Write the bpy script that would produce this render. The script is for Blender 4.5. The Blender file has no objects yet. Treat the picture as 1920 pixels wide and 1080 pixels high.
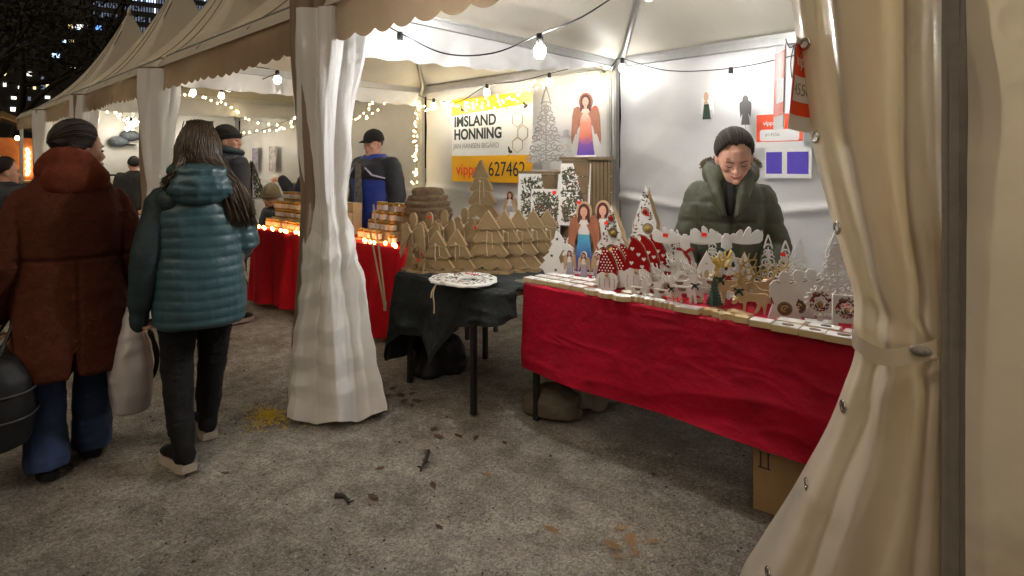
import bpy, math, random
import numpy as np
from mathutils import Vector, Matrix
random.seed(7)
rng = np.random.default_rng(7)
S = bpy.context.scene
COL = S.collection
PI = math.pi
R = math.radians

# ------------------------------------------------------------ camera, sky, sun, exposure
cam = bpy.data.cameras.new('camera')
cam.sensor_width = 36.0
cam.lens = 20.68
cam.shift_y = -0.1198
cam.clip_start = 0.05
cam.clip_end = 900
camo = bpy.data.objects.new('camera', cam)
camo.location = (3.1987, -1.7958, 1.446)
camo.rotation_euler = (PI / 2, 0, R(43.43))
COL.objects.link(camo)
S.camera = camo

w = bpy.data.worlds.new('World')
S.world = w
w.use_nodes = True
wn = w.node_tree.nodes
wn['Background'].inputs[0].default_value = (0.0065, 0.0058, 0.0055, 1)   # night sky over a lit city
wn['Background'].inputs[1].default_value = 1.0

sun = bpy.data.lights.new('sun', 'SUN')          # the dim warm street lighting of the square
sun.energy = 0.72
sun.angle = R(60)
sun.color = (1.0, 0.82, 0.61)
suno = bpy.data.objects.new('sun', sun)
suno.rotation_euler = Vector((-0.25, 0.62, -0.75)).to_track_quat('-Z', 'Y').to_euler()
COL.objects.link(suno)

S.view_settings.view_transform = 'Standard'
S.view_settings.look = 'None'
S.view_settings.gamma = 1
S.view_settings.exposure = 0.68
S.render.film_transparent = False
S.cycles.use_denoising = True
S.cycles.max_bounces = 7
S.cycles.transparent_max_bounces = 8
S.cycles.sample_clamp_indirect = 4.0
S.cycles.caustics_reflective = False
S.cycles.caustics_refractive = False

# ------------------------------------------------------------ materials
def lin(r, g, b):
    f = lambda c: (c / 255 / 12.92) if c / 255 <= .04045 else ((c / 255 + .055) / 1.055) ** 2.4
    return (f(r), f(g), f(b))

MATS = {}
def mat(name, col, rough=.6, var=0., vs=8., col2=None, bump=0., bs=120., bd=.01, metal=0., trans=0., tcol=None,
        spec=.5, emit=None, es=0., sheen=0., wave=None, coat=0., alpha=1., spot=None):
    m = bpy.data.materials.new(name)
    m.use_nodes = True
    N, L = m.node_tree.nodes, m.node_tree.links
    p = N['Principled BSDF']
    out = N['Material Output']
    c = (*col, 1)
    p.inputs['Base Color'].default_value = c
    p.inputs['Roughness'].default_value = rough
    p.inputs['Metallic'].default_value = metal
    p.inputs['Specular IOR Level'].default_value = spec
    p.inputs['Alpha'].default_value = alpha
    if coat: p.inputs['Coat Weight'].default_value = coat
    if sheen:
        p.inputs['Sheen Weight'].default_value = sheen
        p.inputs['Sheen Roughness'].default_value = .5
    if emit is not None:
        p.inputs['Emission Color'].default_value = (*emit, 1)
        p.inputs['Emission Strength'].default_value = es
    tc = N.new('ShaderNodeTexCoord')
    src = None
    if var or col2 is not None:
        n = N.new('ShaderNodeTexNoise')
        n.inputs['Scale'].default_value = vs
        n.inputs['Detail'].default_value = 6
        n.inputs['Roughness'].default_value = .62
        L.new(tc.outputs['Object'], n.inputs['Vector'])
        cr = N.new('ShaderNodeValToRGB')
        a = tuple(x * (1 - var) for x in col)
        b = tuple(min(1, x * (1 + var)) for x in col) if col2 is None else col2
        cr.color_ramp.elements[0].position = .3
        cr.color_ramp.elements[1].position = .7
        cr.color_ramp.elements[0].color = (*a, 1)
        cr.color_ramp.elements[1].color = (*b, 1)
        L.new(n.outputs['Fac'], cr.inputs['Fac'])
        src = cr.outputs['Color']
        if spot is not None:      # sparse stains
            n2 = N.new('ShaderNodeTexNoise'); n2.inputs['Scale'].default_value = spot[1]; n2.inputs['Detail'].default_value = 8
            L.new(tc.outputs['Object'], n2.inputs['Vector'])
            r2 = N.new('ShaderNodeValToRGB'); r2.color_ramp.elements[0].position = spot[2]; r2.color_ramp.elements[1].position = min(1, spot[2] + .14)
            L.new(n2.outputs['Fac'], r2.inputs['Fac'])
            mx = N.new('ShaderNodeMix'); mx.data_type = 'RGBA'
            L.new(r2.outputs['Color'], mx.inputs['Factor'])
            L.new(src, mx.inputs['A']); mx.inputs['B'].default_value = (*spot[0], 1)
            src = mx.outputs['Result']
        L.new(src, p.inputs['Base Color'])
    if bump or wave:
        h = None
        if bump:
            n = N.new('ShaderNodeTexNoise')
            n.inputs['Scale'].default_value = bs
            n.inputs['Detail'].default_value = 5
            L.new(tc.outputs['Object'], n.inputs['Vector'])
            h = n.outputs['Fac']
        else:
            n = N.new('ShaderNodeTexWave'); n.inputs['Scale'].default_value = wave[0]; n.inputs['Distortion'].default_value = wave[2]
            n.bands_direction = wave[3]
            L.new(tc.outputs['Object'], n.inputs['Vector'])
            h = n.outputs['Fac']
            bump = wave[1]
        bm = N.new('ShaderNodeBump')
        bm.inputs['Strength'].default_value = min(1, bump)
        bm.inputs['Distance'].default_value = bd
        L.new(h, bm.inputs['Height'])
        L.new(bm.outputs['Normal'], p.inputs['Normal'])
    if trans:
        t = N.new('ShaderNodeBsdfTranslucent')
        t.inputs['Color'].default_value = (*(tcol or col), 1)
        mx = N.new('ShaderNodeMixShader')
        mx.inputs[0].default_value = trans
        L.new(p.outputs[0], mx.inputs[1]); L.new(t.outputs[0], mx.inputs[2])
        L.new(mx.outputs[0], out.inputs['Surface'])
    MATS[name] = m
    return m

mat('pvc', (.79, .78, .76), .26, .06, 2.2, bump=.10, bs=9, trans=.12, tcol=(.80, .70, .5), spot=((.46, .42, .36), 1.7, .70))
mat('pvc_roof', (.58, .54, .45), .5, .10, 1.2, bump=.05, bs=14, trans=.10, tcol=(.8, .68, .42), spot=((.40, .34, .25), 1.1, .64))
mat('pvc_valance', (.27, .20, .14), .5, .14, 3.0, bump=.08, bs=20, trans=.10, tcol=(.7, .5, .3), spot=((.28, .20, .13), 2.2, .60))
mat('pvc_inner', (.70, .695, .68), .36, .05, 2.0, bump=.12, bs=7, trans=.05)
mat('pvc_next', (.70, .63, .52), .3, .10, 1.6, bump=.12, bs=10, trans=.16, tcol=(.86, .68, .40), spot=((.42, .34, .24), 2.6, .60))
mat('pvc_door_shaded', (.58, .51, .41), .22, .10, 1.6, bump=.10, bs=10, trans=.15, tcol=(.86, .66, .36), spot=((.36, .28, .18), 2.6, .56))  # white vinyl tinted tan: warm street light and shade put into the colour
mat('alu', (.62, .62, .61), .34, .06, 20, metal=.75)
mat('alu_dark', (.30, .275, .245), .5, .12, 20, metal=.2)
mat('steel', (.55, .53, .5), .25, metal=1.)
mat('leg_black', (.02, .02, .02), .5, metal=.4)
mat('silhouette', (.10, .095, .09), .7)  # grey darkened to carry the backlit shade of the hanging angel
mat('hole', (.02, .018, .016), .8)
mat('cable', (.012, .012, .012), .5)
mat('bulb', (.9, .9, .9), .3, emit=(1.0, .98, .95), es=800)
mat('bulb_wall', (.9, .9, .9), .3, emit=(1.0, .98, .95), es=92)
mat('bulb_strong', (.9, .9, .9), .3, emit=(1.0, .98, .95), es=215)
mat('bulb_far', (.9, .9, .9), .3, emit=(1.0, .93, .78), es=170)
mat('fairy', (.9, .8, .5), .3, emit=(1.0, .74, .34), es=26)
mat('ember', (.9, .6, .3), .3, emit=(1.0, .46, .12), es=22)
mat('red_cloth', lin(160, 2, 36), .72, .22, 9, bump=.5, bs=12, bd=.018, spec=.25)
mat('honey_cloth', lin(182, 6, 24), .75, .16, 6, bump=.4, bs=30, spec=.25)
mat('black_cloth', (.013, .017, .018), .8, .3, 9, bump=.8, bs=16, bd=.02, spec=.3)
mat('mdf', (.31, .215, .105), .75, .12, 14, bump=.12, bs=260)
mat('mdf_highlight', (.52, .41, .25), .8)  # highlight tone for the tier edges of the board trees
mat('mdf_edge', (.30, .21, .115), .8, .12, 30)
mat('pine', (.56, .42, .23), .55, .14, 9, wave=(9, .05, 3, 'X'))
mat('pine_dark', (.20, .135, .07), .6, .2, 9, bump=.1, bs=70)
mat('white_wood', (.78, .765, .73), .55, .05, 10, bump=.06, bs=200)
mat('grey_wood', (.40, .37, .34), .6, .08, 12, bump=.06, bs=200)
mat('tag_red', lin(240, 42, 18), .5)
mat('ribbon_red', lin(140, 8, 20), .45)
mat('ribbon_orange', lin(235, 60, 25), .45)
mat('ribbon_green', lin(24, 62, 40), .5)
mat('twine', (.62, .52, .34), .8)
mat('gold', (.60, .42, .13), .28, metal=.9)
mat('brass_dark', (.30, .20, .08), .35, metal=.8)
mat('bauble_red', lin(140, 14, 18), .2)
mat('dark_print', (.045, .035, .025), .8)
mat('leaf_print', (.07, .075, .045), .8, .5, 60)
mat('berry_print', lin(135, 30, 32), .7, .3, 60)
mat('brown_print', (.16, .10, .055), .8, .4, 50)
mat('skin', lin(214, 162, 136), .5, .06, 14)
mat('skin_red', lin(218, 166, 142), .5, .06, 14)
mat('lips', lin(168, 92, 84), .45)
mat('eye_dark', (.03, .02, .015), .4)
mat('hair_dark', (.018, .012, .009), .6, .3, 30, spec=.3)
mat('hair_mid', (.034, .022, .014), .5, .5, 40, spec=.4)
mat('hair_brown', (.050, .032, .018), .42, .5, 40)
mat('hair_light', (.15, .095, .05), .42, .4, 40)
mat('coat_brown', lin(82, 41, 27), .85, .14, 30, bump=.35, bs=90, spec=.2)
mat('coat_hood', lin(104, 50, 30), .85, .14, 30, bump=.35, bs=90, spec=.2)
mat('puffer_teal', lin(54, 84, 92), .40, .14, 8, bump=.3, bs=26)
mat('cloth_dark_teal', lin(34, 52, 58), .6, .2, 10, bump=.2, bs=60)  # darker plain teal for the left sleeve and a collar
mat('jeans', lin(48, 66, 104), .85, .28, 7, bump=.3, bs=300)
mat('trouser_dark', (.010, .010, .012), .85, .25, 8, bump=.5, bs=40, bd=.015, spec=.2)
mat('shoe_dark', (.009, .009, .009), .75, .2, 20, spec=.15)
mat('sole', (.36, .31, .25), .7, .15, 30)
mat('parka_green', lin(57, 60, 41), .55, .14, 9, bump=.35, bs=20)
mat('fur', (.13, .095, .06), .9, .4, 40)
mat('knit_black', (.010, .010, .011), .9, .2, 40, bump=.4, bs=150)
mat('knit_beige', (.25, .21, .145), .9, .2, 40, bump=.4, bs=150)
mat('jacket_blue', lin(28, 58, 150), .5, .14, 8, bump=.2, bs=24)
mat('jacket_navy', (.012, .015, .024), .6, .2, 9, bump=.2, bs=30)
mat('shirt_grey', (.16, .16, .15), .8, .5, 22)
mat('reflex', (.45, .47, .62), .4)
mat('plastic_bag', (.56, .53, .54), .25, .10, 7, bump=.6, bs=10, bd=.02, trans=.25, tcol=(.85, .8, .8))
mat('black_leather', (.006, .006, .007), .6, .2, 10, bump=.25, bs=18)
mat('piping_grey', (.07, .07, .075), .5)
mat('honey', lin(196, 122, 24), .22, .15, 20, trans=.25, tcol=(.9, .5, .08), coat=.5)
mat('jar_lid', (.55, .42, .14), .3, metal=.8)
mat('jar_label', (.74, .66, .54), .6, .08, 40)
mat('straw', (.15, .095, .05), .85, .35, 26, bump=.6, bs=70)
mat('banner_white', (.78, .78, .76), .42, .03, 3)
mat('banner_yellow', lin(238, 176, 8), .42, .04, 3)
mat('ink', lin(34, 44, 46), .6)
mat('ink_grey', lin(150, 150, 146), .6)
mat('vipps_orange', lin(238, 82, 38), .45, .03, 3)
mat('ink_gold', lin(176, 146, 84), .5)
mat('purple', lin(72, 48, 172), .45, .05, 6)
mat('paper', (.80, .79, .77), .5, .03, 5)
mat('cardboard', (.34, .21, .095), .8, .14, 8, bump=.08, bs=120)
mat('clear_sack', (.30, .28, .24), .25, .12, 6, bump=.5, bs=10, trans=.3, tcol=(.8, .75, .6))
mat('sack', (.10, .08, .055), .8, .2, 8, bump=.3, bs=30)
mat('straw_yellow', lin(226, 196, 66), .8, .2, 30)
mat('dry_leaf', lin(136, 108, 74), .7, .3, 30)
mat('dry_leaf_dark', lin(74, 52, 38), .75, .3, 30)
mat('stick', lin(44, 34, 28), .85, .3, 40, bump=.5, bs=90)
mat('pebble', (.27, .26, .24), .8, .5, 300)
mat('pebble_dark', (.05, .043, .036), .85, .4, 300)
mat('pebble_light', (.42, .40, .37), .75, .2, 300)
mat('bark', (.022, .017, .013), .9, .3, 20, bump=.4, bs=30)
mat('night_leaf', (.018, .016, .008), .8, .5, 5)
mat('facade', (.018, .020, .024), .7, .15, .3)
mat('facade_dark', (.010, .009, .009), .8)
mat('win_white', (.1, .1, .1), .3, emit=(.95, .93, .86), es=1.6)
mat('win_cool', (.1, .1, .1), .3, emit=(.50, .70, 1.0), es=1.5)
mat('win_dim', (.05, .05, .06), .3, emit=(.50, .62, .85), es=.16)
mat('win_warm', (.1, .1, .1), .3, emit=(1.0, .74, .36), es=1.2)
mat('win_blue', (.1, .1, .1), .3, emit=(.16, .42, 1.0), es=1.0)
mat('win_violet', (.1, .1, .1), .3, emit=(.34, .22, 1.0), es=1.0)
mat('hut_wood', lin(150, 84, 44), .7, .2, 6, bump=.2, bs=20)
mat('lantern_metal', (.62, .62, .62), .3, metal=.8)
mat('glass', (.8, .82, .82), .08, alpha=.25)
mat('denim_blue', lin(70, 108, 168), .8, .2, 8)
mat('plaid', lin(120, 130, 150), .8, .6, 26)
mat('cloth_black', (.014, .014, .016), .8, .3, 9)
mat('photo_print', (.035, .035, .06), .4, col2=(.45, .42, .55), vs=14)
mat('photo_print_warm', (.10, .05, .06), .4, col2=(.62, .55, .52), vs=12)
mat('print_frame', (.70, .64, .50), .5, col2=(.10, .08, .07), vs=26)
mat('cap_grey', (.10, .12, .15), .6, .4, 20)
mat('candle', (.75, .70, .6), .5)
mat('pine_green', (.020, .045, .024), .8, .4, 60)
mat('angel_hair', lin(84, 40, 30), .6)
mat('tint_blue', lin(104, 188, 190), .5, .1, 20)
mat('wing_pale', (.52, .36, .20), .6, .15, 20)
mat('wing_brown', lin(160, 102, 72), .6, .15, 20)

def grad_mat(name, stops, z0, z1, var=.25):
    m = bpy.data.materials.new(name); m.use_nodes = True
    N, L = m.node_tree.nodes, m.node_tree.links
    p = N['Principled BSDF']; p.inputs['Roughness'].default_value = .5
    tc = N.new('ShaderNodeTexCoord'); sp = N.new('ShaderNodeSeparateXYZ'); mr = N.new('ShaderNodeMapRange')
    no = N.new('ShaderNodeTexNoise'); no.inputs['Scale'].default_value = 60
    ad = N.new('ShaderNodeMath'); ad.operation = 'MULTIPLY_ADD'; ad.inputs[1].default_value = var * (z1 - z0)
    L.new(tc.outputs['Object'], sp.inputs[0]); L.new(tc.outputs['Object'], no.inputs['Vector'])
    L.new(no.outputs['Fac'], ad.inputs[0]); L.new(sp.outputs['Z'], ad.inputs[2])
    mr.inputs['From Min'].default_value = z0 + var * (z1 - z0) * .5; mr.inputs['From Max'].default_value = z1 + var * (z1 - z0) * .5
    L.new(ad.outputs[0], mr.inputs['Value'])
    cr = N.new('ShaderNodeValToRGB')
    while len(cr.color_ramp.elements) < len(stops): cr.color_ramp.elements.new(.5)
    for e, (t, c) in zip(cr.color_ramp.elements, stops): e.position = t; e.color = (*c, 1)
    L.new(mr.outputs[0], cr.inputs['Fac']); L.new(cr.outputs['Color'], p.inputs['Base Color'])
    MATS[name] = m
grad_mat('dress_sunset', [(0, lin(66, 34, 140)), (.28, lin(104, 50, 130)), (.42, lin(190, 96, 62)), (.72, lin(206, 130, 96)), (1, lin(232, 196, 172))], 0, .33)
grad_mat('dress_blue', [(0, lin(54, 38, 110)), (.3, lin(70, 90, 170)), (.6, lin(84, 166, 206)), (1, lin(140, 214, 196))], 0, .33)
grad_mat('dress_grey', [(0, lin(150, 146, 160)), (1, lin(226, 222, 220))], 0, .33)

def ground_mat():
    m = bpy.data.materials.new('gravel_ground'); m.use_nodes = True
    N, L = m.node_tree.nodes, m.node_tree.links
    p = N['Principled BSDF']; p.inputs['Roughness'].default_value = .86; p.inputs['Specular IOR Level'].default_value = .3
    tc = N.new('ShaderNodeTexCoord')
    def noise(s, d=6, r=.6):
        n = N.new('ShaderNodeTexNoise'); n.inputs['Scale'].default_value = s; n.inputs['Detail'].default_value = d; n.inputs['Roughness'].default_value = r
        L.new(tc.outputs['Object'], n.inputs['Vector']); return n
    big, mid, fine = noise(.9, 5), noise(7, 8, .7), noise(120, 6, .8)
    v = N.new('ShaderNodeTexVoronoi'); v.inputs['Scale'].default_value = 105; L.new(tc.outputs['Object'], v.inputs['Vector'])
    def ramp(src, a, b, pa=.3, pb=.7):
        r = N.new('ShaderNodeValToRGB'); r.color_ramp.elements[0].position = pa; r.color_ramp.elements[1].position = pb
        r.color_ramp.elements[0].color = (*a, 1); r.color_ramp.elements[1].color = (*b, 1); L.new(src, r.inputs['Fac']); return r.outputs['Color']
    def mix(a, b, f, mode='MULTIPLY'):
        x = N.new('ShaderNodeMix'); x.data_type = 'RGBA'; x.blend_type = mode; x.inputs['Factor'].default_value = f
        L.new(a, x.inputs['A']); L.new(b, x.inputs['B']); return x.outputs['Result']
    base = ramp(fine.outputs['Fac'], (.15, .142, .13), (.56, .54, .505), .30, .72)
    base = mix(base, ramp(mid.outputs['Fac'], (.45, .42, .38), (1.15, 1.12, 1.08), .30, .62), .8)
    base = mix(base, ramp(big.outputs['Fac'], (.62, .59, .55), (1.1, 1.1, 1.1), .38, .60), .9)
    base = mix(base, ramp(v.outputs['Color'], (.62, .60, .58), (1.35, 1.34, 1.32), .1, .9), .9)
    grit = noise(34, 4, .8)
    base = mix(base, ramp(grit.outputs['Fac'], (.25, .2, .16), (1, 1, 1), .30, .40), .75)
    L.new(base, p.inputs['Base Color'])
    b1 = N.new('ShaderNodeBump'); b1.inputs['Strength'].default_value = .9; b1.inputs['Distance'].default_value = .012; L.new(fine.outputs['Fac'], b1.inputs['Height'])
    b2 = N.new('ShaderNodeBump'); b2.inputs['Strength'].default_value = .6; b2.inputs['Distance'].default_value = .05; L.new(mid.outputs['Fac'], b2.inputs['Height']); L.new(b1.outputs[0], b2.inputs['Normal'])
    b3 = N.new('ShaderNodeBump'); b3.inputs['Strength'].default_value = .5; b3.inputs['Distance'].default_value = .006; L.new(v.outputs['Distance'], b3.inputs['Height']); L.new(b2.outputs[0], b3.inputs['Normal'])
    L.new(b3.outputs[0], p.inputs['Normal'])
    MATS['ground'] = m
ground_mat()

# ------------------------------------------------------------ helpers
def tag(o, label=None, cat=None, group=None, kind=None):
    if label: o['label'] = label
    if cat: o['category'] = cat
    if group: o['group'] = group
    if kind: o['kind'] = kind
    return o

def link(name, data, parent=None, loc=None, rot=None):
    o = bpy.data.objects.new(name, data)
    COL.objects.link(o)
    if parent is not None: o.parent = parent
    if loc is not None: o.location = loc
    if rot is not None: o.rotation_euler = rot if hasattr(rot, '__len__') else (0, 0, rot)
    return o

def empty(name, loc=(0, 0, 0), rz=0, label=None, cat=None, group=None):
    o = link(name, None, None, loc, rz)
    o.empty_display_size = .1
    return tag(o, label, cat, group)

def copy_tree(o, parent=None, loc=None, rot=None):
    c = o.copy(); COL.objects.link(c)
    if parent is not None: c.parent = parent
    if loc is not None: c.location = loc
    if rot is not None: c.rotation_euler = rot if hasattr(rot, '__len__') else (0, 0, rot)
    for ch in list(o.children): copy_tree(ch, c)
    return c

class MB:
    def __init__(s): s.v = []; s.f = []; s.m = []; s.k = 0
    def add(s, V, F):
        b = len(s.v)
        s.v.extend([tuple(map(float, p)) for p in V])
        s.f.extend([tuple(b + i for i in q) for q in F])
        s.m.extend([s.k] * len(F))
        return s
    def box(s, c, d, rz=0., M=None):
        x, y, z = d[0] / 2, d[1] / 2, d[2] / 2
        V = [(-x, -y, -z), (x, -y, -z), (x, y, -z), (-x, y, -z), (-x, -y, z), (x, -y, z), (x, y, z), (-x, y, z)]
        if M is None: M = Matrix.Rotation(rz, 3, 'Z')
        V = [M @ Vector(p) + Vector(c) for p in V]
        return s.add(V, [(3, 2, 1, 0), (4, 5, 6, 7), (0, 1, 5, 4), (1, 2, 6, 5), (2, 3, 7, 6), (3, 0, 4, 7)])
    def loft(s, rings, cap=True, closed=True):
        n = len(rings[0]); V = [p for r in rings for p in r]; F = []
        m = n if closed else n - 1
        for i in range(len(rings) - 1):
            for j in range(m):
                a, b = i * n + j, i * n + (j + 1) % n
                F.append((a, b, b + n, a + n))
        if cap and closed:
            F.append(tuple(range(n - 1, -1, -1))); F.append(tuple((len(rings) - 1) * n + j for j in range(n)))
        return s.add(V, F)
    def tube(s, path, r, n=8, cap=True, flat=1.):
        P = [Vector(p) for p in path]; rr = r if hasattr(r, '__len__') else [r] * len(P)
        t0 = (P[1] - P[0]).normalized(); up = Vector((0, 0, 1)) if abs(t0.z) < .9 else Vector((0, 1, 0))
        u = t0.cross(up).normalized(); rings = []
        for i, p in enumerate(P):
            t = (P[min(i + 1, len(P) - 1)] - P[max(i - 1, 0)]).normalized()
            u = (u - t * u.dot(t)).normalized(); v = t.cross(u)
            rings.append([p + (u * math.cos(2 * PI * k / n) + v * math.sin(2 * PI * k / n) * flat) * rr[i] for k in range(n)])
        return s.loft(rings, cap)
    def limb(s, path, rr, n=12):                       # tube with rounded ends
        P = [Vector(p) for p in path]; rr = list(rr)
        a = (P[0] - P[1]).normalized(); b = (P[-1] - P[-2]).normalized()
        P2 = [P[0] + a * rr[0] * .95, P[0] + a * rr[0] * .7] + P + [P[-1] + b * rr[-1] * .7, P[-1] + b * rr[-1] * .95]
        return s.tube(P2, [rr[0] * .25, rr[0] * .72] + rr + [rr[-1] * .72, rr[-1] * .25], n)
    def ell(s, c, r, nu=16, nv=10, M=None):
        c = Vector(c); V = []; F = []
        for i in range(1, nv):
            th = PI * i / nv
            for j in range(nu):
                ph = 2 * PI * j / nu
                p = Vector((r[0] * math.sin(th) * math.cos(ph), r[1] * math.sin(th) * math.sin(ph), r[2] * math.cos(th)))
                V.append((M @ p if M is not None else p) + c)
        top = Vector((0, 0, r[2])); bot = -top
        V += [(M @ top if M is not None else top) + c, (M @ bot if M is not None else bot) + c]
        for i in range(nv - 2):
            for j in range(nu):
                a, b = i * nu + j, i * nu + (j + 1) % nu
                F.append((a, a + nu, b + nu, b))
        T = (nv - 1) * nu
        for j in range(nu):
            F.append((T, j, (j + 1) % nu)); F.append((T + 1, (nv - 2) * nu + (j + 1) % nu, (nv - 2) * nu + j))
        return s.add(V, F)
    def lathe(s, prof, n=16, c=(0, 0, 0)):
        return s.loft([[(c[0] + r * math.cos(2 * PI * k / n), c[1] + r * math.sin(2 * PI * k / n), c[2] + z) for k in range(n)] for r, z in prof])
    def grid(s, P, double=None):
        P = np.asarray(P, float); a, b = P.shape[:2]
        F = [(i * b + j, i * b + j + 1, (i + 1) * b + j + 1, (i + 1) * b + j) for i in range(a - 1) for j in range(b - 1)]
        return s.add(P.reshape(-1, 3), F)
    def prism(s, poly, t, y0=0.):                      # outline in XZ, front face at y0-t/2
        n = len(poly); V = [(x, y0 - t / 2, z) for x, z in poly] + [(x, y0 + t / 2, z) for x, z in poly]
        F = [tuple(range(n)), tuple(range(2 * n - 1, n - 1, -1))] + [((i + 1) % n, i, i + n, (i + 1) % n + n) for i in range(n)]
        return s.add(V, F)
    def ribbon(s, path, wd, t, y0=0.):                 # flat strip along a 2-D path in XZ
        P = np.asarray(path, float); T = np.gradient(P, axis=0); T /= np.linalg.norm(T, axis=1)[:, None] + 1e-9
        Nn = np.stack([-T[:, 1], T[:, 0]], 1); wd = np.broadcast_to(wd, (len(P),))[:, None]
        A, B = P + Nn * wd / 2, P - Nn * wd / 2
        return s.loft([[(a[0], y0 - t / 2, a[1]), (b[0], y0 - t / 2, b[1]), (b[0], y0 + t / 2, b[1]), (a[0], y0 + t / 2, a[1])] for a, b in zip(A, B)])
    def mesh(s, name, mats, smooth=False):
        me = bpy.data.meshes.new(name); me.from_pydata(s.v, [], s.f)
        for m in (mats if isinstance(mats, (list, tuple)) else [mats]): me.materials.append(MATS[m])
        me.polygons.foreach_set('material_index', s.m)
        if smooth: me.polygons.foreach_set('use_smooth', [True] * len(me.polygons))
        me.update(); return me
    def build(s, name, mats, parent=None, smooth=False, loc=None, rot=None):
        return link(name, s.mesh(name, mats, smooth), parent, loc, rot)

def evalmesh(o, name):
    dg = bpy.context.evaluated_depsgraph_get(); dg.update()
    me = bpy.data.meshes.new_from_object(o.evaluated_get(dg)); me.name = name
    return me

def remesh(mb, name, m, vox, smooth=4, disp=None, parent=None, loc=None, rot=None):
    """fuse overlapping closed shapes into one continuous surface"""
    o = mb.build('work', m)
    r = o.modifiers.new('r', 'REMESH'); r.mode = 'VOXEL'; r.voxel_size = vox; r.use_smooth_shade = True
    sm = o.modifiers.new('s', 'SMOOTH'); sm.iterations = smooth; sm.factor = .5
    me = evalmesh(o, name); bpy.data.objects.remove(o)
    me.materials.clear(); me.materials.append(MATS[m])
    n = len(me.vertices)
    if disp is not None and n:
        co = np.empty(n * 3); me.vertices.foreach_get('co', co); co = co.reshape(-1, 3)
        no = np.empty(n * 3); me.vertices.foreach_get('normal', no); no = no.reshape(-1, 3)
        co = co + no * disp(co, no)[:, None]
        me.vertices.foreach_set('co', co.ravel())
    me.polygons.foreach_set('use_smooth', [True] * len(me.polygons)); me.update()
    return link(name, me, parent, loc, rot)

def h3(i, j, k):
    n = (i * 374761393 + j * 668265263 + k * 2147483647) & 0xffffffff
    n = ((n ^ (n >> 13)) * 1274126177) & 0xffffffff
    return ((n ^ (n >> 16)) & 0xffff) / 65535.0
def vnoise(p):
    p = np.asarray(p, float); i = np.floor(p).astype(np.int64); f = p - i; f = f * f * (3 - 2 * f); r = 0
    for a in (0, 1):
        for b in (0, 1):
            for c in (0, 1):
                wgt = (f[..., 0] if a else 1 - f[..., 0]) * (f[..., 1] if b else 1 - f[..., 1]) * (f[..., 2] if c else 1 - f[..., 2])
                r = r + wgt * h3(i[..., 0] + a, i[..., 1] + b, i[..., 2] + c)
    return r * 2 - 1
def ridged(p): return 1 - 2 * np.abs(vnoise(p))

def plate_mesh(splines, t, m, bevel=0.):
    """flat figure cut from board: outline and holes in XZ, front towards -Y"""
    cu = bpy.data.curves.new('c', 'CURVE'); cu.dimensions = '2D'; cu.fill_mode = 'BOTH'; cu.extrude = t / 2 - bevel; cu.bevel_depth = bevel; cu.bevel_resolution = 0
    for sp in splines:
        q = cu.splines.new('POLY'); q.points.add(len(sp) - 1)
        for p, (x, y) in zip(q.points, sp): p.co = (x, y, 0, 1)
        q.use_cyclic_u = True
    o = link('work', cu); me = evalmesh(o, 'plate'); bpy.data.objects.remove(o); bpy.data.curves.remove(cu)
    me.transform(Matrix.Rotation(PI / 2, 4, 'X')); me.materials.clear(); me.materials.append(MATS[m]); me.update()
    return me
def circ(cx, cy, r, n=14, ry=None): return [(cx + r * math.cos(2 * PI * k / n), cy + (ry or r) * math.sin(2 * PI * k / n)) for k in range(n)]
def text_mesh(body, size, m, bold=0., t=.002, sx=1.):
    cu = bpy.data.curves.new('t', 'FONT'); cu.body = body; cu.size = size; cu.offset = bold; cu.extrude = t / 2
    o = link('work', cu); me = evalmesh(o, 'lettering'); bpy.data.objects.remove(o); bpy.data.curves.remove(cu)
    me.transform(Matrix.Rotation(PI / 2, 4, 'X') @ Matrix.Scale(sx, 4, (1, 0, 0))); me.materials.clear(); me.materials.append(MATS[m]); me.update()
    return me
def smoothpath(pts, n):
    P = np.asarray(pts, float); d = np.r_[0, np.cumsum(np.linalg.norm(np.diff(P, axis=0), axis=1))]; u = np.linspace(0, d[-1], n)
    Q = [P[0]]
    m = len(P)
    out = []
    for x in u:
        i = min(max(np.searchsorted(d, x) - 1, 0), m - 2); t = (x - d[i]) / (d[i + 1] - d[i] + 1e-9)
        p0, p1, p2, p3 = P[max(i - 1, 0)], P[i], P[i + 1], P[min(i + 2, m - 1)]
        out.append(.5 * (2 * p1 + (p2 - p0) * t + (2 * p0 - 5 * p1 + 4 * p2 - p3) * t * t + (3 * p1 - p0 - 3 * p2 + p3) * t ** 3))
    return np.array(out)
def interp(z, table):
    """table rows (z, a, b, ..) sorted by z"""
    T = np.array(table, float); T = T[np.argsort(T[:, 0])]
    return [sum(np.interp(z + o, T[:, 0], T[:, k]) for o in (-.09, -.06, -.03, 0, .03, .06, .09)) / 7 for k in range(1, T.shape[1])]

def crease(P, seed, n=7, f=3., zk=.8):
    """straight sharp creases of stiff sheet"""
    r = np.random.default_rng(seed); out = 0
    for i in range(n):
        d = r.normal(size=3) * np.array([1, 1, zk]); d /= np.linalg.norm(d); fr = f * r.uniform(.5, 1.6)
        t = P @ d * fr + r.uniform(0, 1) + .22 * vnoise(P * 1.5 + i)
        out = out + (np.abs((t % 1) - .5) * 4 - 1) * np.clip(vnoise(P * 1.4 * f / 3 + seed + i * 3.1) * 1.9 + .25, 0, 1) * f / fr
    return out / n * 2

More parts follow.
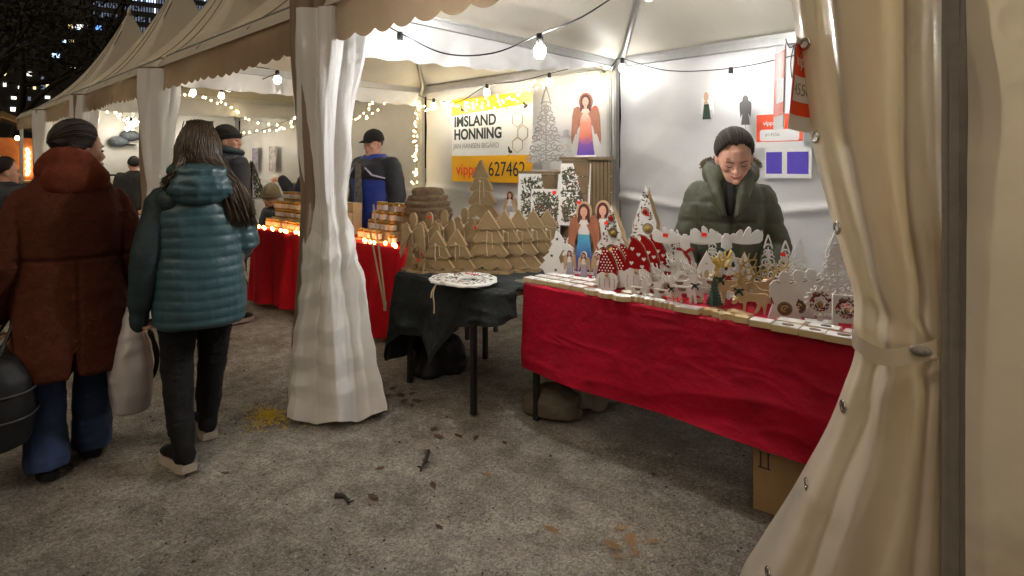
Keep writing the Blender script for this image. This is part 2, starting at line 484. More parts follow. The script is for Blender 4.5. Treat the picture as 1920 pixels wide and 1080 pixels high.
ORD = ['first', 'second', 'third', 'fourth', 'fifth', 'sixth', 'seventh', 'eighth', 'ninth', 'tenth', 'eleventh', 'twelfth', 'thirteenth', 'fourteenth', 'fifteenth', 'sixteenth', 'seventeenth', 'eighteenth']
def across(p):        # how far to the right a place lies in the view down the row
    q = (p[0] - 3.1987, p[1] + 1.7958); return (.7262 * q[0] + .6874 * q[1]) / max(.1, -.6874 * q[0] + .7262 * q[1])
# ------------------------------------------------------------ ground
g = MB()
xs = np.r_[-260, -120, -60, -30, np.linspace(-16, 8, 49), 20, 60, 200]
ys = np.r_[-200, -60, -20, np.linspace(-6, 6, 49), 14, 40, 120, 300]
GX, GY = np.meshgrid(xs, ys, indexing='ij')
def gz(x, y):
    x = np.asarray(x, float); y = np.asarray(y, float)
    fade = np.clip(1.6 - np.hypot(x + 2, y) / 12, 0, 1)
    return fade * .018 * (vnoise(np.stack([x * .9, y * .9, x * 0 + 3.3], -1)) + .9 * vnoise(np.stack([x * 2.3, y * 2.3, x * 0 + 1.3], -1)) - .3)
g.grid(np.stack([GX, GY, gz(GX, GY)], -1))
tag(g.build('ground', 'ground', smooth=True), kind='structure')

# loose grit in front of the stalls
def grit(name, n, m, s0, s1, seed):
    r = np.random.default_rng(seed); mb = MB()
    c0 = np.array([3.2, -1.8])
    for k in range(n):
        a = R(43.4) + r.uniform(-.80, .74); d = 1.5 + 4.4 * r.random() ** 1.3
        x, y = c0[0] - math.sin(a) * d, c0[1] + math.cos(a) * d
        if y > 1.6: continue
        s = r.uniform(s0, s1) * (1 if r.random() < .9 else 1.8); q = r.uniform(0, PI); h = s * r.uniform(.4, .9); z = float(gz(x, y)) - .15 * h
        cs, sn = math.cos(q) * s, math.sin(q) * s; e = r.uniform(.5, 1)
        mb.add([(x + cs, y + sn, z), (x - sn * e, y + cs * e, z), (x - cs * .9, y - sn * .9, z), (x + sn * e, y - cs * e, z), (x + s * .2 * r.normal(), y + s * .2 * r.normal(), z + h)],
               [(0, 1, 4), (1, 2, 4), (2, 3, 4), (3, 0, 4)])
    o = mb.build(name, m); tag(o, kind='stuff')
    return o
tag(grit('gravel', 11000, 'pebble', .003, .0085, 1), 'grey grit and small stones strewn over the square', 'gravel')
tag(grit('gravel', 4200, 'pebble_light', .0025, .006, 2), 'pale stone chips scattered through the grey grit', 'gravel')
tag(grit('leaf_litter', 170, 'dry_leaf_dark', .004, .010, 4), 'brown scraps of trodden leaves over the gravel', 'leaf litter')
tag(grit('debris', 4200, 'pebble_dark', .0022, .0065, 3), 'dark crumbs of bark and soil on the gravel', 'debris')

# ------------------------------------------------------------ market tents
HX = 1.47
def roof_z(u): return 2.50 + 2.0 * (.38 * u + .62 * u ** 2.3)
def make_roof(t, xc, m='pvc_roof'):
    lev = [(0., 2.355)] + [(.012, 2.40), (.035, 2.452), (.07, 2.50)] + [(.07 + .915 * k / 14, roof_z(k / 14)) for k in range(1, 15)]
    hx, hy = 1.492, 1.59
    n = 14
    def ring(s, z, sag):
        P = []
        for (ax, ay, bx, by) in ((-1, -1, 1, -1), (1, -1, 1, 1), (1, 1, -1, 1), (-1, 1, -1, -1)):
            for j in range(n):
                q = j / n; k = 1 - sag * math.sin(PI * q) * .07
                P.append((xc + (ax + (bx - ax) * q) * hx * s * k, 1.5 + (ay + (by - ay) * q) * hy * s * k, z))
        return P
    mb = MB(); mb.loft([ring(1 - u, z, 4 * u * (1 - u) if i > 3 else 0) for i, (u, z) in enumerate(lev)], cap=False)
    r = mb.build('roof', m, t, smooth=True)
    for q in (.33, .67):                     # welded seams up the front panel
        sm = MB(); pth = []
        for (u, z) in lev[1:-1]:
            s = 1 - u; k = 1 - 4 * u * (1 - u) * math.sin(PI * q) * .07
            pth.append((xc + (-1 + 2 * q) * hx * s * k, 1.5 - hy * s * k - .004, z + .003))
        sm.tube(pth, .006, 5); sm.build('roof_seam', 'pvc_valance', r, smooth=True)
    tip = MB(); tip.lathe([(.05, 0), (.04, .10), (.012, .16), (.002, .2)], 10, (xc, 1.5, 4.44)); tip.build('roof_tip', m, r, smooth=True)
    return r

def sheet(fn, nu, nv):
    U, V = np.meshgrid(np.linspace(0, 1, nu), np.linspace(0, 1, nv), indexing='ij')
    return np.stack(fn(U, V), -1)

def wall_sheet(t, x0, y0, x1, y1, z0, z1, seed, name='wall', m='pvc_inner', amp=.02, nu=70, nv=60):
    dx, dy = x1 - x0, y1 - y0; L = math.hypot(dx, dy); nx, ny = -dy / L, dx / L
    def fn(U, V):
        s = U * L; z = z0 + (z1 - z0) * V
        q = np.stack([s * 1.1 + V * .8, z * .8, U * 0 + seed], -1)
        d = amp * (1.0 * ridged(q * 1.5) * (.5 + .5 * vnoise(q + 9)) + .5 * ridged(np.stack([s * 4 - z * 2, z * 3 + s, U * 0 + seed + 5], -1)) * np.clip(vnoise(q * .7 + 4) + .3, 0, 1) + .35 * np.sin(s * 9 + 2 * vnoise(q)) * .5)
        d = .6 * d + amp * .75 * crease(np.stack([s, s * 0 + seed, z], -1), int(seed) + 20, 11, 2.1)
        d = d + amp * .9 * np.clip(1 - np.abs((z - 1.12 - .06 * np.sin(s * 2 + seed)) / .05), 0, 1)
        return x0 + dx * U + nx * d, y0 + dy * U + ny * d, z
    mb = MB(); mb.grid(sheet(fn, nu, nv)); return mb.build(name, m, t, smooth=True)

def front_valance(t, xc, seed, m='pvc_valance', wl=.187, dep=.035):
    def fn(U, V):
        x = xc - 1.48 + 2.96 * U
        sc = np.abs(np.sin(PI * x / wl)) ** .8 * dep
        bot = 2.128 + .012 * np.sin(x * 3 + seed) - sc + dep
        z = 2.398 + (bot - 2.398) * V
        y = -.062 - .014 * V * np.sin(x * 7 + seed) - .012 * V * vnoise(np.stack([x * 3, V * 2, U * 0 + seed], -1)) - .05 * np.sin(PI * V) * np.clip(vnoise(np.stack([x * .9, V * 0, U * 0 + seed], -1)), 0, 1)
        return x, y, z
    mb = MB(); mb.grid(sheet(fn, 240, 10)); return mb.build('valance', m, t, smooth=True)

def side_valance(t, x, seed, ztab, m='pvc_inner'):
    def fn(U, V):
        y = .08 + 2.86 * U
        bot = np.interp(y, [q[0] for q in ztab], [q[1] for q in ztab]) + .006 * np.sin(y * 26)
        z = 2.40 + (bot - 2.40) * V
        xx = x + V * .016 * np.sin(y * 19 + 2.5 * vnoise(np.stack([y * 2, V, U * 0 + seed], -1))) + V * .02 * ridged(np.stack([y * 5, V * 1.2 + y, U * 0 + seed], -1))
        return xx, y, z
    mb = MB(); mb.grid(sheet(fn, 160, 12)); return mb.build('valance', m, t, smooth=True)

def make_tent(xc, label, seed, back=True, right_wall=False, left_wall=False, fvm='pvc_valance', wl=.187, dep=.035, lefttab=None, roofm='pvc_roof'):
    t = empty('market_tent', (0, 0, 0), 0, label, 'tent', 'white pagoda tents in a row')
    make_roof(t, xc, roofm)
    front_valance(t, xc, seed, fvm, wl, dep)
    if lefttab: side_valance(t, xc - HX - .005, seed + 3, lefttab)
    y0, y1 = 0., 3.
    for sx in (-1, 1):
        for y in (y0, y1):
            p = MB(); X = xc + sx * HX + (.028 if xc == 1.5 and sx == 1 and y < 1 else 0)
            p.box((X, y, 1.19), (.052, .052, 2.38)); p.box((X, y - .029, 1.19), (.02, .006, 2.37)); p.box((X, y, .006), (.14, .12, .012))
            p.build('post', 'alu' if y > 1 else 'alu_dark', t)
        b = MB(); b.box((xc + sx * HX, 1.5, 2.433), (.05, 2.94, .085)); b.box((xc + sx * (HX - .03), 1.5, 2.452), (.012, 2.93, .022)); b.build('beam', 'alu', t)
    for y in (y0, y1):
        b = MB(); b.box((xc, y, 2.431), (2.88, .05, .085)); b.box((xc, y + (.03 if y < 1 else -.03), 2.45), (2.87, .012, .022)); b.build('beam', 'alu', t)
    for sx in (-1, 1):
        for sy in (-1, 1):
            r = MB(); r.tube([(xc + sx * (HX - .03), 1.5 + sy * 1.46, 2.36)] + [(xc + sx * 1.492 * (1 - .07 - .915 * u), 1.5 + sy * 1.59 * (1 - .07 - .915 * u), roof_z(u) - .06) for u in (.04, .15, .3, .45, .6, .75, .9)], .024, 10); r.build('rafter', 'alu', t, smooth=True)
    if back: wall_sheet(t, xc + 1.44, 3.05, xc - 1.44, 3.05, .01, 2.40, seed, amp=.05 if xc == 1.5 else .022, nu=150, nv=110)
    if right_wall: wall_sheet(t, xc + HX + .0, .25, xc + HX, 2.96, .01, 2.39, seed + 7, 'side_wall')
    if left_wall: wall_sheet(t, xc - HX, 2.96, xc - HX, .35, .01, 2.39, seed + 8, 'side_wall')
    return t

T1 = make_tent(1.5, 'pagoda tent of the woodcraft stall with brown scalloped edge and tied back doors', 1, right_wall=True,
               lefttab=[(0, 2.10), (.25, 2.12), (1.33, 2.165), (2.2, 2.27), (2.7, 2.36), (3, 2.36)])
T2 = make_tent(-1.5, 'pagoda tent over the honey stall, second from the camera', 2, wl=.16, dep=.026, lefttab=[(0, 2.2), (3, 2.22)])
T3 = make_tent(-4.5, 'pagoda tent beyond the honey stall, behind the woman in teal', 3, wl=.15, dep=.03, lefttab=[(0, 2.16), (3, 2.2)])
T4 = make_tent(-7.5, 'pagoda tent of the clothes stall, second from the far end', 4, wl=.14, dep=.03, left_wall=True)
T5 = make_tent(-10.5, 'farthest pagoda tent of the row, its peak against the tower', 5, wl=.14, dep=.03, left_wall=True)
T0 = make_tent(4.57, 'neighbouring tent cut off by the picture edge beside the dark pole', 6, back=False)

# gathered door curtains round the front posts
RV, FV = np.array([.7262, .6874]), np.array([-.6874, .7262])
def gathered(t, cx, cy, table, folds, seed, nu=130, nv=130, m='pvc', crump=.02, name='door_curtain', fold_amp=.20):
    z1, z0 = max(q[0] for q in table), min(q[0] for q in table)
    def fn(U, V):
        z = z1 + (z0 - z1) * V; th = 2 * PI * U
        w_, d_, ox, oy = interp(z, table)
        ph = seed + .9 * vnoise(np.stack([V * 2.3, U * 0 + seed, U * 0], -1))
        cu, su = np.cos(th), np.sin(th)
        tri = lambda t: np.abs((t % 1) - .5) * 4 - 1
        wob = .10 * vnoise(np.stack([cu * 1.2 + seed, su * 1.2, z * .8], -1))
        f = fold_amp * (.75 * tri(folds * U + ph / 6.28 + wob) + .45 * tri((folds * 2 + 1) * U - ph / 4 + wob * 2) * (.5 + .5 * vnoise(np.stack([cu * 2, su * 2 + seed, z * 1.1], -1))))
        k = 1 + f
        cu, su = np.cos(th), np.sin(th)
        low = np.interp(z, [0, .25, .9, 1.15, 1.3, 2.3], [.5, .9, 1.2, .9, .5, .25])
        cz_ = crease(np.stack([cu * .30 + seed, su * .24, z], -1), int(abs(seed) * 10) + 3, 12, 5.2, .42)
        rr = crump * low * 1.1 * cz_
        z = z + np.clip(.25 - z, 0, 1) * (.10 * tri(folds * U + .3) + .10)
        a, b = (w_ / 2 * k + rr) * cu + ox, (d_ / 2 * k + rr) * su + oy
        return cx + RV[0] * a + FV[0] * b, cy + RV[1] * a + FV[1] * b, z
    mb = MB(); mb.grid(sheet(fn, nu, nv)); return mb.build(name, m, t, smooth=True)

LCT = [(2.34, .36, .22, -.02, 0), (2.12, .38, .24, -.015, 0), (1.79, .29, .20, -.035, 0), (1.48, .26, .18, -.035, 0), (1.25, .19, .15, -.025, 0), (1.19, .185, .14, -.02, 0), (1.02, .27, .20, -.01, 0),
       (.70, .35, .26, -.005, 0), (.39, .45, .31, .0, 0), (.08, .52, .34, .02, 0), (.0, .53, .35, .02, 0)]
gathered(T1, .092, -.03, LCT, 6, 2.2, 300, 260, 'pvc', .036, fold_amp=.26)
for x, tt, sc in ((-3., T2, 1.), (-6., T3, .95), (-9., T4, .95)):
    tb = [(z, a * sc * .95, b * sc, c - .02, d) for z, a, b, c, d in LCT]
    gathered(tt, x + .02, -.04, tb, 5, 1.1 + x, 90, 80, 'pvc', .02)
    gathered(tt, x - .04, -.10, [(2.36, .20, .18, -.02, 0), (2.1, .17, .15, -.03, 0), (1.5, .13, .11, -.05, 0), (1.1, .10, .09, -.04, 0), (.4, .16, .12, -.08, 0), (.02, .2, .14, -.1, 0)], 4, x, 50, 50, 'pvc_valance', .01, 'post_sleeve')
gathered(T1, .03, -.09, [(2.40, .22, .15, -.05, 0), (2.1, .21, .15, -.05, 0), (1.7, .17, .14, -.035, 0), (1.25, .14, .12, -.02, 0), (.9, .11, .12, -.05, 0), (.5, .10, .1, -.09, 0), (.3, .08, .06, -.11, 0)], 4, .7, 90, 90, 'pvc_valance', .008, 'post_sleeve', .16)
sp = MB()
for a, b in (((-.235, .46, 1.18), (-.175, .518, .49)), ((-.262, .44, 1.05), (-.181, .512, .49))):
    sp.tube([a, tuple((np.array(a) + np.array(b)) / 2 + [.005, .0, -.01]), b], .011, 6, flat=.35)
sp.tube([(-.177, .516, .52), (-.177, .516, .46)], .012, 6)
sp.build('webbing_strap', 'twine', T2)

# near door panel tied back to the pole
RCT = [(2.36, 2.50), (1.945, 2.566), (1.782, 2.585), (1.62, 2.607), (1.462, 2.64), (1.308, 2.691), (1.16, 2.733), (1.016, 2.769), (.957, 2.771), (.861, 2.742), (.694, 2.687), (.51, 2.603), (.31, 2.506), (.18, 2.44), (.02, 2.36)]
def door(U, V):
    z = 2.36 + (.02 - 2.36) * V
    xl = interp(z, RCT)[0]; xr = 2.99
    pinch = np.exp(-((z - .985) / .10) ** 2)
    strip = np.interp(z, [0, .5, .85, 1., 1.3, 2.3], [.26, .26, .3, .3, .25, .2])
    dep = np.interp(z, [0, .4, .85, 1., 1.2, 1.7, 2.36], [.20, .20, .10, .06, .10, .16, .16])
    e = np.clip(1 - U / strip, 0, 1)
    x = xl + (xr - xl) * (U + .10 * np.sin(PI * U) * 0)
    fold = np.sin(2 * PI * (U * 2.6 + .25 * (1 - V)) + .8 * vnoise(np.stack([U * 3, z * 1.5, U * 0 + 2], -1)))
    y = .0 + dep * e ** 1.4 - (.042 - .018 * pinch) * fold * np.clip(1 - e * 1.2, 0, 1) * np.clip((1 - U) * 6, 0, 1)
    y = y - .10 * np.clip(.75 - z, 0, 1) * np.sin(PI * np.clip(U, 0, 1)) ** .7
    cr = ridged(np.stack([U * 3 + z, z * 2.4, U * 0 + 8], -1)) + .5 * ridged(np.stack([U * 7 - z * 2, z * 5 + U * 2, U * 0 + 1], -1))
    cr = .35 * cr + 1.6 * crease(np.stack([x * 1.0, y * 0, z], -1), 5, 10, 3.2)
    y = y - .010 * cr * np.interp(z, [0, .9, 1.2, 2.3], [1.3, 1.5, 1.0, .5]) * np.clip((1 - U) * 5, 0, 1)
    radi = np.sin(np.arctan2(z - .98, xr - x + .02) * 9 + 1) * .014 * np.exp(-((z - .98) / .32) ** 2) * np.clip((1 - U) * 5, 0, 1)
    return x, y - radi + .05 * np.clip((U - .9) * 10, 0, 1), z
mb = MB(); DP = sheet(door, 150, 220); mb.grid(DP); dpanel = mb.build('door_curtain', 'pvc_door_shaded', T1, smooth=True)
def door_at(u, z):
    P = np.stack(door(np.array([[u]]), np.array([[(2.36 - z) / 2.34]])), -1)[0, 0]; Q = np.stack(door(np.array([[u + .02]]), np.array([[(2.36 - z) / 2.34]])), -1)[0, 0]
    tn = Vector(Q - P).normalized(); return Vector(P), Vector((tn.y, -tn.x, 0))
for z, u in ((1.80, .14), (1.53, .10), (1.27, .09), (.765, .10), (.505, .10), (.225, .16)):
    P, nrm = door_at(u, z)
    M3 = nrm.to_track_quat('Z', 'Y').to_matrix()
    e = MB(); e.k = 0
    ring = [[P + nrm * .003 + M3 @ Vector(((.0145 + .0055 * math.cos(b)) * math.cos(a), (.0145 + .0055 * math.cos(b)) * math.sin(a), .004 * math.sin(b))) for b in np.linspace(0, 2 * PI, 7)[:-1]] for a in np.linspace(0, 2 * PI, 17)]
    e.loft(ring, cap=False); e.k = 1
    e.add([P + nrm * .0035 + M3 @ Vector((.0095 * math.cos(a), .0095 * math.sin(a), 0)) for a in np.linspace(0, 2 * PI, 13)[:-1]], [tuple(range(12))])
    e.build('eyelet', ['steel', 'paper' if z > 1.2 else 'hole'], dpanel, smooth=True)
s2 = MB()
pth = smoothpath([(2.765, .03, .99), (2.79, -.055, .985), (2.86, -.085, .965), (2.93, -.065, .985), (2.965, -.045, 1.0)], 24)
P = np.stack([np.stack([pth[:, 0], pth[:, 1], pth[:, 2] + dz], -1) for dz in (-.022, -.008, .008, .022)], 1); s2.grid(P)
s2.build('tie_strap', 'pvc_door_shaded', T1, smooth=True)
bt = MB(); M3 = Matrix.Rotation(PI / 2, 3, 'X'); bt.ell((2.937, -.074, .995), (.024, .008, .013), 14, 8); bt.ell((2.937, -.084, .995), (.012, .006, .009), 10, 6); bt.build('strap_button', 'alu_dark', T1, smooth=True)
# front of the next tent, right of the pole
def nsheet(U, V):
    x = 3.027 + 1.4 * U; z = 2.34 - 2.33 * V
    q = np.stack([x * 2.2, z * 1.3, U * 0 + 4.], -1)
    y = -.085 - .03 * ridged(q) - .022 * crease(np.stack([x, z * 0, z * .6], -1), 9, 12, 6.5) + .02 * np.sin(x * 13 + z * 1.2) - .25 * np.clip(.62 - z, 0, 1) * np.clip((x - 3.12) * 6, 0, 1)
    return x, y, z
mb = MB(); mb.grid(sheet(nsheet, 100, 120)); mb.build('door_curtain', 'pvc_next', T0, smooth=True)

# ------------------------------------------------------------ lamps on cables
def string_light(label, pts, bulbs, n=60, r=.0045, br=.031, bm='bulb', group='festoon strings with white bulbs', drop=.02):
    o = empty('string_light', pts[0], 0, label, 'string light', group)
    org = np.array(pts[0]); P = smoothpath(pts, n) - org
    c = MB(); c.tube(P, r, 6); c.build('cable', 'cable', o, smooth=True)
    for b in bulbs:
        p = np.array(b) - org
        k = MB(); k.lathe([(.008, .062), (.0165, .06), (.019, .03), (.017, .0), (.01, -.004)], 12, (p[0], p[1], p[2] + .022)); so = k.build('bulb_socket', 'cable', o, smooth=True)
        bmm = bm if isinstance(bm, str) else bm[bulbs.index(b)]
        e = MB(); e.lathe([(.003, -.046), (.016, -.043), (.027, -.030), (br, -.010), (.029, .006), (.018, .022), (.012, .026)], 12, tuple(p)); e.build('bulb', bmm, so, smooth=True)
    return o
string_light('black cable with two bulbs sagging across the front of the woodcraft stall', [(.06, .06, 2.36), (.14, .22, 2.33), (.226, .347, 2.256), (.55, .42, 2.10), (.9, .47, 2.06), (1.239, .48, 2.115), (1.5, .6, 2.22), (1.62, 1.1, 2.62), (1.56, 1.46, 3.2)],
             [(.226, .347, 2.18), (1.239, .48, 2.037)], bm=['bulb_wall', 'bulb'])
string_light('cable with three bulbs under the peak of the woodcraft tent', [(1.5, 1.5, 3.9), (1.52, 1.3, 2.60), (1.3, 1.45, 2.56), (1.85, 1.5, 2.59), (1.5, 1.5, 3.6)], [(1.52, 1.30, 2.525), (1.3, 1.45, 2.52), (1.85, 1.5, 2.515)], bm='bulb_strong')
string_light('black cable with two bulbs along the back wall above the seller', [(.02, 2.92, 2.36), (.10, 2.88, 2.41), (.235, 2.80, 2.42), (.7, 2.79, 2.26), (1.255, 2.78, 2.215), (1.75, 2.79, 2.26), (2.25, 2.80, 2.335), (2.9, 2.9, 2.4)],
             [(.235, 2.80, 2.345), (1.255, 2.78, 2.14), (2.25, 2.80, 2.255)], bm='bulb_wall')
string_light('black cable with bulbs along the top of the honey banner', [(-2.92, 2.9, 2.36), (-2.55, 2.75, 2.26), (-2.294, 2.65, 2.225), (-1.8, 2.6, 2.16), (-1.333, 2.6, 2.30), (-.9, 2.6, 2.30), (-.464, 2.6, 2.335), (-.2, 2.7, 2.38), (-.06, 2.9, 2.4)],
             [(-2.294, 2.65, 2.16), (-1.333, 2.6, 2.235), (-.464, 2.6, 2.262)], bm='bulb_far')
string_light('cable with bulbs slung through the tent beyond the honey stall', [(-2.2, .3, 2.35), (-2.176, .69, 2.33), (-2.9, .9, 2.36), (-3.6, .85, 2.28), (-4.125, .91, 2.355), (-4.37, .68, 2.39), (-4.8, .3, 2.36)],
             [(-2.176, .69, 2.254), (-4.125, .91, 2.284), (-4.37, .679, 2.322)], bm='bulb_far')
string_light('cable with one bulb hanging low behind the beanie man', [(-5.95, 2.9, 2.3), (-7.0, 2.5, 2.0), (-8.0, 2.2, 1.86), (-8.9, 2.3, 2.2)], [(-7.6, 2.32, 1.80), (-8.5, 2.2, 1.86)], bm='bulb_far')
string_light('cable with two bulbs in the clothes stall', [(-6.1, .5, 2.35), (-7.2, .75, 2.2), (-8.0, .9, 2.12), (-8.9, 1.0, 2.3)], [(-7.35, .77, 2.10), (-8.35, .95, 2.08)], bm='bulb_far')
string_light('unseen cable with bulbs added inside the neighbouring tent past the dark pole', [(3.2, .6, 2.35), (4.0, .8, 2.2), (5.6, .8, 2.3)], [(3.7, .72, 2.15), (4.6, .8, 2.12)])  # added out of view so the next tent's door curtain glows through
string_light('cable with two bulbs under the farthest tent', [(-9.1, .4, 2.3), (-10.3, .5, 2.1), (-11.8, .4, 2.3)], [(-10.0, .47, 2.04), (-11.0, .46, 2.08)], bm='bulb_far')

def fairy_light(label, pts, n, jit, seed, r=.0075, m='fairy', parent=None):
    rr = np.random.default_rng(seed)
    o = empty('fairy_lights', pts[0], 0, label, 'fairy lights', 'chains of tiny warm lights')
    org = np.array(pts[0]); P = smoothpath(pts, 160) - org
    P2 = P + rr.normal(0, jit * .25, P.shape)
    c = MB(); c.tube(P2[::3], .0016, 4); c.build('wire', 'twine', o)
    b = MB()
    for k in range(n):
        p = P[int((k + .5) / n * 159)] + rr.normal(0, jit, 3); b.ell(p, (r, r, r * 1.25), 6, 4)
    d = b.build('tiny_bulbs', m, o, smooth=True); tag(d, kind='stuff')
    return o
fairy_light('warm fairy lights draped along the top of the honey banner', [(-2.95, 2.88, 2.22), (-2.5, 2.8, 2.16), (-2.25, 2.8, 2.17), (-1.9, 2.8, 2.11), (-1.5, 2.8, 2.12), (-1.1, 2.8, 2.22), (-.75, 2.8, 2.28), (-.5, 2.8, 2.24), (-.15, 2.85, 2.33), (-.02, 2.9, 2.3)], 58, .022, 1)
fairy_light('second warm fairy light chain crossing the yellow banner band', [(-2.4, 2.84, 2.20), (-2.0, 2.84, 2.16), (-1.6, 2.84, 2.20), (-1.2, 2.84, 2.17), (-.9, 2.84, 2.28)], 30, .03, 2)
fairy_light('warm fairy lights wound down the corner post behind the man in blue', [(-2.95, 2.9, 2.3), (-2.97, 2.88, 1.9), (-2.93, 2.87, 1.5), (-2.96, 2.88, 1.1), (-2.94, 2.88, .85)], 46, .022, 3)
fairy_light('fairy lights looped under the ceiling behind the man in the cap', [(-3.3, 2.7, 2.32), (-3.35, 2.4, 2.05), (-3.5, 2.6, 2.3), (-3.8, 2.6, 2.12), (-4.4, 2.7, 2.05)], 22, .01, 4)
fairy_light('fairy lights zigzagging behind the beanie man', [(-4.6, .6, 2.3), (-5.6, 1.5, 2.34), (-6.0, 2.0, 2.16), (-6.3, 2.7, 2.06), (-7.2, 2.5, 2.02), (-8.4, 2.4, 2.05)], 34, .012, 5, r=.011)
fairy_light('fairy lights falling across the white wall beside the beanie man', [(-4.2, 2.2, 2.42), (-4.5, 2.2, 2.28), (-5.4, 2.4, 2.1), (-5.6, 2.6, 2.02)], 14, .01, 6, r=.011)
fairy_light('dense fairy lights swagged at the mouth of the clothes stall', [(-6.2, .2, 2.24), (-6.6, .5, 2.12), (-7.2, .75, 2.06), (-7.8, .95, 2.14), (-8.6, 1.1, 2.2)], 40, .03, 7, r=.013)

# ------------------------------------------------------------ night background
def building(label, x, y, wdt, dep, hgt, rz, wins, m='facade', ww=.5, wh=1.5):
    o = empty('office_tower' if hgt > 45 else 'building', (x, y, 0), rz, label, 'building')
    b = MB(); b.box((0, dep / 2, hgt / 2), (wdt, dep, hgt)); b.build('facade', m, o)
    cache = {}
    for (u, z, mm, a, h) in wins:
        key = (mm, a, h)
        if key not in cache:
            q = MB(); q.box((0, 0, 0), (a, .3, h)); cache[key] = q.mesh('window', mm)
        link('window', cache[key], o, (u, -.05, z))
    return o
rw = random.Random(3)
wins = []
for zrow in range(9):
    z = 32.5 + zrow * 2.75
    for k in range(34):
        u = -14.2 + k * .62
        if rw.random() < .12: continue
        lit = (zrow >= 5 and 14 < k < 24 and rw.random() < .75) or rw.random() < .03
        wins.append((u, z, rw.choice(('win_white', 'win_cool')) if lit else 'win_dim', .34, 1.25))
for zrow in range(5):
    for k in range(8): wins.append((9.6 + k * .62, 35 + zrow * 2.75 + 8, 'win_dim' if rw.random() < .9 else 'win_cool', .34, 1.25))
YA = R(43.43) + math.atan2(960 - 285, 1103)
building('tall dark office tower with blue white window rows above the tent peaks', -177.4, 47.6, 29, 20, 75, YA, wins[:298])
wins = []
for z in np.arange(6, 31, 2.9):
    for k in range(9):
        if rw.random() < .42:
            c = rw.choice(('win_white', 'win_white', 'win_warm', 'win_warm', 'win_dim', 'win_cool'))
            wins.append((-4.6 + k * 1.2 + rw.uniform(-.3, .3), z + rw.uniform(-.3, .3), c, rw.choice((.5, .8, 1.2)), rw.choice((.5, .8))))
wins += [(-.9, 29.6, 'win_white', 1.1, .8), (.9, 29.8, 'win_violet', 1.3, .9), (2.2, 29.8, 'win_blue', 1., .9), (-2.4, 29.4, 'win_warm', .7, .7), (2.2, 21.6, 'win_blue', 1.1, 1.2), (5, 27.0, 'win_warm', 1.6, .6)]
building('dark city block with scattered white, yellow and blue lit windows', -142.5, 25.5, 13, 10, 31.5, R(43.43) + math.atan2(960 - 160, 1103), wins, 'facade_dark')
wins = []
for z in np.arange(8.5, 17, 1.7):
    for k in range(8):
        if rw.random() < .5: wins.append((-2.8 + k * .85 + rw.uniform(-.2, .2), z + rw.uniform(-.3, .3), rw.choice(('win_white', 'win_warm', 'win_dim')), rw.choice((.35, .6)), rw.choice((.4, .6))))
building('low dark block with small pale windows behind the bare branches', -113.0, 12.1, 8, 8, 17.5, R(43.43) + math.atan2(960 - 45, 1103), wins, 'facade_dark')

def tree(label, x, y, h, seed, spread, nleaf, lean=0.):
    r = random.Random(seed); o = empty('tree', (x, y, 0), 0, label, 'tree', 'dark trees behind the market')
    tk = MB(); lv = MB(); tips = []
    def grow(p, d, L, rad, lev):
        q = p; pts = [p]; dd = d
        for k in range(4):
            dd = (dd + Vector((r.gauss(0, .16), r.gauss(0, .16), r.gauss(.04, .1)))).normalized(); q = q + dd * L / 4; pts.append(q)
        tk.tube(pts, [rad * (1 - .16 * k) for k in range(5)], 6 if lev < 2 else 4)
        if lev >= 3: tips.extend(pts[1:]); return
        for k in range(4 if lev == 0 else 3):
            b = pts[2 + (k % 3)]; nd = (dd * .5 + Vector((r.gauss(0, .8), r.gauss(0, .8), r.gauss(.25, .35)))).normalized()
            grow(b, nd, L * r.uniform(.55, .75), rad * .5, lev + 1)
        if lev: tips.extend(pts[2:])
    grow(Vector((0, 0, 0)), Vector((lean, 0, 1)).normalized(), h * .5, h * .022, 0)
    for k in range(nleaf):
        c = r.choice(tips); p = c + Vector((r.gauss(0, spread), r.gauss(0, spread), r.gauss(0, spread * .8))); s = r.uniform(.07, .17)
        a, b = Vector((r.gauss(0, 1), r.gauss(0, 1), r.gauss(0, 1))).normalized() * s, Vector((r.gauss(0, 1), r.gauss(0, 1), r.gauss(0, 1))).normalized() * s * .6
        lv.add([p - a, p - b, p + a, p + b], [(0, 1, 2, 3)])
    tk.build('trunk', 'bark', o, smooth=True); c = lv.build('crown', 'night_leaf', o); tag(c, kind='stuff')
    return o
tree('dark thin-leaved tree in front of the small lit windows', -35.9, 2.2, 15, 4, .55, 1700)
tree('tall dark tree in front of the city block windows', -41.0, 5.6, 19, 9, .55, 1300, .1)
tree('black leafy tree filling the corner of the night sky', -29.4, -0.4, 17, 12, .7, 5000)

# timber hut beyond the row
hut = empty('market_hut', (-17.9, .30, 0), R(43.43) + math.atan2(955, 1103), 'small orange-lit timber hut at the far end of the market', 'hut')
b = MB(); b.box((0, .9, 1.1), (2.0, 1.8, 2.2)); b.build('wall', 'hut_wood', hut)
b = MB(); b.prism([(-1.35, 2.15), (0, 2.75), (1.35, 2.15), (1.35, 2.27), (0, 2.9), (-1.35, 2.27)], 2.4, .8); b.build('roof', 'pine_dark', hut)
b = MB(); b.box((0, -.22, 1.0), (1.9, .4, .06)); b.build('counter', 'pine', hut)
b = MB(); b.ell((-.15, -.03, 1.42), (.3, .02, .3), 20, 10); b.build('round_sign', 'paper', hut, smooth=True)
b = MB(); b.ell((-.15, -.06, 1.42), (.09, .01, .16), 14, 8); b.build('emblem', 'ink', hut)
for k in range(9): b = MB(); b.ell((.52 + .03 * (k % 2), -.06, 1.2 + .085 * k), (.035, .03, .04), 8, 6); b.build('lamp', 'fairy', hut, smooth=True)
